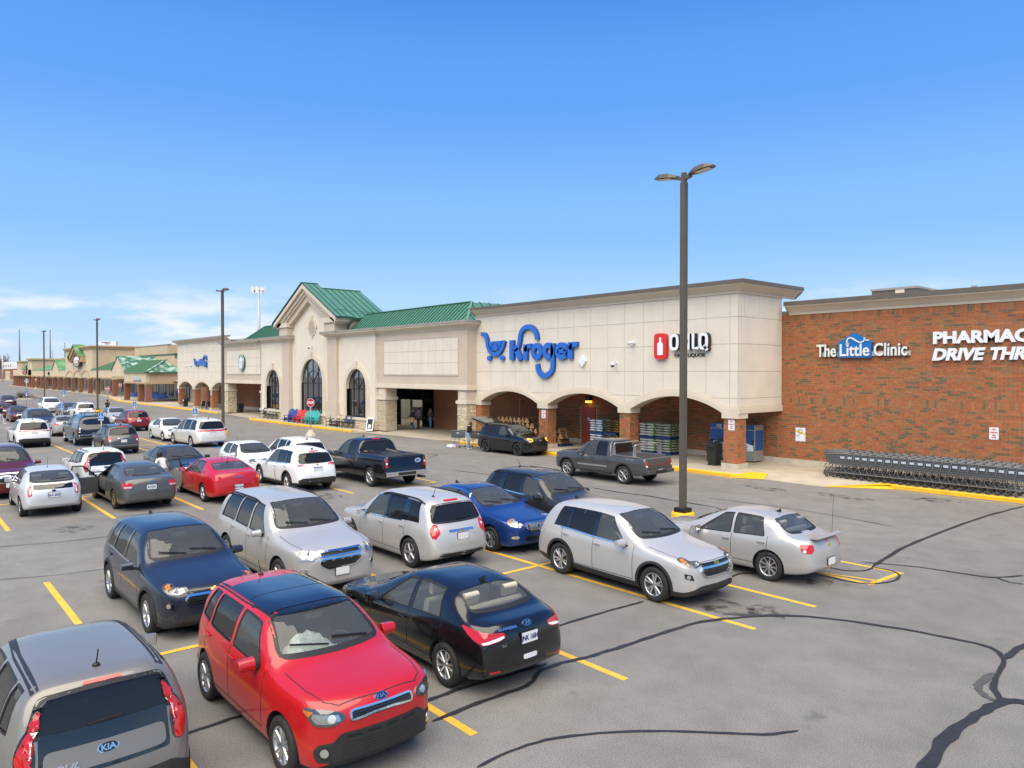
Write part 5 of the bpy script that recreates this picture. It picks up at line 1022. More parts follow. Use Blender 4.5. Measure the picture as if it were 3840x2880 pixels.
    sp['extra'](sp, SF, F, X, root, hw) if sp.get('extra') else None
    return root
# ------------------------------------------------------------------ detail helpers used by the models
def mirror2(p): return [(-a, b) for a, b in p][::-1]
def lights(SF, root, k, poly, m, name, off=.006, extra=None, both=True):
    for sg in ((1, -1) if both else (1,)):
        p = poly if sg > 0 else mirror2(poly); q = MB(); SF.patch(q, k, p, off, .025); o = q.build(name, m, root)
        for (pp, mm, nm, of) in (extra or []):
            q = MB(); SF.patch(q, k, pp if sg > 0 else mirror2(pp), of, .01); q.build(nm, mm, o)
def grille(SF, root, k, poly, bars, frame=None, fw_=.03, name='grille', m='black_trim', barm='black_gloss', vert=False, cross=0):
    q = MB(); SF.patch(q, k, poly, .003, .02); g = q.build(name, m, root)
    if bars:
        q = MB(); us = [p[0] for p in poly]; vs_ = [p[1] for p in poly]
        for i in range(bars):
            t = (i + .5) / bars
            if vert: u = min(us) + (max(us) - min(us)) * t; c = inside_span(poly, u, 0)
            else: u = min(vs_) + (max(vs_) - min(vs_)) * t; c = inside_span(poly, u, 1)
            if c: SF.ribbon(q, k, [(u, c[0]), (u, c[1])] if vert else [(c[0], u), (c[1], u)], .016 if not vert else .018, .0, 0, False, .08, .012)
        if cross:
            for i in range(cross):
                u = min(us) + (max(us) - min(us)) * (i + .5) / cross; c = inside_span(poly, u, 0)
                if c: SF.ribbon(q, k, [(u, c[0]), (u, c[1])], .010, 0, 0, False, .08, .010)
        if q.v: q.build('grille_bar', barm, g)
    if frame:
        q = MB(); SF.ribbon(q, k, poly, fw_, 0, 0, True, .06, .02); q.build('grille_frame', frame, g)
    return g
def inside_span(poly, u, ax):
    xs = []
    for i in range(len(poly)):
        a, b = poly[i], poly[(i + 1) % len(poly)]; a0, b0 = a[ax], b[ax]
        if (a0 - u) * (b0 - u) < 0: t = (u - a0) / (b0 - a0); xs.append(a[1 - ax] + (b[1 - ax] - a[1 - ax]) * t)
    return (min(xs) + .01, max(xs) - .01) if len(xs) >= 2 else None
def badge(SF, root, k, u, v, kind, sz=.09):
    h, n = SF.hit(k, u, v); up = Vector((0, 0, 1)); sd = up.cross(n).normalized(); up = n.cross(sd); q = MB(); mt = Matrix((( sd.x, up.x, n.x, h.x), (sd.y, up.y, n.y, h.y), (sd.z, up.z, n.z, h.z), (0, 0, 0, 1)))
    if kind == 'bow':
        a = sz; pts = [(-a, -.3 * a), (-.35 * a, -.3 * a), (-.35 * a, -.55 * a), (.30 * a, -.55 * a), (.35 * a, -.3 * a), (a, -.3 * a), (a * 1.1, .3 * a), (.35 * a, .3 * a), (.35 * a, .55 * a), (-.30 * a, .55 * a), (-.35 * a, .3 * a), (-a * .9, .3 * a)]
        q.prism(pts, lambda x, y: mt @ Vector((x, y, .0)), lambda x, y: mt @ Vector((x, y, .014))); return q.build('badge', 'gold', root)
    rx, ry = (sz, sz * .55) if kind in ('oval', 'ovalH') else (sz * .8, sz * .8)
    el = [(rx * math.cos(t), ry * math.sin(t)) for t in [2 * math.pi * i / 24 for i in range(24)]]
    q.prism(el, lambda x, y: mt @ Vector((x, y, 0)), lambda x, y: mt @ Vector((x, y, .010)), 0)
    q.prism([(a * .86, b_ * .82) for a, b_ in el], lambda x, y: mt @ Vector((x, y, .008)), lambda x, y: mt @ Vector((x, y, .013)), 1)
    o = q.build('badge', ['chrome', 'black_gloss'], root)
    return o, mt
def car_text(SF, root, k, u, v, body, size, m='chrome', bold=0, sx=1, slant=0, name='lettering', ext=.004, off=.006, tilt=None):
    h, n = SF.hit(k, u, v); up = Vector((0, 0, 1)); sd = up.cross(n).normalized(); up = n.cross(sd); h = h + n * off
    mt = Matrix(((sd.x, up.x, n.x, h.x), (sd.y, up.y, n.y, h.y), (sd.z, up.z, n.z, h.z), (0, 0, 0, 1)))
    return text_obj(name, body, size, ext, m, root, mt, bold=bold, sx=sx, shear=slant, align='CENTER')
def plate(root, SF, k, v, txt=None, y=0, frame='black_trim', wd=.305, ht=.155):
    h, n = SF.hit('f' if k == 'F' else 'b', y, v); n = Vector((1 if k == 'F' else -1, 0, .0)); sd = Vector((0, 0, 1)).cross(n); q = MB(); c = h + n * .018
    q.obox(c - n * .006, sd * (wd / 2 + .012), Vector((0, 0, ht / 2 + .012)), n * .006, 0); q.obox(c, sd * wd / 2, Vector((0, 0, ht / 2)), n * .005, 1); o = q.build('licence_plate', [frame, 'plate'], root)
    if txt:
        c2 = c + n * .007; mt = Matrix(((sd.x, 0, n.x, c2.x), (sd.y, 0, n.y, c2.y), (0, 1, 0, c2.z - ht * .23), (0, 0, 0, 1))); text_obj('plate_number', txt, ht * .66, .001, 'plate_ink', o, mt, bold=.004, sx=.78, align='CENTER')
    return o
def antenna(SF, root, X_, s, kind='rod', y=0):
    h, n = SF.hit('T', X_(s), y); q = MB()
    if kind == 'rod': q.lathe([(.04, 0), (.035, .02), (.01, .035)], 10, 0, Matrix.Translation(h), True, True); q.tube([h + Vector((0, 0, .02)), h + Vector((-.10, 0, .20))], .007, 6)
    elif kind == 'tall': q.tube([h, h + Vector((-.18, 0, .40))], .005, 5); q.lathe([(.03, 0), (.012, .02)], 8, 0, Matrix.Translation(h), True, True)
    else: q.prism([(-.09, -.01), (.09, -.01), (-.02, .035), (-.085, .075)], lambda u, v: (h.x + u, h.y - .022, h.z + v), lambda u, v: (h.x + u, h.y + .022, h.z + v))
    return q.build('antenna', 'black_trim', root)
def rails(SF, root, F, X_, s0, s1, yf, m='black_trim', ht=.05):
    for sd in (-1, 1):
        pts = []
        for i in range(13):
            s = s0 + (s1 - s0) * i / 12; h, n = SF.hit('T', X_(s), sd * F.hw * yf); pts.append(h + Vector((0, 0, .005 + ht * min(1, min(i, 12 - i) / 1.5))))
        q = MB(); q.tube(pts, .020, 6)
        for i in (1, 6, 11): q.bar(pts[i], pts[i] - Vector((0, 0, ht + .01)), .04, .03, up=(0, 1, 0))
        q.build('roof_rail', m, root)
def ell(cx, cy, rx, ry, n=16): return [(cx + rx * math.cos(2 * math.pi * i / n), cy + ry * math.sin(2 * math.pi * i / n)) for i in range(n)]
# ------------------------------------------------------------------ car models
def kia(SF, root, k, v, sz=.095, u=0):
    o, mt = badge(SF, root, k, u, v, 'oval', sz); text_obj('badge_letters', 'KIA', sz * .78, .002, 'chrome', o, mt @ Matrix.Translation((0, -sz * .27, .015)), bold=.002, sx=1.1, align='CENTER')
def fender(mb, SF, k, u0, u1, z): pass
def soul_extra(sp, SF, F, X, root, hw):
    hl = rpoly([(.45, .80), (.60, .735), (.80, .74), (1.0, .87), (.97, .915), (.74, .905), (.50, .865)], .03)
    lights(SF, root, 'F', hl, 'lens_dark', 'headlight', .008, [([(.52, .785), (.62, .755), (.80, .765), (.86, .82), (.84, .862), (.54, .842)], 'lamp_bowl', 'reflector', .011), (ell(.62, .81, .05, .042), 'white_lens', 'bulb', .014), ([(.84, .875), (.97, .885), (.985, .868), (.90, .82)], 'lens_amber', 'turn_signal', .013), (hl, 'glass_lens', 'lens', .017)])
    g = rpoly([(-.40, .775), (-.37, .765), (-.12, .79), (.12, .79), (.37, .765), (.40, .775), (.40, .845), (.36, .862), (-.36, .862), (-.40, .845)], .02); grille(SF, root, 'F', g, 4, 'chrome', .022)
    q = MB(); SF.patch(q, 'F', rpoly([(-.80, .33), (.80, .33), (.84, .46), (.76, .54), (.60, .555), (.52, .64), (-.52, .64), (-.60, .555), (-.76, .54), (-.84, .46)], .05), .006, .03); bz = q.build('bumper_insert', 'cladding', root)
    grille(SF, root, 'F', rpoly([(-.50, .36), (.50, .36), (.54, .48), (.46, .555), (-.46, .555), (-.54, .48)], .03), 6, None, 0, 'lower_grille', 'well', 'cladding', cross=22)
    for i in range(4): q = MB(); u = -.36 + .24 * i; SF.patch(q, 'F', rpoly([(u - .09, .575), (u + .09, .575), (u + .09, .605), (u - .09, .605)], .012), .009, 0); q.build('vent_slot', 'well', root)
    lights(SF, root, 'F', ell(.70, .445, .068, .068), 'black_gloss', 'fog_light', .012, [(ell(.70, .445, .048, .048), 'lamp_bowl', 'bulb', .016)])
    kia(SF, root, 'F', .915, .085)
    # rear
    q = MB(); SF.patch(q, 'B', rpoly([(-.60, .76), (.60, .76), (.62, 1.16), (-.62, 1.16)], .05), .004, 0); q.build('tailgate_panel', 'black_gloss', root)
    q = MB(); SF.patch(q, 'B', rpoly([(-.56, .80), (.56, .80), (.56, 1.01), (-.56, 1.01)], .07), .012, .012); q.build('tailgate_inset', 'PAINT', root)
    tl = rpoly([(.64, .80), (.78, .78), (.90, .98), (.88, 1.18), (.80, 1.42), (.70, 1.40), (.66, 1.15), (.63, 1.0)], .05)
    lights(SF, root, 'B', tl, 'black_gloss', 'tail_light', .005, [(rpoly([(.655, .81), (.77, .79), (.88, .98), (.86, 1.17), (.80, 1.38), (.735, 1.37), (.77, 1.15), (.75, .98), (.665, .94)], .03), 'lens_red', 'red_lens', .010), (rpoly([(.67, .96), (.735, 1.0), (.75, 1.14), (.72, 1.22), (.675, 1.14)], .02), 'white_lens', 'clear_lens', .010)])
    kia(SF, root, 'B', .935, .10)
    car_text(SF, root, 'B', .40, .825, 'SOUL', .075, 'satin', .002, 1.5, .3, off=.02)
    q = MB(); SF.patch(q, 'B', rpoly([(-.85, .36), (.85, .36), (.88, .5), (.62, .62), (-.62, .62), (-.88, .5)], .05), .006, .02); q.build('bumper_insert', 'cladding', root)
    plate(root, SF, 'B', .50); q = MB(); SF.patch(q, 'B', rpoly([(-.20, 1.52), (.20, 1.52), (.19, 1.545), (-.19, 1.545)], .01), .01, .02); q.build('brake_light', 'lens_red', root)
    for sd in (-1, 1):
        q = MB(); SF.ribbon(q, 'T', [(X(sp['roof0'] + .02), sd * hw * .60), (X(2.6), sd * hw * .645), (X(3.72), sd * hw * .63)], .075, .003); q.build('roof_strip', 'black_trim', root)
    antenna(SF, root, X, 3.55, 'rod')
    q = MB(); h, n = SF.hit('b', .18, 1.17)
    q.bar(h + n * .02 + Vector((0, -.02, 0)), SF.hit('b', -.16, 1.19)[0] + n * .02, .022, .02); q.build('rear_wiper', 'black_trim', root)
SOUL = dict(name='hatchback_car', L=4.14, W=1.80, H=1.60, wb=2.57, fo=.83, r=.33, cowl=1.10, roof0=1.80, th=.80, whi=.80, wlo=.03,
    top=[(0, .76), (.03, .86), (.10, .945), (.25, 1.0), (.7, 1.06), (1.0, 1.095), (1.14, 1.13), (1.66, 1.475), (1.85, 1.55), (2.3, 1.595), (3.1, 1.605), (3.65, 1.585), (3.80, 1.555), (3.86, 1.49), (4.0, 1.10), (4.06, .9), (4.115, .72), (4.14, .58)],
    belt=[(0, .70), (.06, .82), (.15, .89), (.3, .93), (1.0, .97), (1.5, .99), (3.0, 1.05), (3.7, 1.13), (3.95, 1.0), (4.14, .5)],
    ws=(1.165, 1.515, 1.5, 0.85, 0.82), rg=(1.15, 1.47, 3.75, .84, .80), cab=(1.27, 3.84), wins=[(1.50, 1.86, 2.42, 2.40), (2.52, 2.50, 3.26, 3.24), (3.33, 3.31, 3.66, 3.56)], doors=[1.36, 2.47, 3.38],
    clad='cladding', clad_rows=1, tail_name='liftgate', tgz=.76, style=(5, .085, R(14)), tint=['glass', 'glass_tint'], extra=soul_extra, rgmat='glass_tint', mir=1.56)
def gen_extra(c):
    def ex(sp, SF, F, X, root, hw):
        if 'hl' in c: lights(SF, root, 'F', rpoly(c['hl'], .025), c.get('hlm', 'lens_dark'), 'headlight', .007, [(rpoly(p, .012), m, n, o) for p, m, n, o in c.get('hlx', [])] + [(rpoly(c['hl'], .025), 'glass_lens', 'lens', .018)])
        for g in c.get('gr', []): grille(SF, root, 'F', rpoly(g['p'], g.get('r', .03)), g.get('bars', 5), g.get('frame'), g.get('fw', .03), g.get('name', 'grille'), g.get('m', 'black_trim'), g.get('bm', 'black_gloss'), g.get('vert', False), g.get('cross', 0))
        for p, m, n in c.get('fp', []): q = MB(); SF.patch(q, 'F', rpoly(p, .04), .005, .025); q.build(n, m, root)
        for p, m, n in c.get('bp', []): q = MB(); SF.patch(q, 'B', rpoly(p, .03), .005, .02); q.build(n, m, root)
        if 'fog' in c: lights(SF, root, 'F', rpoly(c['fog'], .02), 'chrome' if c.get('fogc') else 'black_gloss', 'fog_light', .012, [(ell(c['fogb'][0], c['fogb'][1], .04, .04, 12), 'lamp_bowl', 'bulb', .017)] if 'fogb' in c else [])
        if 'tl' in c: lights(SF, root, 'B', rpoly(c['tl'], .025), c.get('tlm', 'lens_red'), 'tail_light', .008, [(rpoly(p, .012), m, n, .013) for p, m, n in c.get('tlx', [])])
        if 'bF' in c: r_ = badge(SF, root, 'F', 0, c['bF'][1], c['bF'][0], c['bF'][2] if len(c['bF']) > 2 else .09)
        if 'bB' in c: r_ = badge(SF, root, 'B', 0, c['bB'][1], c['bB'][0], c['bB'][2] if len(c['bB']) > 2 else .075)
        if 'pB' in c: plate(root, SF, 'B', c['pB'], c.get('txtB'))
        if 'pF' in c: plate(root, SF, 'F', c['pF'], None)
        for t in c.get('text', []): car_text(SF, root, *t[:5], **(t[5] if len(t) > 5 else {}))
        if 'ant' in c: antenna(SF, root, X, *c['ant'])
        if 'rails' in c: rails(SF, root, F, X, *c['rails'])
        if 'handleB' in c: q = MB(); a, z, wd = c['handleB']; SF.ribbon(q, 'B', [(-a, z), (a, z)], wd, 0, 0, False, .06, .014); q.build('tailgate_bar', c.get('handleBm', 'chrome'), root)
        if 'spoiler' in c:
            q = MB(); s, z, up_, hwf = c['spoiler']; q.prism(rpoly([(X(s) + .10, z), (X(s) - .12, z + .01), (X(s) - .14, z + up_), (X(s) - .02, z + up_ + .01)], .02), lambda u, v: (u, -hw * hwf, v), lambda u, v: (u, hw * hwf, v)); q.build('spoiler', c.get('spm', 'PAINT'), root)
        if 'brk' in c: q = MB(); a, z = c['brk']; SF.patch(q, 'b', [(-a, z), (a, z), (a, z + .03), (-a, z + .03)], .014, .02); q.build('brake_light', 'lens_red', root)
        if 'rwip' in c: q = MB(); z = c['rwip']; h0, n0 = SF.hit('b', .05, z); h1, n1 = SF.hit('b', -.36, z + .03); q.bar(h0 + n0 * .02, h1 + n1 * .02, .025, .02); q.build('rear_wiper', 'black_trim', root)
        for p, m, n in c.get('side', []):
            for k in 'LR': q = MB(); SF.patch(q, k, [(X(a), z) for a, z in p], .006, .015); q.build(n, m, root)
        for p, m, n in c.get('topp', []): q = MB(); SF.patch(q, 'T', [(X(a), y * hw) for a, y in p], .005, .0, maxe=.15); q.build(n, m, root)
        if 'fn' in c: c['fn'](sp, SF, F, X, root, hw)
    return ex
def suv(L, W, H, wb, fo, c, name='suv_car', cowl=1.22, hood=(.74, .92, 1.04), rear=.0, dz=0, **k):
    h0, h1, h2 = hood
    d = dict(name=name, L=L, W=W, H=H, wb=wb, fo=fo, r=.355, cowl=cowl, roof0=cowl + .82, th=.78, whi=.83,
        top=[(0, h0), (.03, h0 + .08), (.10, h1 - .04), (.28, h1 + .02), (cowl - .4, h2), (cowl - .06, h2 + .06), (cowl + .08, h2 + .11), (cowl + .68, H - .12), (cowl + .92, H - .045), (cowl + 1.5, H), (L - 1.25, H - .012), (L - .72, H - .055), (L - .55 + rear, H - .10), (L - .47 + rear, H - .17), (L - .19 + rear * .4, 1.06), (L - .11, .96), (L - .03, .76), (L, .60)],
        belt=[(0, h0 - .06), (.06, h0 + .06), (.15, h1 - .08), (.3, h1 - .03), (cowl - .2, .95 + dz), (cowl + .4, .985 + dz), (2.6, 1.01 + dz), (L - .9, 1.07 + dz), (L - .35, 1.05 + dz), (L - .12, .8), (L, .5)],
        ws=(h2 + .145, H - .085, cowl + .45, 0.85, 0.82), rg=(1.13, H - .20, L - .7, .84, .84), cab=(cowl + .17, L - .58 + rear), wins=[(cowl + .46, cowl + .96, cowl + 1.34, cowl + 1.34), (cowl + 1.44, cowl + 1.42, cowl + 2.18, cowl + 2.12), (cowl + 2.26, cowl + 2.20, L - .75, L - .90)],
        doors=[cowl + .24, cowl + 1.39, cowl + 2.36], clad='cladding', clad_rows=2, tail_name='liftgate', tgz=.62, archtrim='cladding', extra=gen_extra(c), rgmat='glass_tint', mir=cowl + .48, handle='PAINT')
    d.update(k); return d
def sedan(L, W, H, wb, fo, c, name='sedan_car', cowl=1.22, hood=(.60, .76, .88), deck=1.04, bl=.86, ro=2.2, tr=.52, **k):
    h0, h1, h2 = hood
    d = dict(name=name, L=L, W=W, H=H, wb=wb, fo=fo, r=.325, cowl=cowl, roof0=cowl + .95, th=.74, whi=.84,
        top=[(0, h0), (.03, h0 + .08), (.12, h1 + .01), (.4, h1 + .06), (cowl - .3, h2 + .03), (cowl - .05, h2 + .07), (cowl + .10, h2 + .12), (cowl + .80, H - .12), (cowl + 1.05, H - .045), (cowl + 1.5, H), (cowl + 1.9, H - .012), (cowl + 2.3, H - .075), (L - tr - .12, deck + .075), (L - tr + .04, deck + .015), (L - .18, deck - .005), (L - .09, deck - .06), (L - .03, .78), (L, .60)],
        belt=[(0, h0 - .04), (.06, h0 + .05), (.15, h1 - .04), (.4, h1 + .01), (cowl - .2, min(bl, h2 - .01)), (cowl + .2, bl), (cowl + 1, bl + .03), (L - 1.3, bl + .09), (L - .6, bl + .11), (L - .12, bl), (L, .5)],
        ws=(h2 + .155, H - .075, cowl + .5, 0.85, 0.82), rg=(deck + .07, H - .105, L - 1.25, .80, .84), cab=(cowl + .2, L - tr - .22), wins=[(cowl + .50, cowl + 1.10, cowl + 1.36, cowl + 1.34), (cowl + 1.44, cowl + 1.42, cowl + 2.22, cowl + 2.08)],
        doors=[cowl + .26, cowl + 1.40, cowl + 2.30], tail_name='trunk_lid', tgz=.60, style=(5, .06, R(16)), extra=gen_extra(c), tint=['glass', 'glass'], rgmat='glass', wsag=.6, mir=cowl + .50, rear_seat=True)
    d.update(k); return d
bow_text = {}
EQX18 = suv(4.65, 1.84, 1.66, 2.725, .92, dict(
    hl=[(.44, .845), (.60, .80), (.78, .82), (1.06, .93), (1.03, .955), (.70, .905), (.46, .90)], hlx=[([(.50, .845), (.62, .815), (.74, .835), (.72, .885), (.52, .885)], 'lamp_bowl', 'reflector', .010), ([(.82, .865), (1.0, .925), (.98, .94), (.80, .90)], 'lens_amber', 'turn_signal', .012)],
    gr=[dict(p=[(-.46, .80), (.46, .80), (.50, .865), (-.50, .865)], bars=2), dict(p=[(-.36, .60), (.36, .60), (.50, .72), (.44, .785), (-.44, .785), (-.50, .72)], bars=4, frame='chrome', fw=.035)], bF=('bow', .835, .075),
    fog=[(.66, .56), (.84, .60), (.86, .70), (.70, .67)], fogb=(.77, .63), fp=[([(-.66, .31), (.66, .31), (.62, .40), (.44, .44), (-.44, .44), (-.62, .40)], 'cladding', 'bumper_insert')],
    tl=[(.50, .99), (.62, .97), (.98, 1.02), (.96, 1.09), (.60, 1.09), (.50, 1.06)], tlx=[([(.52, .995), (.66, .985), (.68, 1.02), (.54, 1.03)], 'white_lens', 'reverse_lens')], bB=('bow', 1.04, .06), pB=.86, handleB=(.20, .955, .02), ant=(3.95, 'fin'),
    bp=[([(-.80, .34), (.80, .34), (.84, .48), (.66, .56), (-.66, .56), (-.84, .48)], 'cladding', 'bumper_insert')], rwip=1.16, brk=(.2, 1.53)), style=(5, .07, R(12)), dlo=[[(1.62, -1), (2.0, -1), (2.7, -1), (3.3, -1), (3.66, -1)]])
TRAV = suv(5.20, 1.99, 1.80, 3.02, .98, dict(
    hl=[(.50, .90), (.62, .80), (.92, .82), (1.02, .93), (.96, 1.0), (.72, .99), (.54, .96)], hlm='lens_clear', hlx=[(ell(.66, .88, .065, .06), 'lamp_bowl', 'bulb', .012), (ell(.82, .89, .06, .055), 'lamp_bowl', 'bulb', .012), ([(.92, .90), (.99, .93), (.94, .985), (.90, .95)], 'lens_amber', 'turn_signal', .012)],
    gr=[dict(p=[(-.46, .86), (.46, .86), (.50, .95), (-.50, .95)], bars=0, frame='chrome', fw=.03, cross=0), dict(p=[(-.30, .62), (.30, .62), (.46, .72), (.44, .81), (-.44, .81), (-.46, .72)], bars=0, frame='chrome', fw=.03)], bF=('bow', .835, .08), pF=.53,
    fog=ell(.80, .60, .08, .05), fogc=1, tl=[(.56, 1.04), (.66, .98), (.98, 1.06), (.94, 1.2), (.66, 1.2)], pB=.92, ant=(4.4, 'tall', .45), rails=(2.6, 4.5, .70)), cowl=1.34, hood=(.78, 1.0, 1.12), dz=.07, r=.37, clad='PAINT', clad_rows=0, archtrim=None, style=(5, .08, R(13)), tint=['glass', 'glass_tint', 'glass_tint'], mir=1.86, mircap='PAINT', handle='chrome', rg=(1.22, 1.58, 4.5, .84, .84))
EQX10 = suv(4.77, 1.84, 1.68, 2.857, .93, dict(
    hl=[(.48, .86), (.60, .78), (.86, .80), (1.0, .92), (.94, .96), (.62, .93)], hlm='lens_clear', hlx=[(ell(.68, .86, .06, .05), 'lamp_bowl', 'bulb', .012)], gr=[dict(p=[(-.46, .85), (.46, .85), (.48, .93), (-.48, .93)], bars=2, frame='chrome', fw=.022), dict(p=[(-.40, .62), (.40, .62), (.48, .72), (.46, .80), (-.46, .80), (-.48, .72)], bars=3, frame='chrome', fw=.025)], bF=('bow', .825, .08),
    tl=[(.60, .90), (.74, .78), (.86, .80), (.95, .96), (.93, 1.10), (.70, 1.08), (.60, .98)], tlx=[(ell(.80, .99, .035, .035, 12), 'white_lens', 'reverse_lens')], handleB=(.36, .93, .05), bB=('bow', .93, .06), pB=.80, txtB=None, ant=(3.9, 'rod', .28), rails=(2.2, 4.1, .70), rwip=1.17, brk=(.2, 1.555),
    bp=[([(-.66, .33), (.66, .33), (.62, .44), (-.62, .44)], 'cladding', 'bumper_insert'), ([(-.60, .455), (.60, .455), (.60, .475), (-.60, .475)], 'satin', 'bumper_strip')]), clad='PAINT', clad_rows=0, archtrim=None, style=(5, .085, 0), rim='rim', dlo=[[(1.62, -1), (2.2, -1), (2.9, -1), (3.42, -1)], [(1.95, 1), (2.5, 1), (3.0, 1), (3.35, 1)]], wins=[(1.64, 2.04, 2.56, 2.56), (2.66, 2.64, 3.44, 3.36), (3.66, 3.60, 4.12, 3.98)])
TERRAIN = suv(4.66, 1.88, 1.70, 2.73, .93, dict(
    hl=[(.50, .80), (.62, .78), (.80, .80), (.84, .86), (.78, .90), (.82, .95), (.98, .98), (.96, 1.0), (.52, .98)], hlm='black_gloss', hlx=[([(.52, .93), (.80, .945), (.93, .97), (.92, .99), (.53, .965)], 'amber_lit', 'turn_signal', .012), ([(.60, .80), (.78, .815), (.78, .85), (.62, .84)], 'amber_lit', 'turn_signal', .012), ([(.52, .83), (.58, .83), (.58, .94), (.52, .94)], 'amber_lit', 'turn_signal', .012)],
    gr=[dict(p=[(-.42, .64), (.42, .64), (.46, .95), (-.46, .95)], bars=6, m='black_gloss', bm='black_trim', cross=12)], text=[('F', 0, .84, 'GMC', .10, dict(m='satin', bold=.005, sx=1.2))], fp=[([(-.7, .33), (.7, .33), (.66, .5), (-.66, .5)], 'cladding', 'bumper_insert')],
    tl=[(.62, .98), (.96, 1.0), (.94, 1.12), (.62, 1.10)], tlx=[([(.66, 1.0), (.9, 1.01), (.9, 1.04), (.66, 1.03)], 'white_lens', 'reverse_lens')], pB=.82, rails=(2.2, 3.9, .70), bB=('round', 1.0, .0), handleB=(.30, .97, .02), handleBm='black_gloss', rwip=1.17), hood=(.80, 1.0, 1.10), dz=.05, r=.365, rim='rim_black', rg=(1.16, 1.52, 3.95, .84, .84))
TERRAIN['extra'] = gen_extra(dict((k, v) for k, v in [('hl', [(.50, .80), (.62, .78), (.80, .80), (.84, .86), (.78, .90), (.82, .95), (.98, .98), (.96, 1.0), (.52, .98)]), ('hlm', 'black_gloss'), ('hlx', [([(.52, .93), (.80, .945), (.93, .97), (.92, .99), (.53, .965)], 'amber_lit', 'turn_signal', .012), ([(.60, .80), (.78, .815), (.78, .85), (.62, .84)], 'amber_lit', 'turn_signal', .012), ([(.52, .83), (.58, .83), (.58, .94), (.52, .94)], 'amber_lit', 'turn_signal', .012)]), ('gr', [dict(p=[(-.42, .64), (.42, .64), (.46, .95), (-.46, .95)], bars=6, m='black_gloss', bm='black_trim', cross=12)]), ('text', [('F', 0, .84, 'GMC', .10, dict(m='satin', bold=.005, sx=1.2))]), ('fp', [([(-.7, .33), (.7, .33), (.66, .5), (-.66, .5)], 'cladding', 'bumper_insert')]), ('tl', [(.62, .98), (.96, 1.0), (.94, 1.12), (.62, 1.10)]), ('pB', .82), ('rails', (2.2, 3.9, .70)), ('handleB', (.30, .97, .02)), ('handleBm', 'black_gloss')]))
EDGE = suv(4.78, 1.93, 1.73, 2.85, .95, dict(hl=[(.5, .84), (.8, .82), (1.0, .93), (.6, .94)], gr=[dict(p=[(-.45, .62), (.45, .62), (.48, .86), (-.48, .86)], bars=4, frame='chrome')], tl=[(.0, 1.02), (.55, 1.02), (.98, 1.0), (.98, 1.08), (.0, 1.06)], tlx=[([(.56, 1.0), (.84, .98), (.80, 1.04), (.60, 1.05)], 'lens_clear', 'clear_lens')], pB=.90, bp=[([(-.80, .34), (.80, .34), (.86, .55), (.6, .60), (-.6, .60), (-.86, .55)], 'cladding', 'bumper_insert')], rwip=1.18, ant=(3.8, 'fin'), brk=(.12, 1.58)))
COMPASS = suv(4.40, 1.81, 1.67, 2.635, .87, dict(hl=[(.5, .82), (.75, .80), (.9, .90), (.55, .92)], gr=[dict(p=[(-.42, .76), (.42, .76), (.44, .88), (-.44, .88)], bars=7, vert=True, frame='chrome', bm='chrome')], tl=[(.66, .72), (.80, .72), (.90, .90), (.88, 1.02), (.68, .98)], tlx=[([(.68, .78), (.79, .78), (.80, .86), (.69, .86)], 'white_lens', 'reverse_lens')], pB=.78, handleB=(.30, .93, .03), rwip=1.16, rails=(2.0, 3.7, .70), ant=(3.5, 'fin'), brk=(.3, 1.54), bp=[([(-.7, .52), (.7, .52), (.7, .545), (-.7, .545)], 'satin', 'bumper_strip')]), hood=(.78, .95, 1.05))
ESCAPE = suv(4.52, 1.84, 1.68, 2.69, .90, dict(hl=[(.5, .86), (.8, .84), (1.0, .97), (.6, .96)], gr=[dict(p=[(-.4, .62), (.4, .62), (.42, .78), (-.42, .78)], bars=3)], tl=[(.52, .98), (.70, .92), (1.0, 1.06), (.96, 1.13), (.6, 1.08)], tlx=[([(.56, .99), (.70, .95), (.76, 1.0), (.6, 1.04)], 'lens_clear', 'clear_lens')], pB=.86, rwip=1.18, ant=(3.7, 'rod'), brk=(.2, 1.55), bB=('oval', 1.03, .07)), rear=.05)
ROGUE = suv(4.65, 1.84, 1.69, 2.70, .93, dict(hl=[(.5, .84), (.8, .82), (1.0, .95), (.6, .94)], gr=[dict(p=[(-.35, .62), (.35, .62), (.45, .86), (-.45, .86)], bars=3, frame='chrome')], tl=[(.50, .97), (.70, .92), (1.0, 1.02), (.98, 1.10), (.55, 1.06)], pB=.82, rwip=1.18, rails=(2.2, 3.9, .7, 'satin'), ant=(3.9, 'fin'), handleB=(.3, .93, .025)))
def dodge(sp, SF, F, X, root, hw): pass
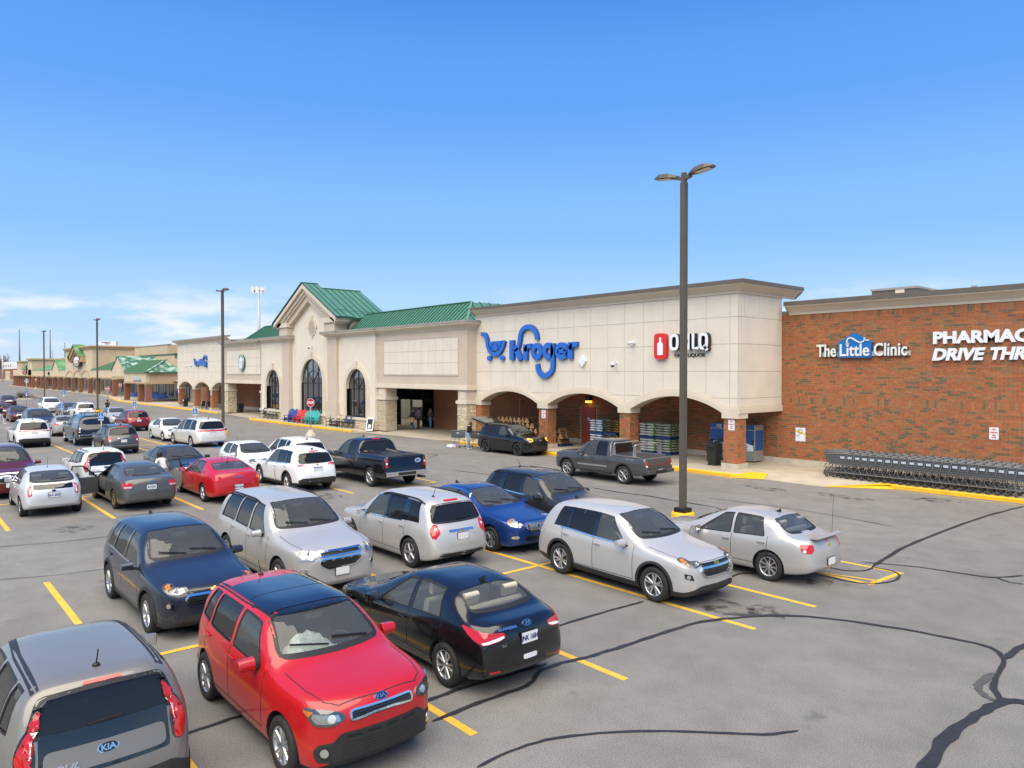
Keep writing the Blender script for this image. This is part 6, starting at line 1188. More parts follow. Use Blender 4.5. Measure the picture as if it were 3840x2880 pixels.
ELANTRA = sedan(4.53, 1.775, 1.435, 2.70, .88, dict(
    hl=[(.44, .63), (.62, .61), (1.02, .71), (1.06, .76), (.86, .74), (.50, .68)], hlx=[([(.9, .70), (1.02, .73), (1.04, .75), (.92, .73)], 'lens_amber', 'turn_signal', .012)], gr=[dict(p=[(-.34, .40), (.34, .40), (.40, .52), (-.40, .52)], bars=3), dict(p=[(-.36, .62), (.36, .62), (.38, .67), (-.38, .67)], bars=1, frame='chrome', fw=.015)],
    tl=[(.42, .87), (.50, .83), (.80, .79), (.96, .84), (1.26, .985), (1.22, 1.0), (.86, .955), (.44, .93)], tlx=[([(.44, .865), (.54, .835), (.80, .80), (.84, .825), (.60, .865), (.46, .885)], 'white_lens', 'reverse_lens')], bB=('oval', .985, .085), pB=.80, txtB='JNK 1684', text=[('B', .36, .955, 'ELANTRA', .058, dict(bold=.002, sx=1.25)), ('B', 0, .957, 'H', .085, dict(m='chrome', slant=.35, off=.018, sx=1.2)), ('B', .46, .74, 'GLS', .045, dict(slant=.2))],
    bp=[([(-.13, .50), (.13, .50), (.13, .57), (-.13, .57)], 'plate', 'bumper_sticker'), ([(.52, .40), (.72, .40), (.70, .43), (.54, .425)], 'lens_red', 'reflector'), ([(-.72, .40), (-.52, .40), (-.54, .425), (-.70, .43)], 'lens_red', 'reflector')], ant=(3.36, 'fin')), cowl=1.18, deck=1.055, bl=.84, tr=.50, cabmat='cabin_beige', style=(5, .05, R(15)), th=.72, handle='PAINT', mircap='PAINT')
VERANO = sedan(4.67, 1.815, 1.48, 2.685, .92, dict(
    hl=[(.46, .76), (.58, .69), (.84, .74), (1.0, .86), (.92, .875), (.62, .83)], hlm='lens_clear', hlx=[(ell(.68, .78, .05, .042), 'lamp_bowl', 'bulb', .012), ([(.84, .78), (.96, .86), (.90, .865), (.82, .82)], 'lens_amber', 'turn_signal', .012)], gr=[dict(p=[(-.30, .60), (.30, .60), (.42, .70), (.40, .79), (-.40, .79), (-.42, .70)], bars=22, vert=True, frame='chrome', fw=.024, m='black_trim', bm='satin', r=.06), dict(p=[(-.40, .36), (.40, .36), (.42, .46), (-.42, .46)], bars=3)], bF=('round', .70, .06), fog=ell(.70, .46, .11, .035), fogc=1, fogb=(.66, .46),
    tl=[(.45, .86), (.8, .84), (1.0, .94), (.6, .96)], pB=.75, ant=(3.5, 'fin')), hood=(.66, .82, .93), bl=.90, deck=1.08, dlo=[[(1.72, -1), (2.3, -1), (3.0, -1), (3.44, -1)], [(1.72, -1), (2.1, 1), (2.5, 1), (3.0, 1), (3.32, 1), (3.44, -1)]], style=(7, .045, R(9)), cabmat='cabin_grey')
def cobalt_fn(sp, SF, F, X, root, hw):
    h, n = SF.hit('T', X(4.30), -.62); q = MB(); q.tube([h, h + Vector((-.03, 0, .85))], .004, 5); q.build('antenna_mast', 'black_trim', root)
COBALT = sedan(4.58, 1.725, 1.45, 2.624, .93, dict(
    hl=[(.44, .68), (.60, .64), (.94, .70), (.98, .78), (.6, .78)], gr=[dict(p=[(-.36, .50), (.36, .50), (.38, .58), (-.38, .58)], bars=1, frame='satin')], tl=[(.58, .80), (.68, .74), (.88, .76), (.96, .90), (.90, .93), (.58, .92)], tlx=[(ell(.84, .79, .032, .03, 12), 'white_lens', 'reverse_lens')], bB=('bow', .87, .06), pB=.52, spoiler=(4.44, 1.03, .045, .62), brk=(.09, .945), fn=cobalt_fn, ant=(3.30, 'fin')), deck=1.03, bl=.85, style=(9, .055, 0), rim='satin', handle='PAINT', tint=['glass', 'glass'], cabmat='cabin_grey')
AVENGER = sedan(4.89, 1.825, 1.47, 2.765, .97, dict(
    hl=[(.5, .70), (.9, .70), (.92, .82), (.5, .82)], gr=[dict(p=[(-.4, .64), (.4, .64), (.4, .80), (-.4, .80)], bars=1, frame='chrome')], tl=[(.58, .84), (.66, .80), (.86, .80), (.98, .90), (.94, .98), (.66, .98), (.58, .95)], tlx=[(ell(.78, .89, .05, .045, 12), 'red_lit', 'ring_lens')], pB=.60, txtB='KSU 634V', text=[('B', 0, .93, 'DODGE', .05, dict(bold=.003, sx=1.9))], ant=(3.7, 'rod')), cowl=1.28, deck=1.10, bl=.90, tr=.50, cabmat='cabin_grey', style=(7, .07, 0), rim='satin')
ACCORD = sedan(4.94, 1.845, 1.475, 2.80, .97, dict(
    hl=[(.5, .70), (.8, .66), (1.04, .80), (.6, .82)], gr=[dict(p=[(-.4, .64), (.4, .64), (.44, .76), (-.44, .76)], bars=3, frame='chrome')], tl=[(.56, .86), (.66, .78), (.90, .78), (1.02, .90), (.98, .97), (.60, .96)], tlx=[([(.60, .80), (.86, .80), (.88, .84), (.60, .85)], 'lens_clear', 'clear_lens')], bB=('round', .97, .0), pB=.80, txtB='411DYI', text=[('B', 0, .955, 'H', .085, dict(bold=.006, sx=1.1))]), cowl=1.30, deck=1.10, bl=.90, tr=.52, style=(7, .06, 0), rim='rim_bronze', cabmat='cabin_grey')
SONATA = sedan(4.85, 1.865, 1.475, 2.805, .95, dict(hl=[(.46, .72), (.66, .68), (1.06, .82), (1.0, .86), (.6, .80)], gr=[dict(p=[(-.38, .46), (.38, .46), (.46, .74), (-.46, .74)], bars=5, frame='chrome'), dict(p=[(.60, .36), (.82, .40), (.84, .47), (.62, .44)], bars=0), dict(p=[(-.82, .40), (-.60, .36), (-.62, .44), (-.84, .47)], bars=0)], tl=[(.5, .86), (.9, .84), (1.1, .95), (.6, .96)], pB=.66, ant=(3.6, 'fin')), cowl=1.25, deck=1.10, bl=.90, tr=.50, th=.72)
CRUZE = sedan(4.60, 1.795, 1.475, 2.685, .92, dict(hl=[(.46, .74), (.62, .70), (.96, .82), (.9, .88), (.6, .84)], gr=[dict(p=[(-.40, .74), (.40, .74), (.42, .82), (-.42, .82)], bars=2, frame='chrome', fw=.02), dict(p=[(-.40, .44), (.40, .44), (.46, .70), (-.46, .70)], bars=4, frame='chrome', fw=.02)], bF=('bow', .72, .07), fog=ell(.70, .48, .06, .045), tl=[(.56, .86), (.66, .82), (.90, .86), (1.0, .98), (.62, .98)], tlx=[(ell(.74, .90, .06, .04, 12), 'red_lit', 'lit_lens')], bB=('bow', .95, .05), pB=.80, ant=(3.5, 'fin')), deck=1.10, bl=.90)
PRIUS = suv(4.46, 1.745, 1.49, 2.70, .93, dict(
    hl=[(.46, .72), (.6, .68), (1.0, .85), (.95, .9), (.6, .82)], gr=[dict(p=[(-.4, .38), (.4, .38), (.44, .5), (-.44, .5)], bars=3)], tl=[(.60, .72), (.72, .70), (.80, .90), (.78, 1.04), (.64, 1.02)], tlm='lens_red', tlx=[(rpoly([(.63, .76), (.70, .75), (.74, .96), (.66, .96)], .02), 'white_lens', 'clear_lens')], bp=[([(-.56, .90), (.56, .90), (.60, 1.05), (-.60, 1.05)], 'black_gloss', 'rear_lower_glass')], bB=('oval', .85, .065), pB=.72, txtB='GLA 2524', ant=(3.0, 'tall'), rwip=1.16), name='hatchback_car', cowl=1.16, hood=(.62, .80, .92),
    top=[(0, .60), (.03, .68), (.10, .77), (.3, .86), (.85, .98), (1.10, 1.04), (1.9, 1.38), (2.2, 1.455), (2.6, 1.49), (3.1, 1.465), (3.6, 1.37), (4.1, 1.17), (4.24, 1.10), (4.30, 1.04), (4.40, .86), (4.44, .74), (4.46, .58)], belt=[(0, .52), (.1, .62), (.4, .74), (1.2, .88), (2.4, .92), (3.6, .99), (4.2, 1.0), (4.36, .8), (4.46, .48)], ws=(1.10, 1.40, 1.7, 0.85, 0.82), rg=(1.135, 1.385, 3.6, .80, .82), cab=(1.36, 3.95), wins=[(1.62, 2.2, 2.52, 2.50), (2.60, 2.58, 3.42, 3.24)], doors=[1.42, 2.56, 3.46], roof0=2.15, r=.315, clad='PAINT', clad_rows=0, archtrim=None, rgmat='glass', tint=['glass', 'glass'], cabmat='cabin_grey', mir=1.7)
SONIC = suv(4.04, 1.735, 1.52, 2.525, .83, dict(hl=[(.48, .80), (.60, .72), (.86, .78), (.94, .90), (.62, .90)], hlm='lens_dark', hlx=[(ell(.62, .80, .045, .045, 12), 'lamp_bowl', 'bulb', .012), (ell(.76, .84, .045, .045, 12), 'lamp_bowl', 'bulb', .012)], gr=[dict(p=[(-.36, .74), (.36, .74), (.38, .80), (-.38, .80)], bars=1), dict(p=[(-.36, .46), (.36, .46), (.42, .68), (-.42, .68)], bars=3)], bF=('bow', .71, .07), tl=[(.62, .82), (.78, .82), (.8, 1.0), (.64, 1.0)], pB=.8, ant=(3.5, 'tall')), name='hatchback_car', cowl=1.0, hood=(.70, .86, .98), dz=-.03, clad='PAINT', clad_rows=0, archtrim=None, r=.315, tint=['glass', 'glass'], wins=[(1.42, 1.82, 2.32, 2.32), (2.42, 2.40, 3.10, 3.02)], doors=[1.24, 2.37, 3.16], cab=(1.17, 3.5), rg=(1.1, 1.36, 3.4, .84, .84))
def van(L, W, H, wb, fo, c, **k):
    d = suv(L, W, H, wb, fo, c, 'minivan', cowl=1.08, hood=(.70, .90, 1.02), dz=0, clad='PAINT', clad_rows=0, archtrim=None, r=.345)
    d.update(top=[(0, .70), (.03, .78), (.10, .87), (.3, .96), (.8, 1.06), (1.04, 1.12), (1.2, 1.2), (1.95, 1.62), (2.25, H - .04), (2.9, H), (L - 1.1, H - .01), (L - .6, H - .05), (L - .42, H - .11), (L - .34, H - .2), (L - .14, 1.06), (L - .08, .94), (L - .02, .75), (L, .6)], ws=(1.22, 1.62, 1.6, 0.85, 0.82), rg=(1.16, H - .2, L - .6, .86, .86), cab=(1.3, L - .46), roof0=2.15,
        wins=[(1.62, 2.12, 2.60, 2.58), (2.70, 2.68, 3.74, 3.72), (3.84, 3.82, L - .56, L - .72)], doors=[1.45, 2.65, 3.79], mir=1.62)
    d.update(k); return d
PACIFICA = van(5.17, 2.02, 1.76, 3.09, .98, dict(hl=[(.5, .82), (.62, .79), (1.0, .90), (.96, .94), (.55, .88)], gr=[dict(p=[(-.5, .76), (.5, .76), (.54, .86), (-.54, .86)], bars=3, frame='chrome', fw=.02, m='black_gloss'), dict(p=[(-.5, .40), (.5, .40), (.56, .54), (-.56, .54)], bars=2)], tl=[(0, .99), (.6, .99), (1.06, 1.02), (1.02, 1.10), (.6, 1.08), (0, 1.06)], pB=.86, handleB=(.16, 1.075, .02), rails=(2.3, 4.5, .70, 'satin'), ant=(4.3, 'fin'), rwip=1.17), style=(5, .08, R(13)))
TOWN = van(5.14, 2.0, 1.75, 3.08, .97, dict(hl=[(.5, .78), (.9, .78), (.95, .92), (.55, .90)], gr=[dict(p=[(-.4, .74), (.4, .74), (.42, .86), (-.42, .86)], bars=2, frame='chrome')], tl=[(.7, .9), (.85, .9), (.85, 1.15), (.7, 1.15)], pB=.8), tint=['glass', 'glass', 'glass'])
def truck(L, W, H, wb, fo, cabend, bed, c, wins, doors, hood=(.92, 1.08, 1.16), cowl=1.35, bl=1.12, **k):
    h0, h1, h2 = hood
    d = dict(name='pickup_truck', L=L, W=W, H=H, wb=wb, fo=fo, r=.385, cowl=cowl, roof0=cowl + .75, th=.80, whi=.86,
        top=[(0, h0), (.03, h0 + .08), (.10, h1 - .01), (.3, h1 + .03), (cowl - .2, h2), (cowl + .04, h2 + .06), (cowl + .62, H - .11), (cowl + .85, H - .04), (cowl + 1.4, H), (cabend - .35, H - .01), (cabend - .12, H - .05), (cabend - .06, H - .14), (cabend + .03, bed + .01), (cabend + .10, bed), (L - .16, bed), (L - .10, bed - .012), (L - .04, bed - .05), (L - .02, .7), (L, .62)],
        belt=[(0, h0 - .12), (.1, h0 + .0), (.3, h1 - .08), (cowl, bl - .04), (cowl + .8, bl), (cabend - .1, bl + .01), (cabend + .1, bed - .05), (L - .1, bed - .05), (L, .55)],
        wid=[(0, .78), (.05, .86), (.15, .93), (.4, .975), (1, 1), (cabend, 1), (L - .2, .985), (L - .05, .96), (L, .93)], bot=[(0, .46), (.1, .38), (.5, .36), (L - .6, .40), (L - .1, .46), (L, .52)], bow=[(0, .15), (.6, .10), (1.6, .06), (2.4, 0), (L - .5, 0), (L, -.03)], nexp=[(0, 3.4), (1.0, 3.4), (cowl + .3, 4), (cabend - .2, 4.5), (cabend + .1, 9), (L, 9)],
        ws=(h2 + .115, H - .085, cowl + .45, 0.85, 0.82), rg=(bl + .14, H - .14, cabend - .3, .80, .80), cab=(cowl + .16, cabend - .16), wins=wins, doors=doors, extra=gen_extra(c), rgmat='glass_tint', mir=cowl + .50, rear_seat=False, tint=['glass', 'glass_tint'], style=(6, .075, 0), archtrim=k.get('archtrim'))
    d.update(k); return d
def tacoma_fn(sp, SF, F, X, root, hw):
    # aluminium ladder rack over the bed
    q = MB()
    for s in (3.62, 4.72):
        for sd in (-1, 1):
            x, y = X(s), sd * (hw - .10); q.prism([(-.10, 1.16), (.10, 1.16), (.025, 1.62), (-.045, 1.62)], lambda u, v: (x + u, y - .02, v), lambda u, v: (x + u, y + .02, v))
        q.tube([(X(s), -(hw - .10), 1.60), (X(s), -(hw - .16), 1.66), (X(s), hw - .16, 1.66), (X(s), hw - .10, 1.60)], .03, 8)
    for sd in (-1, 1): q.box(X(5.0), X(3.5), sd * (hw - .10) - .03, sd * (hw - .10) + .03, 1.155, 1.185)
    q.build('ladder_rack', 'rim', root)
    q = MB(); q.box(X(3.5), X(1.75), -hw + .0, -hw + .10, .34, .40); q.box(X(3.5), X(1.75), hw - .10, hw, .34, .40); q.build('side_step', 'cladding', root)
    q = MB(); q.box(X(5.46), X(5.28), -hw * .93, hw * .93, .50, .66); q.build('rear_bumper', 'PAINT', root, bevel=.03)
    q = MB(); q.box(X(5.465) - .02, X(5.44), -.36, .36, .52, .64); q.build('bumper_step', 'cladding', root)
TACOMA = truck(5.39, 1.89, 1.79, 3.236, .94, 3.42, 1.15, dict(hl=[(.52, .92), (.90, .92), (1.0, 1.05), (.56, 1.05)], gr=[dict(p=[(-.46, .76), (.46, .76), (.5, 1.0), (-.5, 1.0)], bars=3, frame='cladding')], tl=[(.76, .78), (.90, .78), (.91, 1.02), (.76, 1.02)], tlx=[([(.78, .79), (.88, .79), (.88, .86), (.78, .86)], 'white_lens', 'reverse_lens')], pB=.60, text=[('B', 0, .84, 'TACOMA', .11, dict(m='lens_red', bold=.0, sx=1.1))], topp=[([(3.56, -.84), (5.22, -.84), (5.22, .84), (3.56, .84)], 'cladding', 'tonneau_cover')], side=[([(1.55, .62), (3.3, .64), (3.3, .70), (1.55, .68)], 'satin', 'side_moulding')], fn=tacoma_fn),
    [(1.80, 2.18, 2.52, 2.52), (2.62, 2.62, 3.24, 3.20)], [1.60, 2.57, 3.34], bl=1.08, cowl=1.32, archtrim='cladding', bed=0, mir=1.84) if 0 else None
TACOMA = truck(5.39, 1.89, 1.79, 3.236, .94, 3.42, 1.15, dict(hl=[(.52, .92), (.90, .92), (1.0, 1.05), (.56, 1.05)], gr=[dict(p=[(-.46, .76), (.46, .76), (.5, 1.0), (-.5, 1.0)], bars=3, frame='cladding')], tl=[(.76, .78), (.92, .78), (.93, 1.02), (.76, 1.02)], tlx=[([(.78, .79), (.88, .79), (.88, .86), (.78, .86)], 'white_lens', 'reverse_lens')], pB=.60, text=[('B', 0, .84, 'TACOMA', .11, dict(m='lens_red', sx=1.1)), ('R', -1.95, 1.02, 'TRD SPORT', .09, dict(m='satin', slant=.2)), ('L', -1.95, 1.02, 'TRD SPORT', .09, dict(m='satin', slant=.2))], topp=[([(3.56, -.84), (5.22, -.84), (5.22, .84), (3.56, .84)], 'cladding', 'tonneau_cover')], side=[([(1.62, .62), (3.3, .64), (3.3, .70), (1.62, .68)], 'satin', 'side_moulding')], fn=tacoma_fn),
    [(1.80, 2.18, 2.52, 2.52), (2.62, 2.62, 3.24, 3.20)], [1.60, 2.57, 3.34], bl=1.06, cowl=1.32, archtrim='cladding', mir=1.84, style=(6, .07, 0))
def silverado_fn(sp, SF, F, X, root, hw):
    q = MB(); q.box(X(5.90), X(5.70), -hw * .95, hw * .95, .50, .70, 0); q.box(X(5.905) - .005, X(5.88), -.42, .42, .53, .66, 1); q.build('rear_bumper', ['chrome', 'cladding'], root, bevel=.02)
    q = MB(); q.tube([(X(5.5), -.75, .38), (X(5.95), -.80, .40)], .045, 10); q.build('exhaust_pipe', 'black_trim', root)
    for u, v in ((-.55, 1.08),):
        h, n = SF.hit('B', u, v); q = MB(); q.prism(ell(0, 0, .14, .085), lambda a, b: (h.x - .006, h.y + a, h.z + b), lambda a, b: (h.x - .011, h.y + a, h.z + b), 0); q.prism(ell(.01, 0, .11, .06), lambda a, b: (h.x - .010, h.y + a, h.z + b), lambda a, b: (h.x - .014, h.y + a, h.z + b), 1); q.build('sticker', ['plate', 'blue_sticker'], root)
mat('blue_sticker', (.05, .14, .42), .4)
SILVERADO = truck(5.85, 2.03, 1.87, 3.645, .96, 3.55, 1.30, dict(hl=[(.55, .92), (.95, .92), (1.0, 1.1), (.56, 1.1)], gr=[dict(p=[(-.5, .8), (.5, .8), (.5, 1.08), (-.5, 1.08)], bars=1, frame='chrome', bm='chrome')], tl=[(.84, .86), (.98, .86), (.985, 1.2), (.84, 1.2)], tlx=[([(.86, .99), (.96, .99), (.96, 1.06), (.86, 1.06)], 'white_lens', 'reverse_lens')], pB=.60, txtB=None, topp=[([(3.68, -.90), (5.72, -.90), (5.72, .90), (3.68, .90)], 'cladding', 'tonneau_cover')], ant=(2.3, 'fin'), brk=(.2, 1.80), fn=silverado_fn),
    [(1.86, 2.24, 2.66, 2.66), (2.78, 2.76, 3.30, 3.26)], [1.66, 2.72, 3.38], bl=1.14, hood=(.98, 1.14, 1.22), cowl=1.40, r=.40, mir=1.92, style=(6, .08, 0), tint=['glass', 'glass_tint'])
def ram_fn(sp, SF, F, X, root, hw):
    q = MB(); q.box(X(5.98), X(5.78), -hw * .95, hw * .95, .55, .75); q.build('rear_bumper', 'chrome', root, bevel=.03)
    q = MB()
    for s in (3.9, 5.0): q.box(X(s) - .03, X(s) + .03, -.62, .62, 2.05, 2.08); q.box(X(s) - .02, X(s) + .02, -.50, -.46, 1.93, 2.06); q.box(X(s) - .02, X(s) + .02, .46, .50, 1.93, 2.06)
    q.box(X(5.45), X(5.40), -.85, .85, 2.08, 2.11); q.build('roof_rack', 'black_trim', root)
    for k in 'LR': q = MB(); SF.patch(q, k, rpoly([(X(4.1), 1.42), (X(5.35), 1.42), (X(5.25), 1.72), (X(4.15), 1.72)], .05), .006, .01); q.build('cap_window', 'black_gloss', root)
    q = MB(); SF.patch(q, 'b', rpoly([(-.72, 1.36), (.72, 1.36), (.62, 1.80), (-.62, 1.80)], .06), .006, .01); q.build('cap_rear_window', 'glass_dark', root)
    q = MB(); q.box(X(3.6), X(1.9), hw - .06, hw + .06, .36, .42); q.box(X(3.6), X(1.9), -hw - .06, -hw + .06, .36, .42); q.build('side_step', 'chrome', root)
mat('glass_dark', (.012, .013, .014), .04, coat=1)
RAM = truck(5.90, 2.02, 1.95, 3.57, 1.0, 3.75, 1.35, dict(hl=[(.55, .95), (.95, .95), (1.0, 1.15), (.56, 1.15)], gr=[dict(p=[(-.5, .8), (.5, .8), (.5, 1.1), (-.5, 1.1)], bars=2, frame='chrome', bm='chrome')], tl=[(.84, .88), (.98, .88), (.98, 1.18), (.84, 1.18)], tlx=[([(.85, .885), (.90, .885), (.90, 1.17), (.85, 1.17)], 'chrome', 'lens_edge'), ([(.88, .90), (.95, .90), (.95, .94), (.88, .94)], 'white_lens', 'reverse_lens')], pB=.65, fn=ram_fn),
    [(1.95, 2.3, 2.72, 2.72), (2.82, 2.82, 3.5, 3.46)], [1.72, 2.77, 3.58], bl=1.22, hood=(1.02, 1.18, 1.26), cowl=1.45, r=.41, mir=2.0, rg=None)
RAM['top'] = RAM['top'][:10] + [(3.70, 1.93), (3.9, 1.94), (5.2, 1.93), (5.45, 1.88), (5.55, 1.8), (5.74, 1.30), (5.78, 1.26), (5.86, 1.22), (5.885, .7), (5.9, .62)]
RAM['belt'] = [(0, .90), (.1, 1.0), (.3, 1.1), (1.45, 1.2), (2.2, 1.22), (3.7, 1.24), (5.5, 1.24), (5.8, 1.15), (5.9, .55)]; RAM['nexp'] = [(0, 3.4), (1.0, 3.4), (1.8, 4), (5.9, 4.5)]; RAM['cab'] = (1.62, 3.6)
# ================================================================== the parked cars
P_ = {}
for n, c, mt, rg in (('red', (.44, .006, .008), .0, .34), ('black', (.006, .006, .007), .1, .2), ('navy', (.016, .022, .040), .2, .3), ('silver', (.47, .465, .455), .3, .36), ('silver_b', (.43, .425, .415), .3, .36), ('blue', (.012, .045, .20), .45, .28), ('charcoal', (.026, .026, .027), .15, .28), ('gunmetal', (.20, .19, .17), .3, .38), ('white', (.74, .75, .76), .0, .3), ('pearl', (.66, .655, .63), .15, .32), ('grey', (.075, .075, .075), .3, .32), ('greymetal', (.095, .095, .09), .3, .34), ('maroon', (.13, .008, .012), .35, .3), ('ruby', (.22, .012, .014), .35, .3), ('burgundy', (.09, .010, .014), .35, .3), ('champagne', (.46, .44, .39), .5, .34), ('brightsilver', (.58, .595, .61), .3, .36), ('greyblue', (.11, .125, .14), .5, .32)): P_[n] = paint(n, c, mt, rg)
USED = {}
def recolor(o, pm):
    if o.type == 'MESH':
        for i, s in enumerate(o.material_slots):
            if o.data.materials[i] and o.data.materials[i].name == 'PAINT': s.link = 'OBJECT'; s.material = pm
    for k in o.children: recolor(k, pm)
def car(model, x, y, face, col, label, cat, yaw=0, plate_txt=None):
    """x, y: middle of the wheelbase; face +1 nose towards +x, -1 towards -x"""
    if model not in USED: root = car_model(globals()[model]); USED[model] = root; src = root
    else: root = copy_tree(USED[model])
    root.location = (x, y, 0); root.rotation_euler = (0, 0, (0 if face > 0 else math.pi) + R(yaw)); tag(root, label, cat, 'cars in the parking lot'); recolor(root, P_[col]); return root
def axle(model, xf=None, xr=None, face=1):
    wb = globals()[model]['wb']; return (xf - face * wb / 2) if xf is not None else (xr + face * wb / 2)
def kids(o, nm): return [k for k in o.children if k.name.split('.')[0] == nm]
C = {}
C['gs'] = car('SOUL', -10.02, 1.66, -1, 'gunmetal', 'grey boxy hatchback seen from behind at the lower left corner', 'hatchback')
C['rs'] = car('SOUL', -9.40, 4.32, 1, 'red', 'bright red boxy hatchback with black roof facing right in the foreground', 'hatchback', .3)
C['el'] = car('ELANTRA', axle('ELANTRA', xr=-8.80, face=-1), 7.12, -1, 'black', 'glossy black sedan seen from behind beside the red hatchback', 'sedan')
C['bq'] = car('EQX18', -15.43, 4.40, 1, 'navy', 'dark navy suv facing forward behind the red hatchback', 'suv', .5)
C['tv'] = car('TRAV', axle('TRAV', xf=-14.78, face=1), 7.22, 1, 'silver_b', 'large silver suv with double mesh grille facing forward', 'suv')
C['e10'] = car('EQX10', axle('EQX10', xr=-14.76, face=-1), 10.37, -1, 'silver', 'silver suv seen from behind with red corner tail lights and roof rails', 'suv')
C['ve'] = car('VERANO', axle('VERANO', xf=-14.72, face=1), 12.80, 1, 'blue', 'royal blue sedan with a vertical bar chrome grille', 'sedan')
C['de'] = car('EQX10', -16.05, 15.22, 1, 'charcoal', 'charcoal suv with chrome window trim behind the blue sedan', 'suv')
C['se'] = car('EQX18', -10.65, 12.70, 1, 'silver', 'silver suv parked across the yellow line facing right', 'suv', -.8)
C['co'] = car('COBALT', axle('COBALT', xr=-8.57, face=-1), 15.75, -1, 'silver_b', 'silver sedan with rear spoiler and tall antenna at the row end', 'sedan')
C['ta'] = car('TACOMA', axle('TACOMA', xr=-20.0, face=-1), 24.2, -1, 'grey', 'dark grey crew cab pickup with an aluminium ladder rack', 'pickup truck', 1.0)
C['te'] = car('TERRAIN', -32.0, 27.62, 1, 'black', 'black suv with raised liftgate and amber lights at the kerb', 'suv', 1.5)
C['sv'] = car('SILVERADO', axle('SILVERADO', xr=-26.3, face=-1), 15.98, -1, 'black', 'black extended cab pickup with a flat bed cover', 'pickup truck')
C['we'] = car('EQX18', axle('EQX18', xr=-27.45, face=-1), 12.86, -1, 'white', 'white suv seen from behind beside the black pickup', 'suv')
C['wt'] = car('ROGUE', -32.5, 14.4, -1, 'white', 'white suv mostly hidden between the black pickup and another white suv', 'suv')
C['sn'] = car('SONIC', -33.0, 12.62, 1, 'white', 'small white hatchback facing forward with large round headlights', 'hatchback')
C['av'] = car('AVENGER', axle('AVENGER', xr=-27.12, face=-1), 9.56, -1, 'red', 'bright red sedan seen from behind with dark wheels well', 'sedan') if 0 else car('AVENGER', axle('AVENGER', xr=-27.12, face=-1), 9.56, -1, 'red', 'bright red sedan seen from behind in the middle row', 'sedan')
C['ac'] = car('ACCORD', axle('ACCORD', xr=-27.70, face=-1), 6.80, -1, 'greymetal', 'dark grey sedan with two doors standing open', 'sedan', .8)
C['ds'] = car('SONATA', -33.55, 9.72, 1, 'charcoal', 'charcoal sedan facing forward behind the open doored sedan', 'sedan')
C['pr'] = car('PRIUS', axle('PRIUS', xr=-28.20, face=-1), 4.18, -1, 'brightsilver', 'pale silver fastback hatchback with vertical tail lights', 'hatchback', -1.0)
C['ws'] = car('SOUL', -34.0, 6.62, -1, 'white', 'white boxy hatchback seen from behind its large dark rear window', 'hatchback')
C['rv'] = car('TRAV', -34.65, 3.52, 1, 'maroon', 'dark red suv cut by the left edge of the picture', 'suv')
C['pa'] = car('PACIFICA', axle('PACIFICA', xr=-47.55, face=-1), 15.40, -1, 'pearl', 'pearl beige minivan with a full width red light bar', 'minivan', 3.0)
C['so'] = car('SONATA', -54.15, 15.18, 1, 'white', 'white sedan nose to nose with the beige minivan', 'sedan')
C['cp'] = car('COMPASS', axle('COMPASS', xr=-46.5, face=-1), 10.32, -1, 'grey', 'dark grey compact suv seen from behind beside the accessible sign', 'suv')
C['ra'] = car('RAM', axle('RAM', xr=-53.4, face=-1), 10.2, -1, 'black', 'black pickup with a matching bed cap and roof rack', 'pickup truck', -.5)
C['ed'] = car('EDGE', axle('EDGE', xr=-54.2, face=-1), 7.06, -1, 'white', 'white suv with dark lower bumper seen from behind near the left edge', 'suv')
C['es'] = car('ESCAPE', axle('ESCAPE', xr=-63.7, face=-1), 15.3, -1, 'ruby', 'dark red compact suv seen from behind in the accessible row', 'suv')
C['cz'] = car('CRUZE', axle('CRUZE', xr=-62.1, face=-1), 10.15, -1, 'champagne', 'champagne sedan with lit brake lights left of the capped pickup', 'sedan')
C['tn'] = car('TOWN', -69.6, 9.5, 1, 'charcoal', 'dark minivan facing forward behind the champagne sedan', 'minivan')
C['mb'] = car('CRUZE', -83.6, 9.85, 1, 'burgundy', 'burgundy sedan facing forward near the left edge', 'sedan')
C['wp'] = car('PACIFICA', -100.6, 14.9, 1, 'white', 'white minivan facing forward below the far lamp posts', 'minivan')
C['gr'] = car('SONATA', -89.6, 14.9, 1, 'greyblue', 'grey blue sedan facing forward left of the white suv with rear wiper', 'sedan')
C['ro'] = car('ROGUE', -84.4, 15.25, -1, 'white', 'white suv with silver roof rails seen from behind in the far row', 'suv')
C['si'] = car('PRIUS', -73.9, 16.0, 1, 'silver', 'silver hatchback facing forward behind the capped pickup', 'hatchback')
C['bu'] = car('CRUZE', -124.2, 13.3, 1, 'burgundy', 'dark red sedan driving in at the upper left edge', 'sedan')
C['lr'] = car('SONATA', -92.6, 9.45, 1, 'ruby', 'red sedan mostly cut off by the left edge behind the burgundy one', 'sedan')
C['fg'] = car('SONATA', -322, 37.0, -1, 'greyblue', 'tiny grey sedan in the far driveway at the left edge', 'sedan')
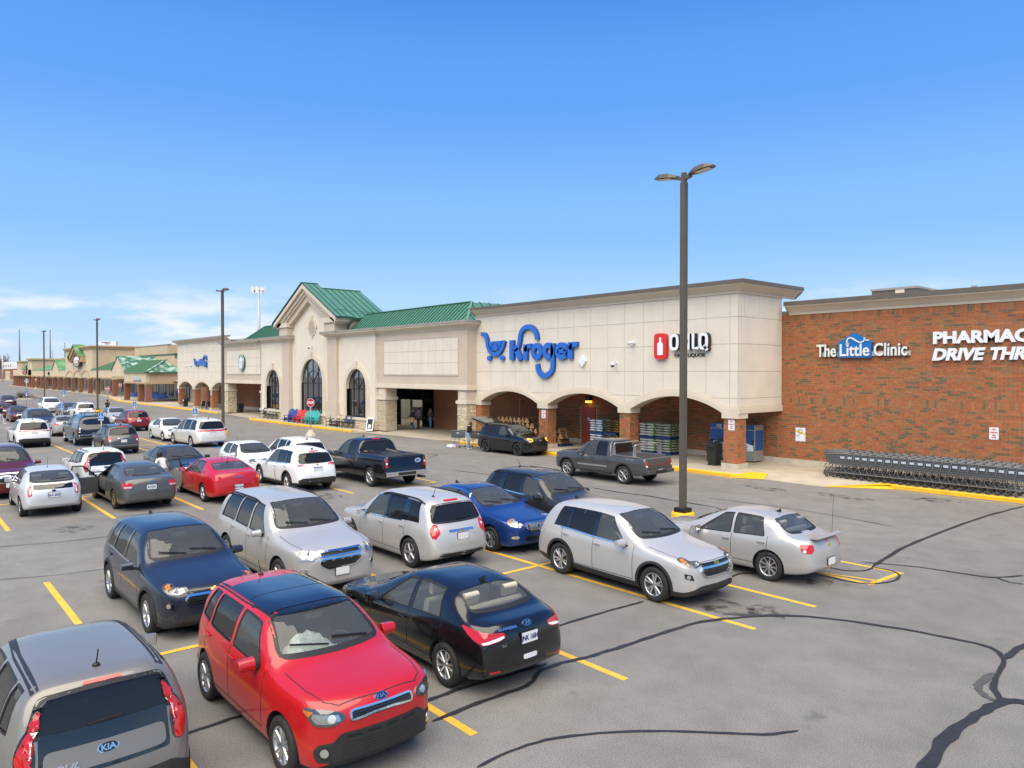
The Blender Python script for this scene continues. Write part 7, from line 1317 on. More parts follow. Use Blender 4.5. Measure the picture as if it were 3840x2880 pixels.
# ---- individual touches
def sf_point(root, loc): return root
q = MB(); hw = .9; X0 = lx(SOUL, 0)
F_ = loft_funcs(SOUL); me_ = bm_mesh(*make_loft(SOUL, F_, stations(SOUL)), ['PAINT', 'cladding', 'well', 'cabin'], 'tmp'); SFs = Surf(SOUL, F_, me_)
SFs.patch(q, 'T', [(X0 - 1.90, -.56), (X0 - 1.90, .56), (X0 - 2.3, .58), (X0 - 3.25, .57), (X0 - 3.25, -.57), (X0 - 2.3, -.58)], .014, .02, maxe=.06); q.build('roof_panel', 'black_gloss', C['rs'])
q = MB(); SFs.ribbon(q, 'T', [(X0 - 2.52, -.56), (X0 - 2.52, .56)], .012, .017); q.build('sunroof_seam', 'black_trim', C['rs'])
q = MB(); SFs.patch(q, 'f', [(-.62, 1.515), (.62, 1.515), (.60, 1.57), (-.60, 1.57)], .006, 0); q.build('roof_visor', 'black_gloss', C['rs'])
# crumpled blanket on the dashboard of the red hatchback
mat('blanket', (.62, .66, .66), .95, noise=.25, nscale=14, bump=.6, bscale=25); rnd = random.Random(4); q = MB(); n = 13; P = []
for i in range(n):
    for j in range(n): u, v = i / (n - 1) * 2 - 1, j / (n - 1) * 2 - 1; r_ = min(1, math.hypot(u, v)); P.append((u * .26, v * .36, .26 * (1 - r_ ** 2.2) + rnd.uniform(-.035, .035)))
q.add(P, [(i * n + j, (i + 1) * n + j, (i + 1) * n + j + 1, i * n + j + 1) for i in range(n - 1) for j in range(n - 1)], 0, True); bl_ = q.build('blanket', 'blanket'); bl_.location = (-9.40 + X0 - 1.62, 4.32 - .18, 1.0); bl_.rotation_euler = (0, R(-14), .2); tag(bl_, 'crumpled pale blue patterned blanket behind the red hatchback windshield', 'blanket')
# black suv: liftgate raised
te = C['te']
for k in kids(te, 'liftgate') + kids(te, 'rear_window'): bpy.data.objects.remove(k)
sp = TERRAIN; xr_ = lx(sp, sp['L'] - .62); q = MB(); a = R(18); up = lambda t, o: (xr_ - t * math.cos(a) * 1.0, 1.66 + t * math.sin(a) - o)
lg = MB(); P = []
for t, wd_ in ((0, .62), (.35, .70), (.75, .78), (1.0, .80), (1.18, .74)):
    for o in (0, .10): x, z = up(t, o + (.10 * max(0, t - .7))); P += [(x, -wd_, z), (x, wd_, z)]
lg.add(P, [(4 * i + a_, 4 * i + b_, 4 * i + 4 + b_, 4 * i + 4 + a_) for i in range(4) for a_, b_ in ((0, 1), (3, 2), (2, 0), (1, 3))] + [(0, 2, 3, 1), (16, 17, 19, 18)], 0); lgo = lg.build('liftgate', 'PAINT', te); recolor(lgo, P_['black'])
q = MB(); x0_, z0_ = up(.12, -.006); x1_, z1_ = up(.62, -.006); q.add([(x0_, -.52, z0_), (x0_, .52, z0_), (x1_, .64, z1_), (x1_, -.64, z1_)], [(0, 1, 2, 3)]); q.build('liftgate_window', 'glass_dark', lgo); q = MB(); [q.tube([(xr_ - .05, s * .62, 1.3), (xr_ - .55, s * .70, 1.72)], .015, 6) for s in (-1,)]; q.build('gas_strut', 'black_trim', lgo); q = MB(); q.tube([(xr_ - .05, .62, 1.3), (xr_ - .55, .70, 1.72)], .015, 6); q.build('gas_strut', 'black_trim', lgo)
# dark grey sedan: both front doors open
ac = C['ac']; sp = ACCORD; D0 = lx(sp, sp['doors'][0])
for d in list(kids(ac, 'door')):
    c = sum((Vector(b_) for b_ in d.bound_box), Vector()) / 8
    if c.x > lx(sp, sp['doors'][1]): bpy.data.objects.remove(d.children[0]) if d.children else 0; bpy.data.objects.remove(d)
for w_ in list(kids(ac, 'side_window')):
    c = sum((Vector(b_) for b_ in w_.bound_box), Vector()) / 8
    if c.x > lx(sp, sp['doors'][1]): bpy.data.objects.remove(w_)
for sd, ang in ((1, 66), (-1, 62)):
    h = Vector((D0, sd * .90, 0)); t = R(ang); ax = Vector((-math.cos(t), sd * math.sin(t), 0)); nn = Vector((math.sin(t), sd * math.cos(t), 0)); q = MB()
    def pt(u, z, o): return h + ax * u + nn * (o + (z - .9) * -.22 * (1 if z > .92 else 0)) + Vector((0, 0, z))
    ol = [(.0, .32), (1.08, .30), (1.14, .60), (1.12, .94), (.0, .88)]; q.prism(ol, lambda u, v: pt(u, v, 0), lambda u, v: pt(u, v, .06), 0); q.prism([(u * .96 + .02, v * .98 + .01) for u, v in ol], lambda u, v: pt(u, v, -.05), lambda u, v: pt(u, v, 0), 1)
    do = q.build('open_door', ['PAINT', 'cabin_grey' if sd < 0 else 'cabin'], ac); recolor(do, P_['greymetal']); q = MB(); fr = [(.02, .88), (.18, 1.0), (.62, 1.33), (1.0, 1.36), (1.10, .94)]; q.tube([pt(u, v, .03) for u, v in fr], .028, 6); q.build('window_frame', 'black_trim', do); q = MB(); q.add([pt(u, v, .03) for u, v in [(.04, .88)] + fr[1:]], [(0, 1, 2, 3, 4)]); q.build('side_window', 'glass', do)
    q = MB(); m_ = pt(.16, 1.0, .14); q.obox(m_, ax * .04, nn * .11, Vector((0, 0, .075))); q.build('mirror', 'PAINT', do, bevel=.02); recolor(do, P_['greymetal'])
for k in list(kids(ac, 'mirror')):
    for g in list(k.children): bpy.data.objects.remove(g)
    bpy.data.objects.remove(k)
# ================================================================== signs on the supermarket
mat('sign_blue', (.012, .13, .55), .35, coat=.3); mat('sign_blue_side', (.008, .075, .33), .4); mat('face_white', (.80, .83, .86), .35); mat('return_black', (.02, .022, .02), .5); mat('sign_red', (.66, .018, .018), .35, coat=.3); mat('clinic_blue', (.01, .15, .45), .35); mat('ivory', (.76, .77, .74), .4); mat('raceway', (.50, .49, .44), .6); mat('sb_green', (.012, .13, .07), .35)
def cat_rom(P, n=6, closed=False):
    P = [Vector(p) for p in P]; Q = []; m_ = len(P)
    for i in range(m_ if closed else m_ - 1):
        a, b, c, d = (P[(i - 1) % m_], P[i], P[(i + 1) % m_], P[(i + 2) % m_]) if closed else (P[max(i - 1, 0)], P[i], P[i + 1], P[min(i + 2, m_ - 1)])
        for k in range(n): t = k / n; Q.append(.5 * (2 * b + (c - a) * t + (2 * a - 5 * b + 4 * c - d) * t * t + (3 * b - a - 3 * c + d) * t ** 3))
    if not closed: Q.append(P[-1])
    return Q
def stroke(mb, P, wd, y0, y1, closed=False, smooth=True, n=6, mi=0, mside=1):
    """flat stroke of constant width in the facade plane, extruded from y1 (wall) to y0 (face)"""
    Q = cat_rom(P, n, closed) if smooth else [Vector(p) for p in P]; V = []; m_ = len(Q)
    for i, p in enumerate(Q):
        a = Q[i - 1] if (closed or i) else p; b = Q[(i + 1) % m_] if (closed or i < m_ - 1) else p; d = (b - a).normalized(); nn = Vector((-d.y, d.x)) * wd / 2
        V += [(p.x + nn.x, y0, p.y + nn.y), (p.x - nn.x, y0, p.y - nn.y), (p.x - nn.x, y1, p.y - nn.y), (p.x + nn.x, y1, p.y + nn.y)]
    F, MI = [], []
    for i in range(m_ if closed else m_ - 1):
        a, b = 4 * i, 4 * ((i + 1) % m_); F += [(a, a + 1, b + 1, b)]; MI.append(mi)
        for s in ((a + 1, a + 2, b + 2, b + 1), (a + 3, a, b, b + 3)): F.append(s); MI.append(mside)
    if not closed: F += [(0, 3, 2, 1), tuple(4 * (m_ - 1) + k for k in (0, 1, 2, 3))]; MI += [mside, mside]
    for f, mm in zip(F, MI): pass
    o = len(mb.v); mb.v += V; mb.f += [tuple(k + o for k in f) for f in F]; mb.m += MI; mb.sm += [False] * len(F)
def circ(cx, cz, rx, rz, n=20): return [(cx + rx * math.cos(2 * math.pi * i / n), cz + rz * math.sin(2 * math.pi * i / n)) for i in range(n)]
def grocery_sign(loc, label, name, sc, letters, y0=29.80, y1=29.99):
    root = thing(name, label, 'sign', loc)
    for nm, strokes in letters:
        q = MB()
        for s in strokes:
            if s[0] == 's': stroke(q, s[1], s[2], y0, y1, s[3] if len(s) > 3 else False, s[4] if len(s) > 4 else True)
            else: q.prism(s[1], lambda u, v: (u, y1, v), lambda u, v: (u, y0, v), 0)
        q.build(nm, ['sign_blue', 'sign_blue_side'], root, True)
    return root
W_ = .265
CART = [('s', [(-37.74, 7.17), (-37.43, 7.14), (-37.27, 7.02), (-37.17, 6.8), (-37.13, 6.54), (-37.06, 6.31), (-36.88, 6.07), (-36.62, 5.89), (-36.34, 5.82), (-36.03, 5.86), (-35.76, 6.04), (-35.57, 6.28), (-35.45, 6.52), (-35.40, 6.66)], W_)]
WEDGE = [('p', [(-36.93, 6.66), (-36.36, 6.66), (-36.70, 6.23), (-36.86, 6.4)]), ('p', [(-36.31, 6.61), (-35.98, 6.16), (-36.13, 6.09), (-36.34, 6.06), (-36.55, 6.1), (-36.65, 6.16)]), ('p', [(-36.19, 6.67), (-35.63, 6.67), (-35.76, 6.37), (-35.88, 6.24)])]
KR = [('cart_outline', CART), ('cart_fill', [WEDGE[0]]), ('cart_fill', [WEDGE[1]]), ('cart_fill', [WEDGE[2]]), ('cart_wheel', [('p', circ(-36.91, 5.58, .20, .165))]), ('cart_wheel', [('p', circ(-35.63, 5.58, .20, .165))]),
  ('letter', [('s', [(-34.67, 6.67), (-34.67, 5.44)], .40, False, False), ('s', [(-34.52, 6.0), (-34.16, 6.17), (-34.01, 6.35), (-33.93, 6.66), (-33.88, 6.94), (-33.74, 7.2), (-33.48, 7.38), (-33.15, 7.44), (-32.81, 7.37), (-32.54, 7.15), (-32.39, 6.88), (-32.35, 6.64)], .29), ('s', [(-34.27, 6.12), (-33.80, 5.44)], .40, False, False)]),
  ('letter', [('s', [(-33.38, 6.38), (-33.38, 5.42)], .36, False, False), ('s', [(-33.40, 5.95), (-33.28, 6.16), (-33.10, 6.26), (-32.86, 6.27)], .28)]), ('letter', [('s', circ(-32.36, 5.91, .34, .36), .31, True)]),
  ('letter', [('s', circ(-31.36, 5.92, .33, .35), .31, True), ('s', [(-30.98, 6.37), (-30.98, 5.9), (-30.98, 5.37), (-30.98, 5.1), (-31.04, 4.84), (-31.22, 4.62), (-31.6, 4.47), (-32.0, 4.54), (-32.24, 4.80), (-32.33, 5.15)], .30)]),
  ('letter', [('s', [(-30.56, 5.88), (-29.86, 5.88)], .22, False, False), ('s', [(-29.90, 5.88), (-29.93, 6.06), (-30.05, 6.20), (-30.26, 6.26), (-30.47, 6.20), (-30.58, 6.06), (-30.60, 5.88), (-30.54, 5.69), (-30.34, 5.56), (-30.11, 5.55), (-29.90, 5.64)], .29)]), ('letter', [('s', [(-29.54, 6.39), (-29.54, 5.43)], .36, False, False), ('s', [(-29.56, 5.97), (-29.42, 6.16), (-29.23, 6.25), (-28.97, 6.25)], .28)])]
grocery_sign((-33, 29.9, 5), 'large blue script store name with a shopping cart mark on the cream wall', 'store_name_sign', 1, KR)
# smaller version of the cart mark with the pickup lettering on the far block
def xf(P, ax, bx, az, bz): return [(ax * x + bx, az * z + bz) for x, z in P]
s1 = .52; tx, tz = -96.36 + 37.74 * s1 - .05, 5.95 - 6.3 * s1
root = thing('pickup_sign', 'blue pickup sign with cart mark on the far arcaded block', 'sign', (-93.8, 29.9, 5))
q = MB(); stroke(q, xf(CART[0][1], s1, tx, s1 * 1.05, tz - .25), .20, 29.8, 29.99); [q.prism(xf(w_[1], s1, tx, s1, tz), lambda u, v: (u, 29.99, v), lambda u, v: (u, 29.8, v)) for w_ in WEDGE]; q.build('cart_outline', ['sign_blue', 'sign_blue_side'], root, True)
text_obj('lettering', 'pickup', 1.05, .08, 'sign_blue', root, face_mtx(-94.95, 29.88, 5.62, (1, 0, 0)), True, bold=.035, sx=1.12)
q = MB(); stroke(q, [(-92.75, 6.0), (-92.72, 6.35), (-92.5, 6.6), (-92.1, 6.66), (-91.75, 6.5), (-91.65, 6.2)], .22, 29.8, 29.99); stroke(q, [(-91.75, 5.9), (-91.72, 5.6), (-91.75, 5.25)], .24, 29.8, 29.99); q.build('flourish', ['sign_blue', 'sign_blue_side'], root, True)
# liquor sign
root = thing('liquor_sign', 'red bottle sign with white block letters beside the lamp post', 'sign', (-22, 29.9, 5.3))
rr = lambda x0, x1, z0, z1, r_: rpoly([(x0, z0), (x1, z0), (x1, z1), (x0, z1)], r_, 5)
q = MB(); q.prism(rr(-23.50, -22.74, 5.33, 6.63, .22), lambda u, v: (u, 29.99, v), lambda u, v: (u, 29.78, v)); q.build('red_panel', 'sign_red', root, True)
q = MB(); q.prism([(-23.17, 6.42), (-23.03, 6.42), (-23.05, 6.20), (-22.99, 6.17), (-22.94, 6.09), (-22.94, 5.56), (-22.97, 5.53), (-23.25, 5.53), (-23.28, 5.56), (-23.28, 6.09), (-23.23, 6.17), (-23.15, 6.20)], lambda u, v: (u, 29.785, v), lambda u, v: (u, 29.765, v)); q.build('bottle_mark', 'face_white', root, True)
def olt(nm, strokes):
    q = MB(); [stroke(q, p, .145, 29.70, 29.72, c, sm) for p, c, sm in strokes]; o = q.build(nm, ['face_white', 'face_white'], root, True); q = MB(); [stroke(q, p, .165, 29.722, 29.98, c, sm, mi=0, mside=0) for p, c, sm in strokes]; q.build('letter_return', 'return_black', o, True)
sup = lambda cx, cz, rx, rz, n=24: [(cx + rx * math.copysign(abs(math.cos(t)) ** .55, math.cos(t)), cz + rz * math.copysign(abs(math.sin(t)) ** .75, math.sin(t))) for t in [2 * math.pi * i / n for i in range(n)]]
olt('letter', [(sup(-22.20, 6.15, .20, .335), True, True)]); olt('letter', [([(-21.78, 6.55), (-21.78, 5.76)], False, False), ([(-21.36, 6.55), (-21.36, 5.76)], False, False), ([(-21.78, 6.16), (-21.36, 6.16)], False, False)]); olt('letter', [([(-21.08, 6.55), (-21.08, 5.83), (-20.76, 5.83)], False, False)]); olt('letter', [(sup(-20.50, 6.15, .19, .335), True, True), ([(-20.48, 5.95), (-20.28, 5.72)], False, False)])
text_obj('lettering', 'OHIO LIQUOR', .235, .012, 'return_black', root, face_mtx(-21.465, 29.965, 5.42, (1, 0, 0)), True, bold=.004, sx=1.16, align='CENTER')
# clinic sign
root = thing('clinic_sign', 'clinic sign with a blue house panel and white serif letters on brick', 'sign', (-15, 33.8, 5.4))
q = MB(); q.box(-16.74, -12.76, 33.80, 33.885, 5.40, 5.60); q.build('raceway', 'raceway', root, True)
q = MB(); q.prism([(-15.87, 5.33), (-14.38, 5.33), (-14.38, 5.98), (-14.30, 6.0), (-15.13, 6.48), (-15.96, 6.0), (-15.87, 5.98)], lambda u, v: (u, 33.88, v), lambda u, v: (u, 33.70, v)); q.build('house_panel', 'clinic_blue', root, True)
def slab(nm, body, xa, xb, z, sz, y, sx_):
    vs_, fs = text_mb(body, sz, .035, bold=.012); xs = [v[0] for v in vs_]; k = (xb - xa) / (max(xs) - min(xs)); x0 = min(xs); q = MB(); mt = face_mtx(xa, y, z, (1, 0, 0)); q.add([mt @ Vector(((v[0] - x0) * k, v[1], v[2])) for v in vs_], fs)
    if nm == 'letters': q.build('letters', 'ivory', root, True); q2 = MB(); mt2 = face_mtx(xa + .03, y + .055, z - .015, (1, 0, 0)); q2.add([mt2 @ Vector(((v[0] - x0) * k, v[1], v[2])) for v in vs_], fs); q2.build('letter_return', 'return_black', root, True)
slab('letters', 'The', -16.92, -15.98, 5.40, .82, 33.74, 1); slab('letters', 'Clinic', -14.27, -12.86, 5.41, .80, 33.74, 1)
q = MB(); vs_, fs = text_mb('Little', .78, .02, bold=.012); xs = [v[0] for v in vs_]; k = 1.34 / (max(xs) - min(xs)); mt = face_mtx(-15.79, 33.69, 5.42, (1, 0, 0)); q.add([mt @ Vector(((v[0] - min(xs)) * k, v[1], v[2])) for v in vs_], fs); q.build('letters', 'ivory', root, True)
q = MB(); stroke(q, [(-15.44, 5.98), (-15.46, 6.08), (-15.41, 6.2), (-15.28, 6.24), (-15.15, 6.18), (-15.01, 6.08), (-14.86, 6.02), (-14.73, 6.06), (-14.67, 6.14), (-14.67, 6.24)], .055, 33.66, 33.70, mside=0); stroke(q, [(-14.67, 6.14), (-14.55, 6.11), (-14.45, 6.13)], .05, 33.66, 33.70, mside=0); stroke(q, circ(-15.44, 5.96, .045, .045), .03, 33.66, 33.70, True, mside=0); q.build('stethoscope_mark', 'ivory', root, True)
# pharmacy sign
root = thing('pharmacy_sign', 'white block letter pharmacy drive through sign running out of the right edge', 'sign', (-9.5, 33.8, 5.2))
def fit_text(body, xa, xb, z, h, y, m, bold=.02, shear=0, ext=.06):
    vs_, fs = text_mb(body, 1.0, ext, bold=bold, shear=shear); xs = [v[0] for v in vs_]; zs = [v[1] for v in vs_]; kx = (xb - xa) / (max(xs) - min(xs)); kz = h / (max(zs) - min(zs)); mt = face_mtx(xa, y, z, (1, 0, 0)); q = MB(); q.add([mt @ Vector(((v[0] - min(xs)) * kx, (v[1] - min(zs)) * kz, v[2])) for v in vs_], fs); return q.build('letters', m, root, True)
fit_text('PHARMACY', -11.84, -7.85, 5.85, .53, 33.80, 'face_white', .045); fit_text('DRIVE', -11.88, -9.89, 5.15, .52, 33.80, 'face_white', .045, .22); fit_text('THRU', -9.72, -8.0, 5.15, .52, 33.80, 'face_white', .045, .22)
# green oval coffee sign on the far bay
root = thing('coffee_sign', 'green oval sign with a white figure-like pattern on the far panel bay', 'sign', (-77.95, 29.1, 5.7)) if 0 else thing('coffee_sign', 'round green and white sign on the far cream panel', 'sign', (-77.95, 29.1, 5.72))
q = MB().lathe([(.001, 0), (.86, 0), (.86, .14), (.001, .14)], 32, 0, Matrix.Rotation(R(90), 4, 'X')); o = q.build('disc', 'sb_green', root); q = MB().lathe([(.80, .141), (.80, .15), (.86, .15), (.86, .141)], 32, 0, Matrix.Rotation(R(90), 4, 'X')); q.build('rim', 'face_white', root)
q = MB(); [stroke(q, [(sx_ * .08 * k, -.62), (sx_ * (.14 + .10 * k), -.2), (sx_ * (.12 + .11 * k), .25), (sx_ * .10 * k, .48)], .055, -.165, -.14, mside=0) for k in range(1, 5) for sx_ in (-1, 1)]; q.prism([(-.13, -.7), (.13, -.7), (.11, .1), (-.11, .1)], lambda u, v: (u, -.14, v), lambda u, v: (u, -.165, v)); q.prism(circ(0, .25, .2, .22, 14), lambda u, v: (u, -.14, v), lambda u, v: (u, -.165, v)); q.prism([(-.22, .5), (.22, .5), (.12, .6), (0, .74), (-.12, .6)], lambda u, v: (u, -.14, v), lambda u, v: (u, -.165, v)); q.build('white_pattern', 'face_white', root)
# ---- small wall fittings
def dome_cam(x, y, z, label):
    r_ = thing('security_camera', label, 'camera', (x, y, z)); q = MB(); q.bar((0, 0, .16), (0, -.32, .16), .08, .08); q.lathe([(.04, .16), (.10, .10), (.11, .02)], 12, 0, Matrix.Translation((0, -.32, 0)), True, True); q.build('bracket', 'white_plastic', r_); q = MB().lathe([(.105, .02), (.09, -.05), (.05, -.09), (.001, -.10)], 12, 0, Matrix.Translation((0, -.32, 0))); q.build('dome', 'cam_black', r_)
dome_cam(-26.2, 30, 5.02, 'white dome camera right of the large blue store name'); dome_cam(-61.15, 29.1, 6.85, 'white dome camera above the tall centre window'); dome_cam(-98.9, 30, 5.4, 'white dome camera left of the pickup sign'); dome_cam(-96.8, 30, 5.45, 'small white camera right beside the pickup sign')
r_ = thing('security_camera', 'white bullet camera left of the red bottle sign', 'camera', (-24.95, 30, 6.2)); q = MB(); q.tube([(0, 0, 0), (-.05, -.14, .02)], .05, 8); q.build('bracket', 'white_plastic', r_); q = MB(); q.tube([(.10, -.16, .05), (-.28, -.22, -.02)], .075, 10); q.build('body', 'white_plastic', r_); q = MB(); q.tube([(-.28, -.22, -.02), (-.285, -.221, -.021)], .06, 10); q.build('lens', 'cam_black', r_)
r_ = MB().obox((0, 0, 0), (.14, 0, .17), (0, .06, 0), (-.14, 0, .17)).build('wall_antenna', 'white_plastic'); r_.location = (-28.65, 29.92, 5.3); tag(r_, 'white diamond shaped panel right of the large blue store name', 'antenna')
mat('lamp_glow', (1, .55, .08), .4, emit=(1, .50, .06), estr=2.2)
r_ = thing('wall_lamp', 'black wall lamp glowing amber above the red service door', 'lamp', (-31.75, 33.88, 2.75)); q = MB(); q.box(-.2, .2, -.32, 0, .12, .42); q.build('housing', 'frame_black', r_, bevel=.03); q = MB(); q.box(-.16, .16, -.28, -.04, .0, .12); q.build('lens', 'lamp_glow', r_)
def wall_sign(x, y, z, w_, h, lines, label, rim='sign_red', name='parking_sign'):
    r_ = thing(name, label, 'sign', (x, y, z)); q = MB(); q.prism(rr(-w_ / 2, w_ / 2, 0, h, .03), lambda u, v: (u, .01, v), lambda u, v: (u, -.006, v)); q.build('plate', 'face_white', r_)
    for t, sz, zz, m_ in lines: text_obj('lettering', t, sz, .002, m_, r_, face_mtx(0, -.009, zz, (1, 0, 0)), bold=.003, sx=.85, align='CENTER')
NP = [('NO', .10, .37, 'sign_red'), ('PARKING', .075, .26, 'sign_red'), ('FIRE', .08, .15, 'sign_red'), ('LANE', .08, .06, 'sign_red')]
wall_sign(-19.13, 29.995, 1.95, .33, .49, NP, 'no parking sign on the rightmost brick column'); wall_sign(-31.92, 29.995, 1.92, .33, .49, NP, 'no parking sign on the brick column left of the red door'); wall_sign(-9.60, 33.88, 1.95, .33, .49, NP, 'no parking sign on the brick wall above the nested carts'); wall_sign(-103.2, 29.99, 1.9, .33, .6, NP, 'no parking sign on the farthest arcade column'); wall_sign(-90.4, 29.99, 1.9, .33, .6, NP, 'no parking sign on the arcade column beside the patio table')
r_ = thing('wall_poster', 'white poster with a yellow diagonal stripe on the brick wall', 'poster', (-17.78, 33.88, 1.30)); q = MB(); q.box(-.25, .25, -.02, .01, 0, .66); q.build('sheet', 'face_white', r_); mat('poster_yellow', (.80, .55, .02), .5); q = MB(); q.prism([(-.25, .56), (-.25, .48), (.25, .30), (.25, .40)], lambda u, v: (u, -.021, v), lambda u, v: (u, -.025, v)); q.build('stripe', 'poster_yellow', r_); q = MB(); stroke(q, circ(.0, .48, .095, .095), .022, -.028, -.024, True, mside=0); q.build('ring_mark', 'return_black', r_); [text_obj('lettering', t, s, .001, 'return_black', r_, face_mtx(-.22, -.022, z, (1, 0, 0)), sx=.9) for t, s, z in (('SHOPPING', .05, .27), ('CART', .05, .22))]
# ================================================================== lamp posts, road signs
mat('pole_bronze', (.115, .098, .075), .5, .2, noise=.08, nscale=2); mat('lens_led', (.55, .50, .42), .3); mat('yellow_post', (.80, .45, .01), .5)
def lamp_post(x, y, label, h=10.45, base=True, rz=0):
    r_ = thing('lamp_post', label, 'lamp post', (x, y, 0), rz, 'parking lot lamp posts')
    if base:
        q = MB().lathe([(.36, 0), (.36, .30), (.33, .36), (.001, .36)], 24); q.build('base', 'kerb_paint', r_); q = MB(); q.box(-.20, .20, -.20, .20, .36, .50); q.build('base_cover', 'frame_black', r_, bevel=.02)
    q = MB(); q.box(-.085, .085, -.085, .085, .4, h); q.box(-.065, .065, -.065, .065, h, h + .30); q.build('pole', 'pole_bronze', r_)
    for s in (-1, 1):
        q = MB(); q.bar((s * .05, 0, h + .12), (s * .26, 0, h + .18), .10, .10); f = lambda u, v, z: (s * u, v, z); z = h + .20
        P = [f(.22, -.10, z), f(.22, .10, z), f(.48, .21, z + .02), f(.82, .21, z + .06), f(1.05, .12, z + .08), f(1.05, -.12, z + .08), f(.82, -.21, z + .06), f(.48, -.21, z + .02)]; T = [(a, b * .8, c + (.13 if .4 < abs(a) < .9 else .05)) for a, b, c in P]
        q.add(P + T, [tuple(range(8)), tuple(range(8, 16))[::-1]] + [(i, (i + 1) % 8, 8 + (i + 1) % 8, 8 + i) for i in range(8)]); q.build('lamp_head', 'pole_bronze', r_); q = MB(); q.add([f(.46, -.16, z - .001 + .015), f(.46, .16, z + .014), f(.95, .14, z + .068), f(.95, -.14, z + .068)], [(0, 1, 2, 3)]); q.v = [(a, b, c - .012) for a, b, c in q.v]; q.build('led_panel', 'lens_led', r_)
lamp_post(-13.56, 18.62, 'tall bronze twin headed lamp post in front of the bottle sign'); lamp_post(-55.0, 19.1, 'lamp post rising behind the beige minivan'); lamp_post(-94.7, 18.7, 'lamp post standing left of the tall strip block sign'); lamp_post(-127, 18.1, 'farthest lamp post above the white minivan')
mat('hc_blue', (.008, .13, .42), .4); mat('stop_red', (.50, .012, .018), .4); mat('galv', (.40, .41, .42), .5, .5)
# facing: signs look along the parking rows towards +x
def post_sign(x, y, kind, label, ztop=1.85, rz=R(38), cat='sign', name='accessible_parking_sign'):
    r_ = thing(name, label, cat, (x, y, 0), rz); fm = lambda zz, o=0: face_mtx(0, -.02 - o, zz, (1, 0, 0))
    if kind == 'hc':
        q = MB(); q.tube([(0, .02, 0), (0, .02, ztop)], .03, 8); q.build('post', 'galv' if ztop > 2.2 else 'raceway', r_); q = MB(); q.tube([(0, .02, 0), (0, .02, 1.0)], .075, 10); q.build('post_sleeve', 'yellow_post', r_); q = MB(); q.prism(rr(-.19, .19, ztop - .48, ztop, .03), lambda u, v: (u, .0, v), lambda u, v: (u, -.012, v), 0); q.build('plate', 'face_white', r_); q = MB(); q.prism(rr(-.175, .175, ztop - .465, ztop - .015, .025), lambda u, v: (u, -.01, v), lambda u, v: (u, -.016, v), 0); q.build('blue_field', 'hc_blue', r_)
        q = MB(); z = ztop - .24; stroke(q, [(-.01, z + .13), (-.005, z + .03), (.06, z + .03), (.085, z - .06), (.11, z - .06)], .03, -.022, -.016, False, False, mside=0); stroke(q, [(-.045, z + .05), (-.075, z - .01), (-.05, z - .07), (.0, z - .085), (.05, z - .05)], .025, -.022, -.016, mside=0); q.prism(circ(-.01, z + .165, .025, .025, 10), lambda u, v: (u, -.016, v), lambda u, v: (u, -.022, v)); q.build('wheelchair_mark', 'face_white', r_); text_obj('lettering', 'PARKING', .07, .002, 'face_white', r_, fm(ztop - .45), bold=.003, align='CENTER')
    elif kind == 'stop':
        q = MB(); q.tube([(0, .02, .3), (0, .02, ztop)], .03, 8); q.build('post', 'galv', r_); q = MB().lathe([(.40, 0), (.36, .12), (.14, .48), (.001, .48)], 8, 0, None, False); q.build('base', 'concrete_light', r_)
        ra = .33; oc = [(ra * math.cos(R(22.5 + 45 * i)), ztop - .3 + ra * math.sin(R(22.5 + 45 * i))) for i in range(8)]; q = MB(); q.prism(oc, lambda u, v: (u, 0, v), lambda u, v: (u, -.01, v)); q.build('plate', 'face_white', r_); q = MB(); q.prism([(a * .93, ztop - .3 + (b - ztop + .3) * .93) for a, b in oc], lambda u, v: (u, -.009, v), lambda u, v: (u, -.014, v)); q.build('red_field', 'stop_red', r_); text_obj('lettering', 'STOP', .25, .002, 'face_white', r_, fm(ztop - .385), bold=.008, sx=.85, align='CENTER')
    elif kind == 'pick':
        q = MB(); q.tube([(0, .02, 0), (0, .02, ztop)], .03, 8); q.build('post', 'galv', r_); q = MB(); q.prism(rpoly([(-.2, ztop - .75), (.2, ztop - .75), (.2, ztop - .06), (0, ztop), (-.2, ztop - .06)], .03), lambda u, v: (u, 0, v), lambda u, v: (u, -.012, v)); q.build('plate', 'hc_blue', r_); q = MB(); q.prism(rpoly([(-.19, ztop - .75), (.19, ztop - .75), (.12, ztop - .86), (-.12, ztop - .86)], .03), lambda u, v: (u, 0, v), lambda u, v: (u, -.012, v)); q.build('white_tab', 'face_white', r_); [text_obj('lettering', t, .12, .002, 'face_white', r_, fm(ztop - z), bold=.003, sx=.8, align='CENTER') for t, z in (('PICKUP', .28), ('ONLY', .45), ('FRESH', .62))]
    return r_
post_sign(-51.0, 10.25, 'hc', 'blue accessible parking sign on a yellow post behind the grey compact suv', 2.15); post_sign(-51.0, 15.86, 'hc', 'blue accessible parking sign above the beige minivan', 2.25); post_sign(-70.0, 11.2, 'hc', 'blue accessible parking sign left of the capped pickup', 2.1); post_sign(-70.0, 16.7, 'hc', 'blue accessible parking sign above the dark red compact suv', 2.1)
post_sign(-113.6, 14.2, 'pick', 'blue pickup bay sign nearest the left edge', 2.5, name='pickup_bay_sign'); post_sign(-110, 17.8, 'pick', 'blue pickup bay sign right of the far lamp post', 2.5, name='pickup_bay_sign')
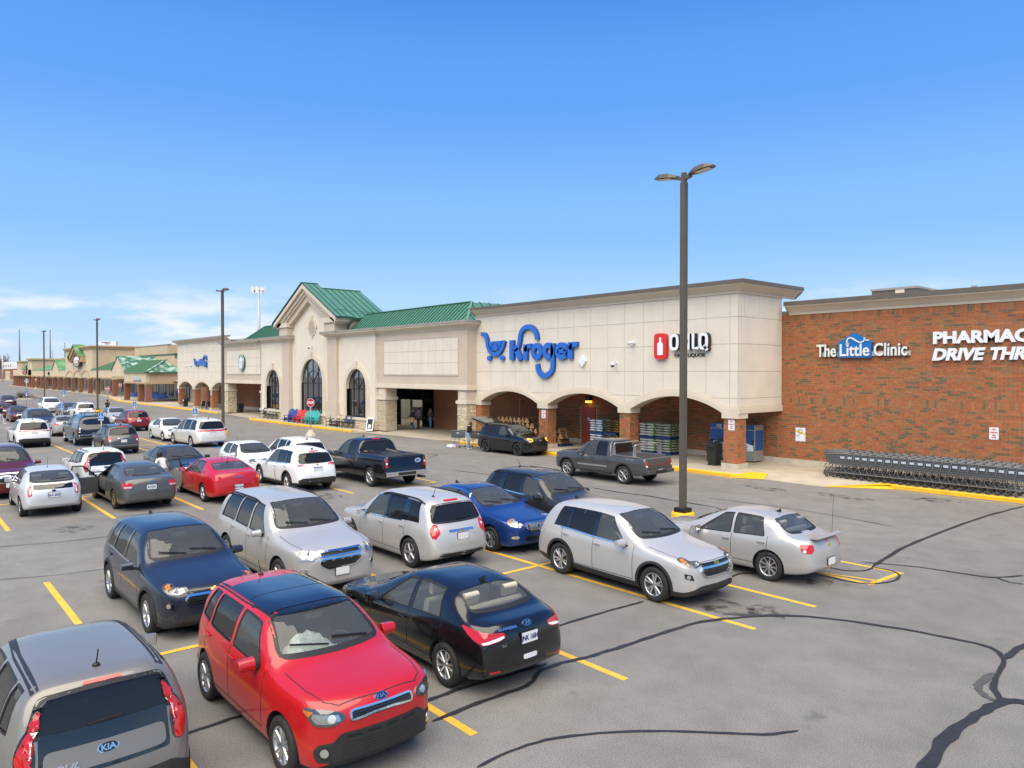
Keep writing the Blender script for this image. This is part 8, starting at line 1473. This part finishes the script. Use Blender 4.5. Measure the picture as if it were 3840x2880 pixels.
post_sign(-50.03, 23.67, 'stop', 'red stop sign on a concrete base before the blue and teal chairs', 2.75, R(33), name='stop_sign'); post_sign(-111, 23.1, 'stop', 'small red stop sign on a concrete base near the strip mall', 2.75, R(38), name='stop_sign'); post_sign(-132.3, 29.4, 'stop', 'red stop sign standing before a strip mall column', 2.9, R(38), name='stop_sign'); post_sign(-242.5, 32.5, 'stop', 'farthest tiny red stop sign along the strip mall', 3.0, R(38), name='stop_sign')
r_ = thing('stop_sign', 'grey back of a stop sign on a yellow post at the planting island', 'sign', (-166, 20.8, .15), R(38)); q = MB(); q.tube([(0, 0, 0), (0, 0, 3.0)], .05, 8); q.build('post', 'galv', r_); q = MB(); q.tube([(0, 0, 0), (0, 0, 1.4)], .16, 10); q.build('post_sleeve', 'yellow_post', r_); q = MB(); q.prism([(.5 * math.cos(R(22.5 + 45 * i)), 2.9 + .5 * math.sin(R(22.5 + 45 * i))) for i in range(8)], lambda u, v: (u, .02, v), lambda u, v: (u, .0, v)); q.build('plate', 'galv', r_)
# ================================================================== shopping carts
mat('cart_plastic', (.115, .12, .127), .5, noise=.1, nscale=8); mat('cart_metal', (.19, .195, .20), .4, .5); mat('cart_wheel', (.05, .05, .052), .6); mat('cart_label', (.46, .52, .60), .5)
def cart_parts():
    b = MB(); x0, x1 = -.46, .46                                  # nose at -x, handle at +x
    fz = lambda x: 1.0 + .07 * (x - x0) / (x1 - x0)
    corners = lambda x, z: (.20 + .07 * (x - x0) / (x1 - x0)) * (.82 + .18 * (z - .58) / .45)
    rib = []
    for t in (0, .25, .5, .75, 1):
        pts = []
        for (xa, za) in ((x0 + .10 * (1 - t), .60 + t * .40),): pass
    def wall(x, t): return (x, corners(x, .58 + .45 * t), .58 + (fz(x) - .58) * t)
    n = 9
    for s in (-1, 1):
        for t in (0.02, .2, .38, .56, .74, .98):
            P = [wall(x0 + .14 * (1 - t) + (x1 - x0 - .14 * (1 - t)) * i / 4, t) for i in range(5)]; b.tube([(p[0], s * p[1], p[2]) for p in P], .012 if .05 < t < .95 else .02, 4, 0, False, False)
        for i in range(n):
            P = [wall(x0 + .14 * (1 - t) + (x1 - x0 - .14 * (1 - t)) * i / (n - 1), t) for t in (0, .5, 1)]; b.tube([(p[0], s * p[1], p[2]) for p in P], .010, 4, 0, False, False)
    for t in (0, .25, .5, .75, 1): a = wall(x0 + .14 * (1 - t), t); b.tube([(a[0], -a[1], a[2]), (a[0], a[1], a[2])], .014, 4, 0, False, False)
    for i in range(6): x = x0 + .14 + (x1 - x0 - .14) * i / 5; a = wall(x, 0); b.tube([(x, -a[1], .585), (x, a[1], .585)], .012, 4, 0, False, False)
    for k in range(4): y = -.12 + .08 * k; b.tube([(x0 + .14, y, .585), (x1, y, .585)], .010, 4, 0, False, False)
    basket = b.mesh('basket', 'cart_plastic'); c = MB()
    for s in (-1, 1): c.tube([(x1 + .02, s * .25, 1.05), (x1 - .08, s * .24, .62), (x1 - .12, s * .23, .42), (x1 - .02, s * .25, .26), (x1 + .0, s * .26, .16)], .014, 5); c.tube([(x1 - .02, s * .25, .26), (x0 + .06, s * .17, .22), (x0 + .02, s * .16, .14)], .014, 5); c.tube([(x0 + .10, s * .18, .23), (x0 + .02, s * .17, .36), (x0 + .16, s * .18, .56)], .012, 5)
    c.tube([(x0 + .06, -.17, .22), (x0 + .06, .17, .22)], .012, 5); frame = c.mesh('frame', 'cart_metal'); w_ = MB()
    w_.lathe([(.02, -.018), (.062, -.018), (.065, 0), (.062, .018), (.02, .018)], 12, 0, Matrix.Rotation(R(90), 4, 'X'))
    wheels = w_.mesh('wheel', 'cart_wheel'); h = MB(); h.tube([(x1 + .02, -.25, 1.05), (x1 + .06, -.24, 1.08), (x1 + .06, .24, 1.08), (x1 + .02, .25, 1.05)], .018, 6); handle = h.mesh('handle', 'cart_plastic'); l = MB(); l.obox((x1 - .17, -.272, .90), (.085, .004, 0), (0, .004, 0), (0, 0, .045)); label_ = l.mesh('label_panel', 'cart_label'); g = MB()
    for s in (-1, 1): a, b_, c_, d_ = wall(x0 + .13, 0.02), wall(x1, .02), wall(x1, .97), wall(x0, .97); g.add([(p[0], s * (p[1] - .012), p[2]) for p in (a, b_, c_, d_)], [(0, 1, 2, 3)])
    liner = g.mesh('liner', 'cart_plastic')
    return [('basket', basket), ('frame', frame), ('wheel', wheels), ('handle', handle), ('label_panel', label_), ('basket_side', liner)]
CP = cart_parts()
def cart(x, y, z, rz, label, group=None):
    r_ = thing('shopping_cart', label, 'shopping cart', (x, y, z), rz, group)
    for nm, me in CP:
        if nm != 'wheel': mobj(nm, me, r_); continue
        for a, b in ((.44, .25), (.44, -.25), (-.44, .16), (-.44, -.16)): mobj(nm, me, r_, (a, b, .065))
    return r_
for row, (yy, xs0, lb) in enumerate(((31.02, -14.55, 'front'), (31.66, -14.95, 'middle'), (32.30, -15.25, 'rear'))):
    for i in range(23):
        first = i == 0; cart(xs0 + i * .305, yy + random.uniform(-.015, .015), .155, random.uniform(-.015, .015), f'grey plastic shopping cart at the left end of the {lb} nested row' if first else f'grey plastic shopping cart nested in the {lb} row by the brick wall', f'carts nested in the {lb} row' if not first else None)
cart(-21.55, 32.2, .155, R(100), 'single empty shopping cart beside the ice freezers'); cart(-36.35, 27.25, .004, R(95), 'grey shopping cart between the two shoppers behind the black suv') if 0 else None
cart(-36.75, 27.15, .004, R(10), 'left shopping cart beside the shopper in jeans'); cart(-35.55, 27.75, .004, R(20), 'shopping cart holding a red crate behind the black suv')
mat('bag_white', (.74, .76, .80), .5); q = MB(); q.box(-.28, .28, -.18, .18, 0, .08, 0); q.box(-.24, .26, -.16, .17, .085, .16, 0); o = q.build('water_pack', 'bag_white', None, bevel=.02); o.location = (-36.85, 26.75, .01); tag(o, 'pale blue flat packs on the ground below the left cart', 'pack')
mat('crate_red', (.36, .02, .05), .5); q = MB(); q.box(-.22, .22, -.16, .16, 0, .02); [q.box(*a) for a in ((-.22, -.2, -.16, .16, .02, .26), (.2, .22, -.16, .16, .02, .26), (-.2, .2, -.16, -.14, .02, .26), (-.2, .2, .14, .16, .02, .26))]; o = q.build('red_crate', 'crate_red'); o.location = (-35.5, 27.75, .80); o.rotation_euler = (0, 0, R(20)); tag(o, 'dark red crate standing in the right cart', 'crate')
# ================================================================== goods under the arcade
BAGS = {}
def bag_mesh(k, c1, c2):
    m1, m2 = mat(f'bag_{k}_a', c1, .45, noise=.15, nscale=12), mat(f'bag_{k}_b', c2, .45, noise=.2, nscale=12); q = MB(); prof = [(-.34, .02), (-.30, .07), (-.2, .095), (0, .105), (.2, .095), (.30, .07), (.34, .02)]; P = []
    for x, h in prof:
        for y, f in ((-.22, .35), (-.2, .8), (0, 1), (.2, .8), (.22, .35)): P.append((x, y, .065 + h * f * .62))
        for y, f in ((.22, .35), (.2, .8), (0, 1), (-.2, .8), (-.22, .35)): P.append((x, y, .065 - h * f * .6))
    n = 10; F = [(i * n + j, i * n + (j + 1) % n, (i + 1) * n + (j + 1) % n, (i + 1) * n + j) for i in range(6) for j in range(n)] + [tuple(range(n))[::-1], tuple(6 * n + j for j in range(n))]
    q.add(P, F, 0, False); q.m = [1 if (10 <= (fi // 10) * 10 < 50 and fi < 60 and fi % 10 in (0, 1, 4, 5, 9, 8) and 1 <= fi // 10 <= 4 and fi % 3) else 0 for fi in range(len(F))]; me = q.mesh('bag', [m1, m2]); BAGS[k] = me
bag_mesh('blue', (.66, .70, .74), (.10, .30, .52)); bag_mesh('yellow', (.05, .05, .05), (.72, .48, .02)); bag_mesh('green', (.70, .72, .70), (.20, .48, .06)); bag_mesh('grey', (.36, .37, .34), (.12, .22, .06)); bag_mesh('pale', (.62, .66, .70), (.30, .32, .34)); bag_mesh('dark', (.05, .055, .06), (.16, .18, .2))
mat('pallet_blue', (.015, .055, .17), .6)
def pallet(x, y, z, label, w_=1.0):
    r_ = thing('pallet', label, 'pallet', (x, y, z), 0, 'blue pallets under the garden bags')
    for k in range(5): q = MB(); q.box(-w_ / 2 + k * w_ / 5 + .01, -w_ / 2 + (k + 1) * w_ / 5 - .03, -.5, .5, .11, .135); q.build('deck_board', 'pallet_blue', r_)
    for yy in (-.45, 0, .45):
        q = MB(); q.box(-w_ / 2, w_ / 2, yy - .05, yy + .05, 0, .11); q.build('runner', 'pallet_blue', r_)
def bag_stack(x, y, kind, word, z=.15, tiers=2, layers=5):
    rnd = random.Random(int(-x * 10))
    for t in range(tiers):
        pallet(x, y, z, f'blue pallet under the {"upper" if t else "lower"} tier of {word} bags'); z += .135
        for l in range(layers):
            for i in range(2):
                for j in range(2):
                    o = mobj('garden_bag', BAGS[kind], None, (x - .25 + .5 * i + rnd.uniform(-.03, .03), y - .25 + .5 * j + rnd.uniform(-.02, .02), z), R(90) + rnd.uniform(-.09, .09)); o.scale = (.72, 1.05, 1.12); tag(o, f'{word} garden soil bag in the {"upper" if t else "lower"} stack under the arcade', 'bag', f'{word} garden bags, {"upper" if t else "lower"} stack')
            z += .142
        z += .01
bag_stack(-29.65, 32.6, 'blue', 'white and blue'); bag_stack(-28.55, 32.6, 'yellow', 'black and yellow'); bag_stack(-25.85, 32.6, 'green', 'white and green'); bag_stack(-24.80, 32.7, 'grey', 'grey and green'); bag_stack(-26.95, 33.0, 'yellow', 'low black and yellow', tiers=1)
bag_stack(-81.2, 33.0, 'pale', 'far pale grey', tiers=2); bag_stack(-78.6, 33.2, 'dark', 'far dark', tiers=2)
mat('wood_end', (.42, .27, .13), .85, noise=.25, nscale=14); mat('wood_bark', (.14, .075, .04), .9, noise=.3, nscale=10)
WB = []
for v in range(3):
    rnd = random.Random(v); q = MB()
    for (a, b_) in ((0, .08), (-.13, .08), (.13, .08), (-.07, .19), (.07, .19), (0, .28)):
        rr_ = rnd.uniform(.06, .085); pr = [(rr_ * math.cos(2 * math.pi * i / 6) * rnd.uniform(.8, 1.1), rr_ * math.sin(2 * math.pi * i / 6) * rnd.uniform(.8, 1.1)) for i in range(6)]; n0 = len(q.f); q.prism(pr, lambda u, v_: (a + u, .2, b_ + v_), lambda u, v_: (a + u, -.2, b_ + v_), 1); q.m[n0] = 0; q.m[n0 + 1] = 0
    WB.append(q.mesh('bundle', ['wood_end', 'wood_bark']))
def wood_pile(x0, x1, y0, rows, cols, word, z=.15, g='firewood'):
    k = 0
    for j in range(rows):
        n = max(2, cols - (j if rows > 4 else 0) // 1)
        for i in range(n):
            for d in range(2): o = mobj('firewood_bundle', WB[(i + j + d) % 3], None, (x0 + (x1 - x0) * (i + .5 + (.25 if j % 2 else 0)) / cols, y0 + d * .42 + random.uniform(-.05, .05), z + j * .31), random.uniform(-.2, .2)); tag(o, f'split firewood bundle in the {word}', 'firewood', f'firewood bundles, {word}')
wood_pile(-38.0, -33.2, 31.6, 5, 12, 'tall pile behind the black suv'); wood_pile(-32.95, -31.5, 31.3, 3, 3, 'low pile left of the red door', .30); wood_pile(-77.4, -73.6, 32.8, 3, 9, 'far pile under the coffee sign bay', .15); pallet(-32.2, 31.6, .15, 'blue pallet under the low firewood pile', 1.4)
# ice freezers
mat('freezer_steel', (.36, .35, .33), .4, .5, noise=.15, nscale=6); mat('ice_blue', (.02, .09, .28), .4)
def freezer(x, y, w_, label):
    r_ = thing('ice_freezer', label, 'freezer', (x, y, .15)); q = MB(); q.box(-w_ / 2, w_ / 2, -.42, .42, .06, 1.88); q.build('cabinet', 'freezer_steel', r_, bevel=.02); q = MB(); q.box(-w_ / 2 + .04, w_ / 2 - .04, -.45, -.42, .55, 1.58); q.build('door', 'ice_blue', r_); q = MB(); q.prism([(-w_ / 2 + .05, .56), (w_ / 2 - .05, .56), (w_ / 2 - .05, .85), (0, 1.0), (-w_ / 2 + .05, .9)], lambda u, v: (u, -.45, v), lambda u, v: (u, -.455, v)); q.build('door_graphic', 'face_white', r_); q = MB(); q.box(-w_ / 2 + .02, w_ / 2 - .02, -.45, -.42, 1.64, 1.86); q.build('header', 'ice_blue', r_); text_obj('lettering', 'ICE', .2, .003, 'face_white', r_, face_mtx(0, -.455, 1.68, (1, 0, 0)), bold=.006, align='CENTER'); text_obj('lettering', 'ICE', .34, .003, 'ice_blue', r_, face_mtx(0, -.458, .62, (1, 0, 0)), bold=.01, align='CENTER'); q = MB(); q.box(w_ / 2 - .10, w_ / 2 - .05, -.50, -.45, .95, 1.15); q.build('latch', 'frame_black', r_)
    q = MB(); q.box(w_ / 2, w_ / 2 + .004, -.36, .36, .6, 1.6); q.build('side_graphic', 'ice_blue', r_); return r_
freezer(-21.65, 33.25, 1.15, 'steel ice freezer with blue door left of the rightmost column'); freezer(-20.25, 33.25, 1.25, 'steel ice freezer with blue door right of the rightmost column')
mat('bin_black', (.018, .018, .019), .55)
def bin_(x, y, label, white=False):
    r_ = thing('trash_bin', label, 'trash bin', (x, y, .15)); q = MB(); P = []
    for z, a in ((0, .24), (.04, .26), (.06, .23), (.62, .29), (.66, .31), (.68, .29)): P.append((a, z))
    q.lathe([(a * 1.3, z) for a, z in P] + [(.001, .68)], 4, 0, Matrix.Rotation(R(45), 4, 'Z'), False, True); q.build('body', 'bin_black', r_); q = MB(); q.prism(rpoly([(-.28, .68), (.28, .68), (.26, .98), (.14, 1.04), (-.20, 1.04), (-.28, .98)], .05), lambda u, v: (u, -.28, v), lambda u, v: (u, .28, v)); q.build('hood', 'bin_black', r_); q = MB(); q.box(-.18, .18, -.286, -.28, .74, .92); q.build('opening', 'face_white' if white else 'well', r_)
bin_(-20.45, 30.6, 'black trash bin left of the rightmost brick column'); bin_(-101.3, 30.3, 'black trash bin with a pale flap beside the far arcade column', True); bin_(-82.0, 30.4, 'black trash bin beside the far stone column')
# ================================================================== chairs
mat('wicker', (.022, .021, .02), .6)
def patio_chair(x, y, rz, mcol, label, z=.15, group='patio chairs along the kerb'):
    r_ = thing('patio_chair', label, 'chair', (x, y, z), rz, group)
    for sx_ in (-1, 1):
        for sy in (-1, 1): q = MB(); q.tube([(sx_ * .25, sy * .24, 0), (sx_ * .24, sy * .23, .42 if sy < 0 else .60)], .022, 5); q.build('leg', 'wicker', r_)
        q = MB(); q.tube([(sx_ * .26, -.26, .42), (sx_ * .27, -.27, .62), (sx_ * .27, .2, .64), (sx_ * .25, .27, .66)], .02, 5); q.build('arm', 'wicker', r_)
    q = MB(); q.box(-.25, .25, -.25, .24, .38, .43); q.build('seat', 'wicker', r_); q = MB(); q.prism([(.20, .40), (.25, .40), (.40, .98), (.35, .98)], lambda u, v: (-.25, u, v), lambda u, v: (.25, u, v)); q.build('backrest', 'wicker', r_)
    q = MB(); q.prism(rpoly([(.16, .46), (.20, .46), (.36, .96), (.30, .96)], .02), lambda u, v: (-.22, u, v), lambda u, v: (.22, u, v)); q.build('cushion', mcol, r_) if mcol else None
for k, c in (('cush_navy', (.035, .06, .13)), ('cush_tan', (.42, .36, .29)), ('cush_green', (.09, .13, .05)), ('adi_blue', (.010, .045, .25)), ('adi_red', (.62, .02, .03)), ('adi_teal', (.02, .36, .36))): mat(k, c, .6)
ch = R(-90) + R(35)
for x, y, c, l in ((-71.0, 28.62, 'cush_navy', 'leftmost patio chair with navy cushion below the left window'), (-70.0, 28.62, 'cush_tan', 'patio chair with tan cushion right of the leftmost navy one'), (-69.1, 28.66, 'cush_tan', 'patio chair with tan cushion left of the green one'), (-68.2, 28.7, 'cush_green', 'patio chair with green cushion below the left window'), (-56.6, 28.55, 'cush_green', 'patio chair with green cushion right of the teal chairs'), (-55.7, 28.55, 'cush_tan', 'first tan patio chair below the right window'), (-54.8, 28.57, 'cush_tan', 'second tan patio chair below the right window'), (-53.9, 28.58, 'cush_navy', 'navy patio chair left of the rightmost one'), (-53.1, 28.6, 'cush_navy', 'rightmost patio chair with navy cushion')): patio_chair(x, y, R(30), c, l)
def adirondack(x, y, m_, label):
    r_ = thing('adirondack_chair', label, 'chair', (x, y, .15), R(35), 'plastic garden chairs along the kerb')
    for sx_ in (-1, 1):
        q = MB(); q.prism([(-.42, 0), (-.34, 0), (-.30, .34), (.40, 0), (.48, 0), (-.24, .40), (-.36, .40)], lambda u, v: (sx_ * .27, u, v), lambda u, v: (sx_ * .31, u, v)); q.build('side', m_, r_); q = MB(); q.box(min(sx_ * .24, sx_ * .40), max(sx_ * .24, sx_ * .40), -.42, .30, .56, .60); q.build('arm', m_, r_); q = MB(); q.box(min(sx_ * .29, sx_ * .33), max(sx_ * .29, sx_ * .33), -.40, -.32, 0, .56); q.build('leg', m_, r_)
    for k in range(5): q = MB(); yy = -.34 + k * .12; z = .38 - k * .035; q.box(-.27, .27, yy, yy + .10, z, z + .03); q.build('seat_slat', m_, r_)
    for k in range(5):
        xx = -.24 + k * .12; h = (.98, 1.10, 1.16, 1.10, .98)[k]; q = MB(); q.prism([(xx - .052, .30), (xx + .052, .30), (xx * 1.15 + .056, h), (xx * 1.15, h + .04), (xx * 1.15 - .056, h)], lambda u, v: (u, .16 + (v - .3) * .42, v), lambda u, v: (u, .19 + (v - .3) * .42, v)); q.build('back_slat', m_, r_)
for x, m_, l in ((-64.2, 'adi_blue', 'left blue plastic garden chair'), (-63.3, 'adi_blue', 'right blue plastic garden chair next to the red ones'), (-62.3, 'adi_red', 'left red plastic garden chair'), (-61.5, 'adi_red', 'right red plastic garden chair behind the stop sign'), (-60.6, 'adi_teal', 'left teal plastic garden chair'), (-59.8, 'adi_teal', 'middle teal plastic garden chair'), (-59.1, 'adi_teal', 'rightmost teal plastic garden chair')): adirondack(x, 28.3, m_, l)
r_ = thing('patio_table', 'dark round patio table in the far arcade', 'table', (-92.2, 30.0, .15)); q = MB().lathe([(.001, .70), (.45, .70), (.45, .73), (.001, .73)], 16); q.build('top', 'wicker', r_); q = MB(); q.tube([(0, 0, 0), (0, 0, .7)], .04, 8); q.build('stem', 'wicker', r_); patio_chair(-93.2, 29.8, R(-70), None, 'dark patio chair left of the far arcade table', group='chairs at the far arcade table'); patio_chair(-91.3, 30.2, R(110), None, 'dark patio chair right of the far arcade table', group='chairs at the far arcade table')
r_ = thing('sandwich_board', 'white framed sandwich board left of the entrance', 'sandwich board', (-50.2, 28.75, .15), R(32))
for s in (-1, 1):
    q = MB(); f = lambda u, v, o: (u, s * (.26 * (1 - v) + .02 + o), v * 1.0); q.add([f(-.30, 0, 0), f(.30, 0, 0), f(.30, 1, 0), f(-.30, 1, 0), f(-.30, 0, .03 * s * s), f(.30, 0, .03), f(.30, 1, .03), f(-.30, 1, .03)], [(0, 1, 2, 3), (4, 7, 6, 5), (0, 4, 5, 1), (1, 5, 6, 2), (2, 6, 7, 3), (3, 7, 4, 0)]); o = q.build('frame', 'face_white', r_); q = MB(); q.add([f(-.22, .12, .035), f(.22, .12, .035), f(.22, .88, .035), f(-.22, .88, .035)], [(0, 1, 2, 3)]); q.build('poster', 'frame_black' if s < 0 else 'coping', o); q = MB(); q.add([f(-.16, .18, .038), f(.10, .18, .038), f(.12, .45, .038), f(-.08, .5, .038)], [(0, 1, 2, 3)]); q.build('poster_picture', 'ivory', o)
# rooftop equipment
r_ = thing('rooftop_unit', 'low dark rooftop unit behind the right parapet', 'rooftop unit', (-17.6, 46, 7.75)); q = MB(); q.box(-1.5, 1.0, -1.2, 3.5, 0, 1.82); q.build('cabinet', 'coping', r_); q = MB(); q.box(-1.56, 1.06, -1.26, 3.6, 1.74, 1.86); q.build('lid', 'coping_grey', r_); q = MB(); q.box(-.15, .35, -1.23, -1.19, 1.3, 1.8); q.build('panel', 'trim', r_)
r_ = thing('roof_vent', 'small twin pipe vent above the right parapet', 'vent', (-14.07, 46, 7.75)); [MB().tube([(a, 0, 0), (a, 0, 1.75)], .05, 8).build('pipe', 'galv', r_) for a in (-.08, .06)]; q = MB(); q.box(-.16, .16, -.06, .06, 1.68, 1.74); q.build('cap', 'galv', r_)
# ================================================================== people
mat('skin', (.52, .31, .22), .6); mat('hair_dark', (.018, .013, .010), .6); mat('hair_brown', (.10, .055, .03), .6); mat('denim', (.045, .13, .26), .85, noise=.15, nscale=10); mat('denim_light', (.20, .34, .50), .85, noise=.15, nscale=10); mat('cloth_black', (.012, .012, .013), .85); mat('cloth_brown', (.055, .040, .034), .85); mat('cloth_grey', (.22, .24, .28), .85); mat('cloth_pink', (.42, .05, .14), .8); mat('cloth_white', (.66, .64, .62), .85); mat('shoe_white', (.74, .74, .74), .6); mat('shoe_dark', (.03, .028, .026), .6); mat('cloth_tan', (.30, .22, .15), .85)
def person(x, y, z, rz, label, top, legs, shoes, hair, lean=0, arms=((.1, -.1), (.1, -.1)), stride=0, long_hair=False, h=1.0):
    """one continuous skinned body; x forward. arms: (forward, outward) of each hand from the hip"""
    r_ = thing('person', label, 'person', (x, y, z), rz); ln = R(lean); up = lambda t: Vector((math.sin(ln) * t, 0, .93 + math.cos(ln) * t)); V, E, RD, MT = [], [], [], []
    def v(p, rx, ry, mi, par=None):
        V.append(Vector(p) * h); RD.append((rx * h, ry * h)); MT.append(mi)
        if par is not None: E.append((par, len(V) - 1))
        return len(V) - 1
    pel = v((0, 0, .93), .125, .15, 1); wa = v(up(.14), .11, .14, 0, pel); chst = v(up(.34), .115, .165, 0, wa); sh = v(up(.46), .09, .14, 0, chst); nk = v(up(.54), .05, .05, 2, sh); hd = v(up(.66) + Vector((.03, 0, 0)), .085, .075, 2, nk); tp = v(up(.76) + Vector((.02, 0, 0)), .06, .06, 2, hd)
    for s, (af, ao) in zip((-1, 1), arms):
        st = stride * s; hip = v((0, s * .085, .86), .085, .085, 1, pel); kn = v((.04 + st * .5, s * .10, .48), .062, .062, 1, hip); an = v((st, s * .10, .09), .042, .042, 1, kn); ft = v((st + .06, s * .105, .04), .04, .045, 3, an); v((st + .17, s * .11, .03), .032, .042, 3, ft)
        so_ = v(up(.45) + Vector((0, s * .185, 0)), .058, .058, 0, sh); el = v(up(.20) + Vector((-.02 + af * .5, s * (.25 + ao * .5), -.02)), .045, .045, 0, so_); wr_ = v(up(-.02) + Vector((.05 + af, s * (.24 + ao), .02 + af * .25)), .030, .030, 0, el); V_ = V[-1] / h
        q = MB(); d = (V[-1] - V[-2]).normalized(); n1 = Vector((0, 1, 0)); pc = V[-1] + d * .05; q.obox(pc, d * .05, n1 * .014, d.cross(n1).normalized() * .036); sd_ = d.cross(n1).normalized()
        for k, (o, l) in enumerate(((-.028, .055), (-.009, .068), (.010, .064), (.028, .05))): b0 = pc + d * .045 + sd_ * o; q.tube([b0, b0 + d * l * .6, b0 + d * l - n1 * s * .02], .0085, 5)
        b0 = pc - d * .01 + sd_ * .034; q.tube([b0, b0 + sd_ * .025 + d * .03, b0 + sd_ * .028 + d * .06], .010, 5); q.build('hand', 'skin', r_)
    me = bpy.data.meshes.new('body'); me.from_pydata([tuple(p) for p in V], E, []); o = mobj('body', me, None); o.modifiers.new('s', 'SKIN'); 
    sv = me.skin_vertices[0].data if me.skin_vertices else None
    if sv is None: bm = bmesh.new(); bm.from_mesh(me); bm.verts.layers.skin.verify(); bm.to_mesh(me); bm.free(); sv = me.skin_vertices[0].data
    for i, (a, b) in enumerate(RD): sv[i].radius = (a, b)
    sv[0].use_root = True; ss = o.modifiers.new('u', 'SUBSURF'); ss.levels = 2; ss.render_levels = 2
    m2 = bpy.data.meshes.new_from_object(o.evaluated_get(bpy.context.evaluated_depsgraph_get())); bpy.data.objects.remove(o)
    m2.materials.clear(); [m2.materials.append(M[k]) for k in (top, legs, 'skin', shoes)]
    for p in m2.polygons:
        best = min(range(len(V)), key=lambda i: (V[i] - p.center).length_squared); p.material_index = MT[best]; p.use_smooth = True
    mobj('body', m2, r_); hp = V[hd] + Vector((-.012, 0, .035)); q = MB(); q.lathe([(.001, .105), (.06, .09), (.092, .045), (.098, 0), (.092, -.05), (.08, -.10 if not long_hair else -.30), (.05, -.12 if not long_hair else -.36)], 14, 0, Matrix.Translation(hp + Vector((-.022, 0, .01)))); q.build('hair', hair, r_)
    f = V[hd] + Vector((.085, 0, .0)); q = MB(); q.obox(f + Vector((.008, 0, -.01)), (.014, 0, 0), (0, .010, 0), (0, 0, .022)); [q.obox(f + Vector((-.004, s * .032, .02)), (.006, 0, 0), (0, .012, 0), (0, 0, .006), 1) for s in (-1, 1)]; q.obox(f + Vector((-.006, 0, -.055)), (.006, 0, 0), (0, .022, 0), (0, 0, .004), 2); q.build('face', ['skin', 'hair_dark', 'cloth_pink'], r_); return r_
person(-35.15, 26.75, 0, R(75), 'person in a black jacket and light jeans bending over a cart', 'cloth_black', 'denim_light', 'shoe_white', 'hair_brown', 16, ((.30, -.05), (.30, -.05)), .12, True)
person(-34.55, 27.75, 0, R(20), 'person in a pink jacket standing behind the black suv', 'cloth_pink', 'cloth_black', 'shoe_dark', 'hair_dark', 8, ((.35, 0), (.35, 0)), .05)
person(-48.45, 31.5, .15, R(-95), 'person in a dark shirt and blue jeans carrying a paper bag at the entrance', 'cloth_black', 'denim', 'shoe_dark', 'hair_brown', 3, ((.22, .05), (.18, .02)), .14)
person(-48.9, 32.3, .15, R(-80), 'person in grey behind the shopper at the entrance', 'cloth_grey', 'shoe_dark', 'shoe_dark', 'hair_dark', 0, ((.2, 0), (.2, 0)), .05)
person(-47.55, 32.5, .15, R(100), 'person in a brown jacket and jeans walking into the store', 'cloth_brown', 'denim', 'shoe_white', 'hair_brown', 0, ((.05, .03), (.05, .03)), .13)
person(-88.5, 18.4, 0, R(180), 'person in dark clothing standing behind the lamp post near the strip', 'cloth_black', 'cloth_black', 'shoe_dark', 'hair_dark', 0, stride=.08)
person(-29.45, 8.05, 0, R(200), 'long haired person leaning into the open right door of the dark sedan', 'cloth_white', 'cloth_tan', 'shoe_dark', 'hair_dark', 28, ((.25, .05), (.25, .05)), .1, True)
person(-79.5, 8.0, 0, R(60), 'person in white trousers walking at the left edge', 'cloth_black', 'cloth_white', 'shoe_white', 'hair_dark', 0, stride=.2)
person(-29.75, 5.75, 0, R(-20), 'person in dark trousers stepping out of the open left door', 'cloth_black', 'shoe_dark', 'shoe_dark', 'hair_dark', 12, ((.2, 0), (.2, 0)), .1, h=.8) if 0 else None
q = MB(); q.prism([(-.15, 0), (.15, 0), (.17, .36), (-.17, .36)], lambda u, v: (u, -.09, v), lambda u, v: (u, .09, v)); mat('paper_bag', (.42, .27, .13), .85); o = q.build('paper_bag', 'paper_bag'); o.location = (-48.15, 31.25, .78); tag(o, 'brown paper bag held by the shopper at the entrance', 'bag')
# ---- the far side of the lot behind the viewpoint (seen in window and paint reflections)
def woods_behind():
    rnd = random.Random(8); q = MB()
    for i in range(9000):
        t = rnd.random(); x, y = (115 + rnd.uniform(0, 15), -120 + t * 330) if rnd.random() < .5 else (-260 + t * 380, -125 - rnd.uniform(0, 15)); h = (10 + 3 * math.sin(t * 31)) * rnd.random() ** .5; p = Vector((x, y, h)); d = Vector((rnd.uniform(-1, 1), rnd.uniform(-1, 1), rnd.uniform(.4, 1.8))) * 1.6; q.add([p, p + d + Vector((.3, .3, 0)), p + d - Vector((.6, .6, .1))], [(0, 1, 2)])
    o = q.build('far_woodland', 'twig'); o['kind'] = 'stuff'; tag(o, 'bare woodland behind the viewpoint across the lot', 'woodland')
woods_behind()
for x, y, h, s in ((6, -9, 9, 11), (38, 6, 12, 12)): pass
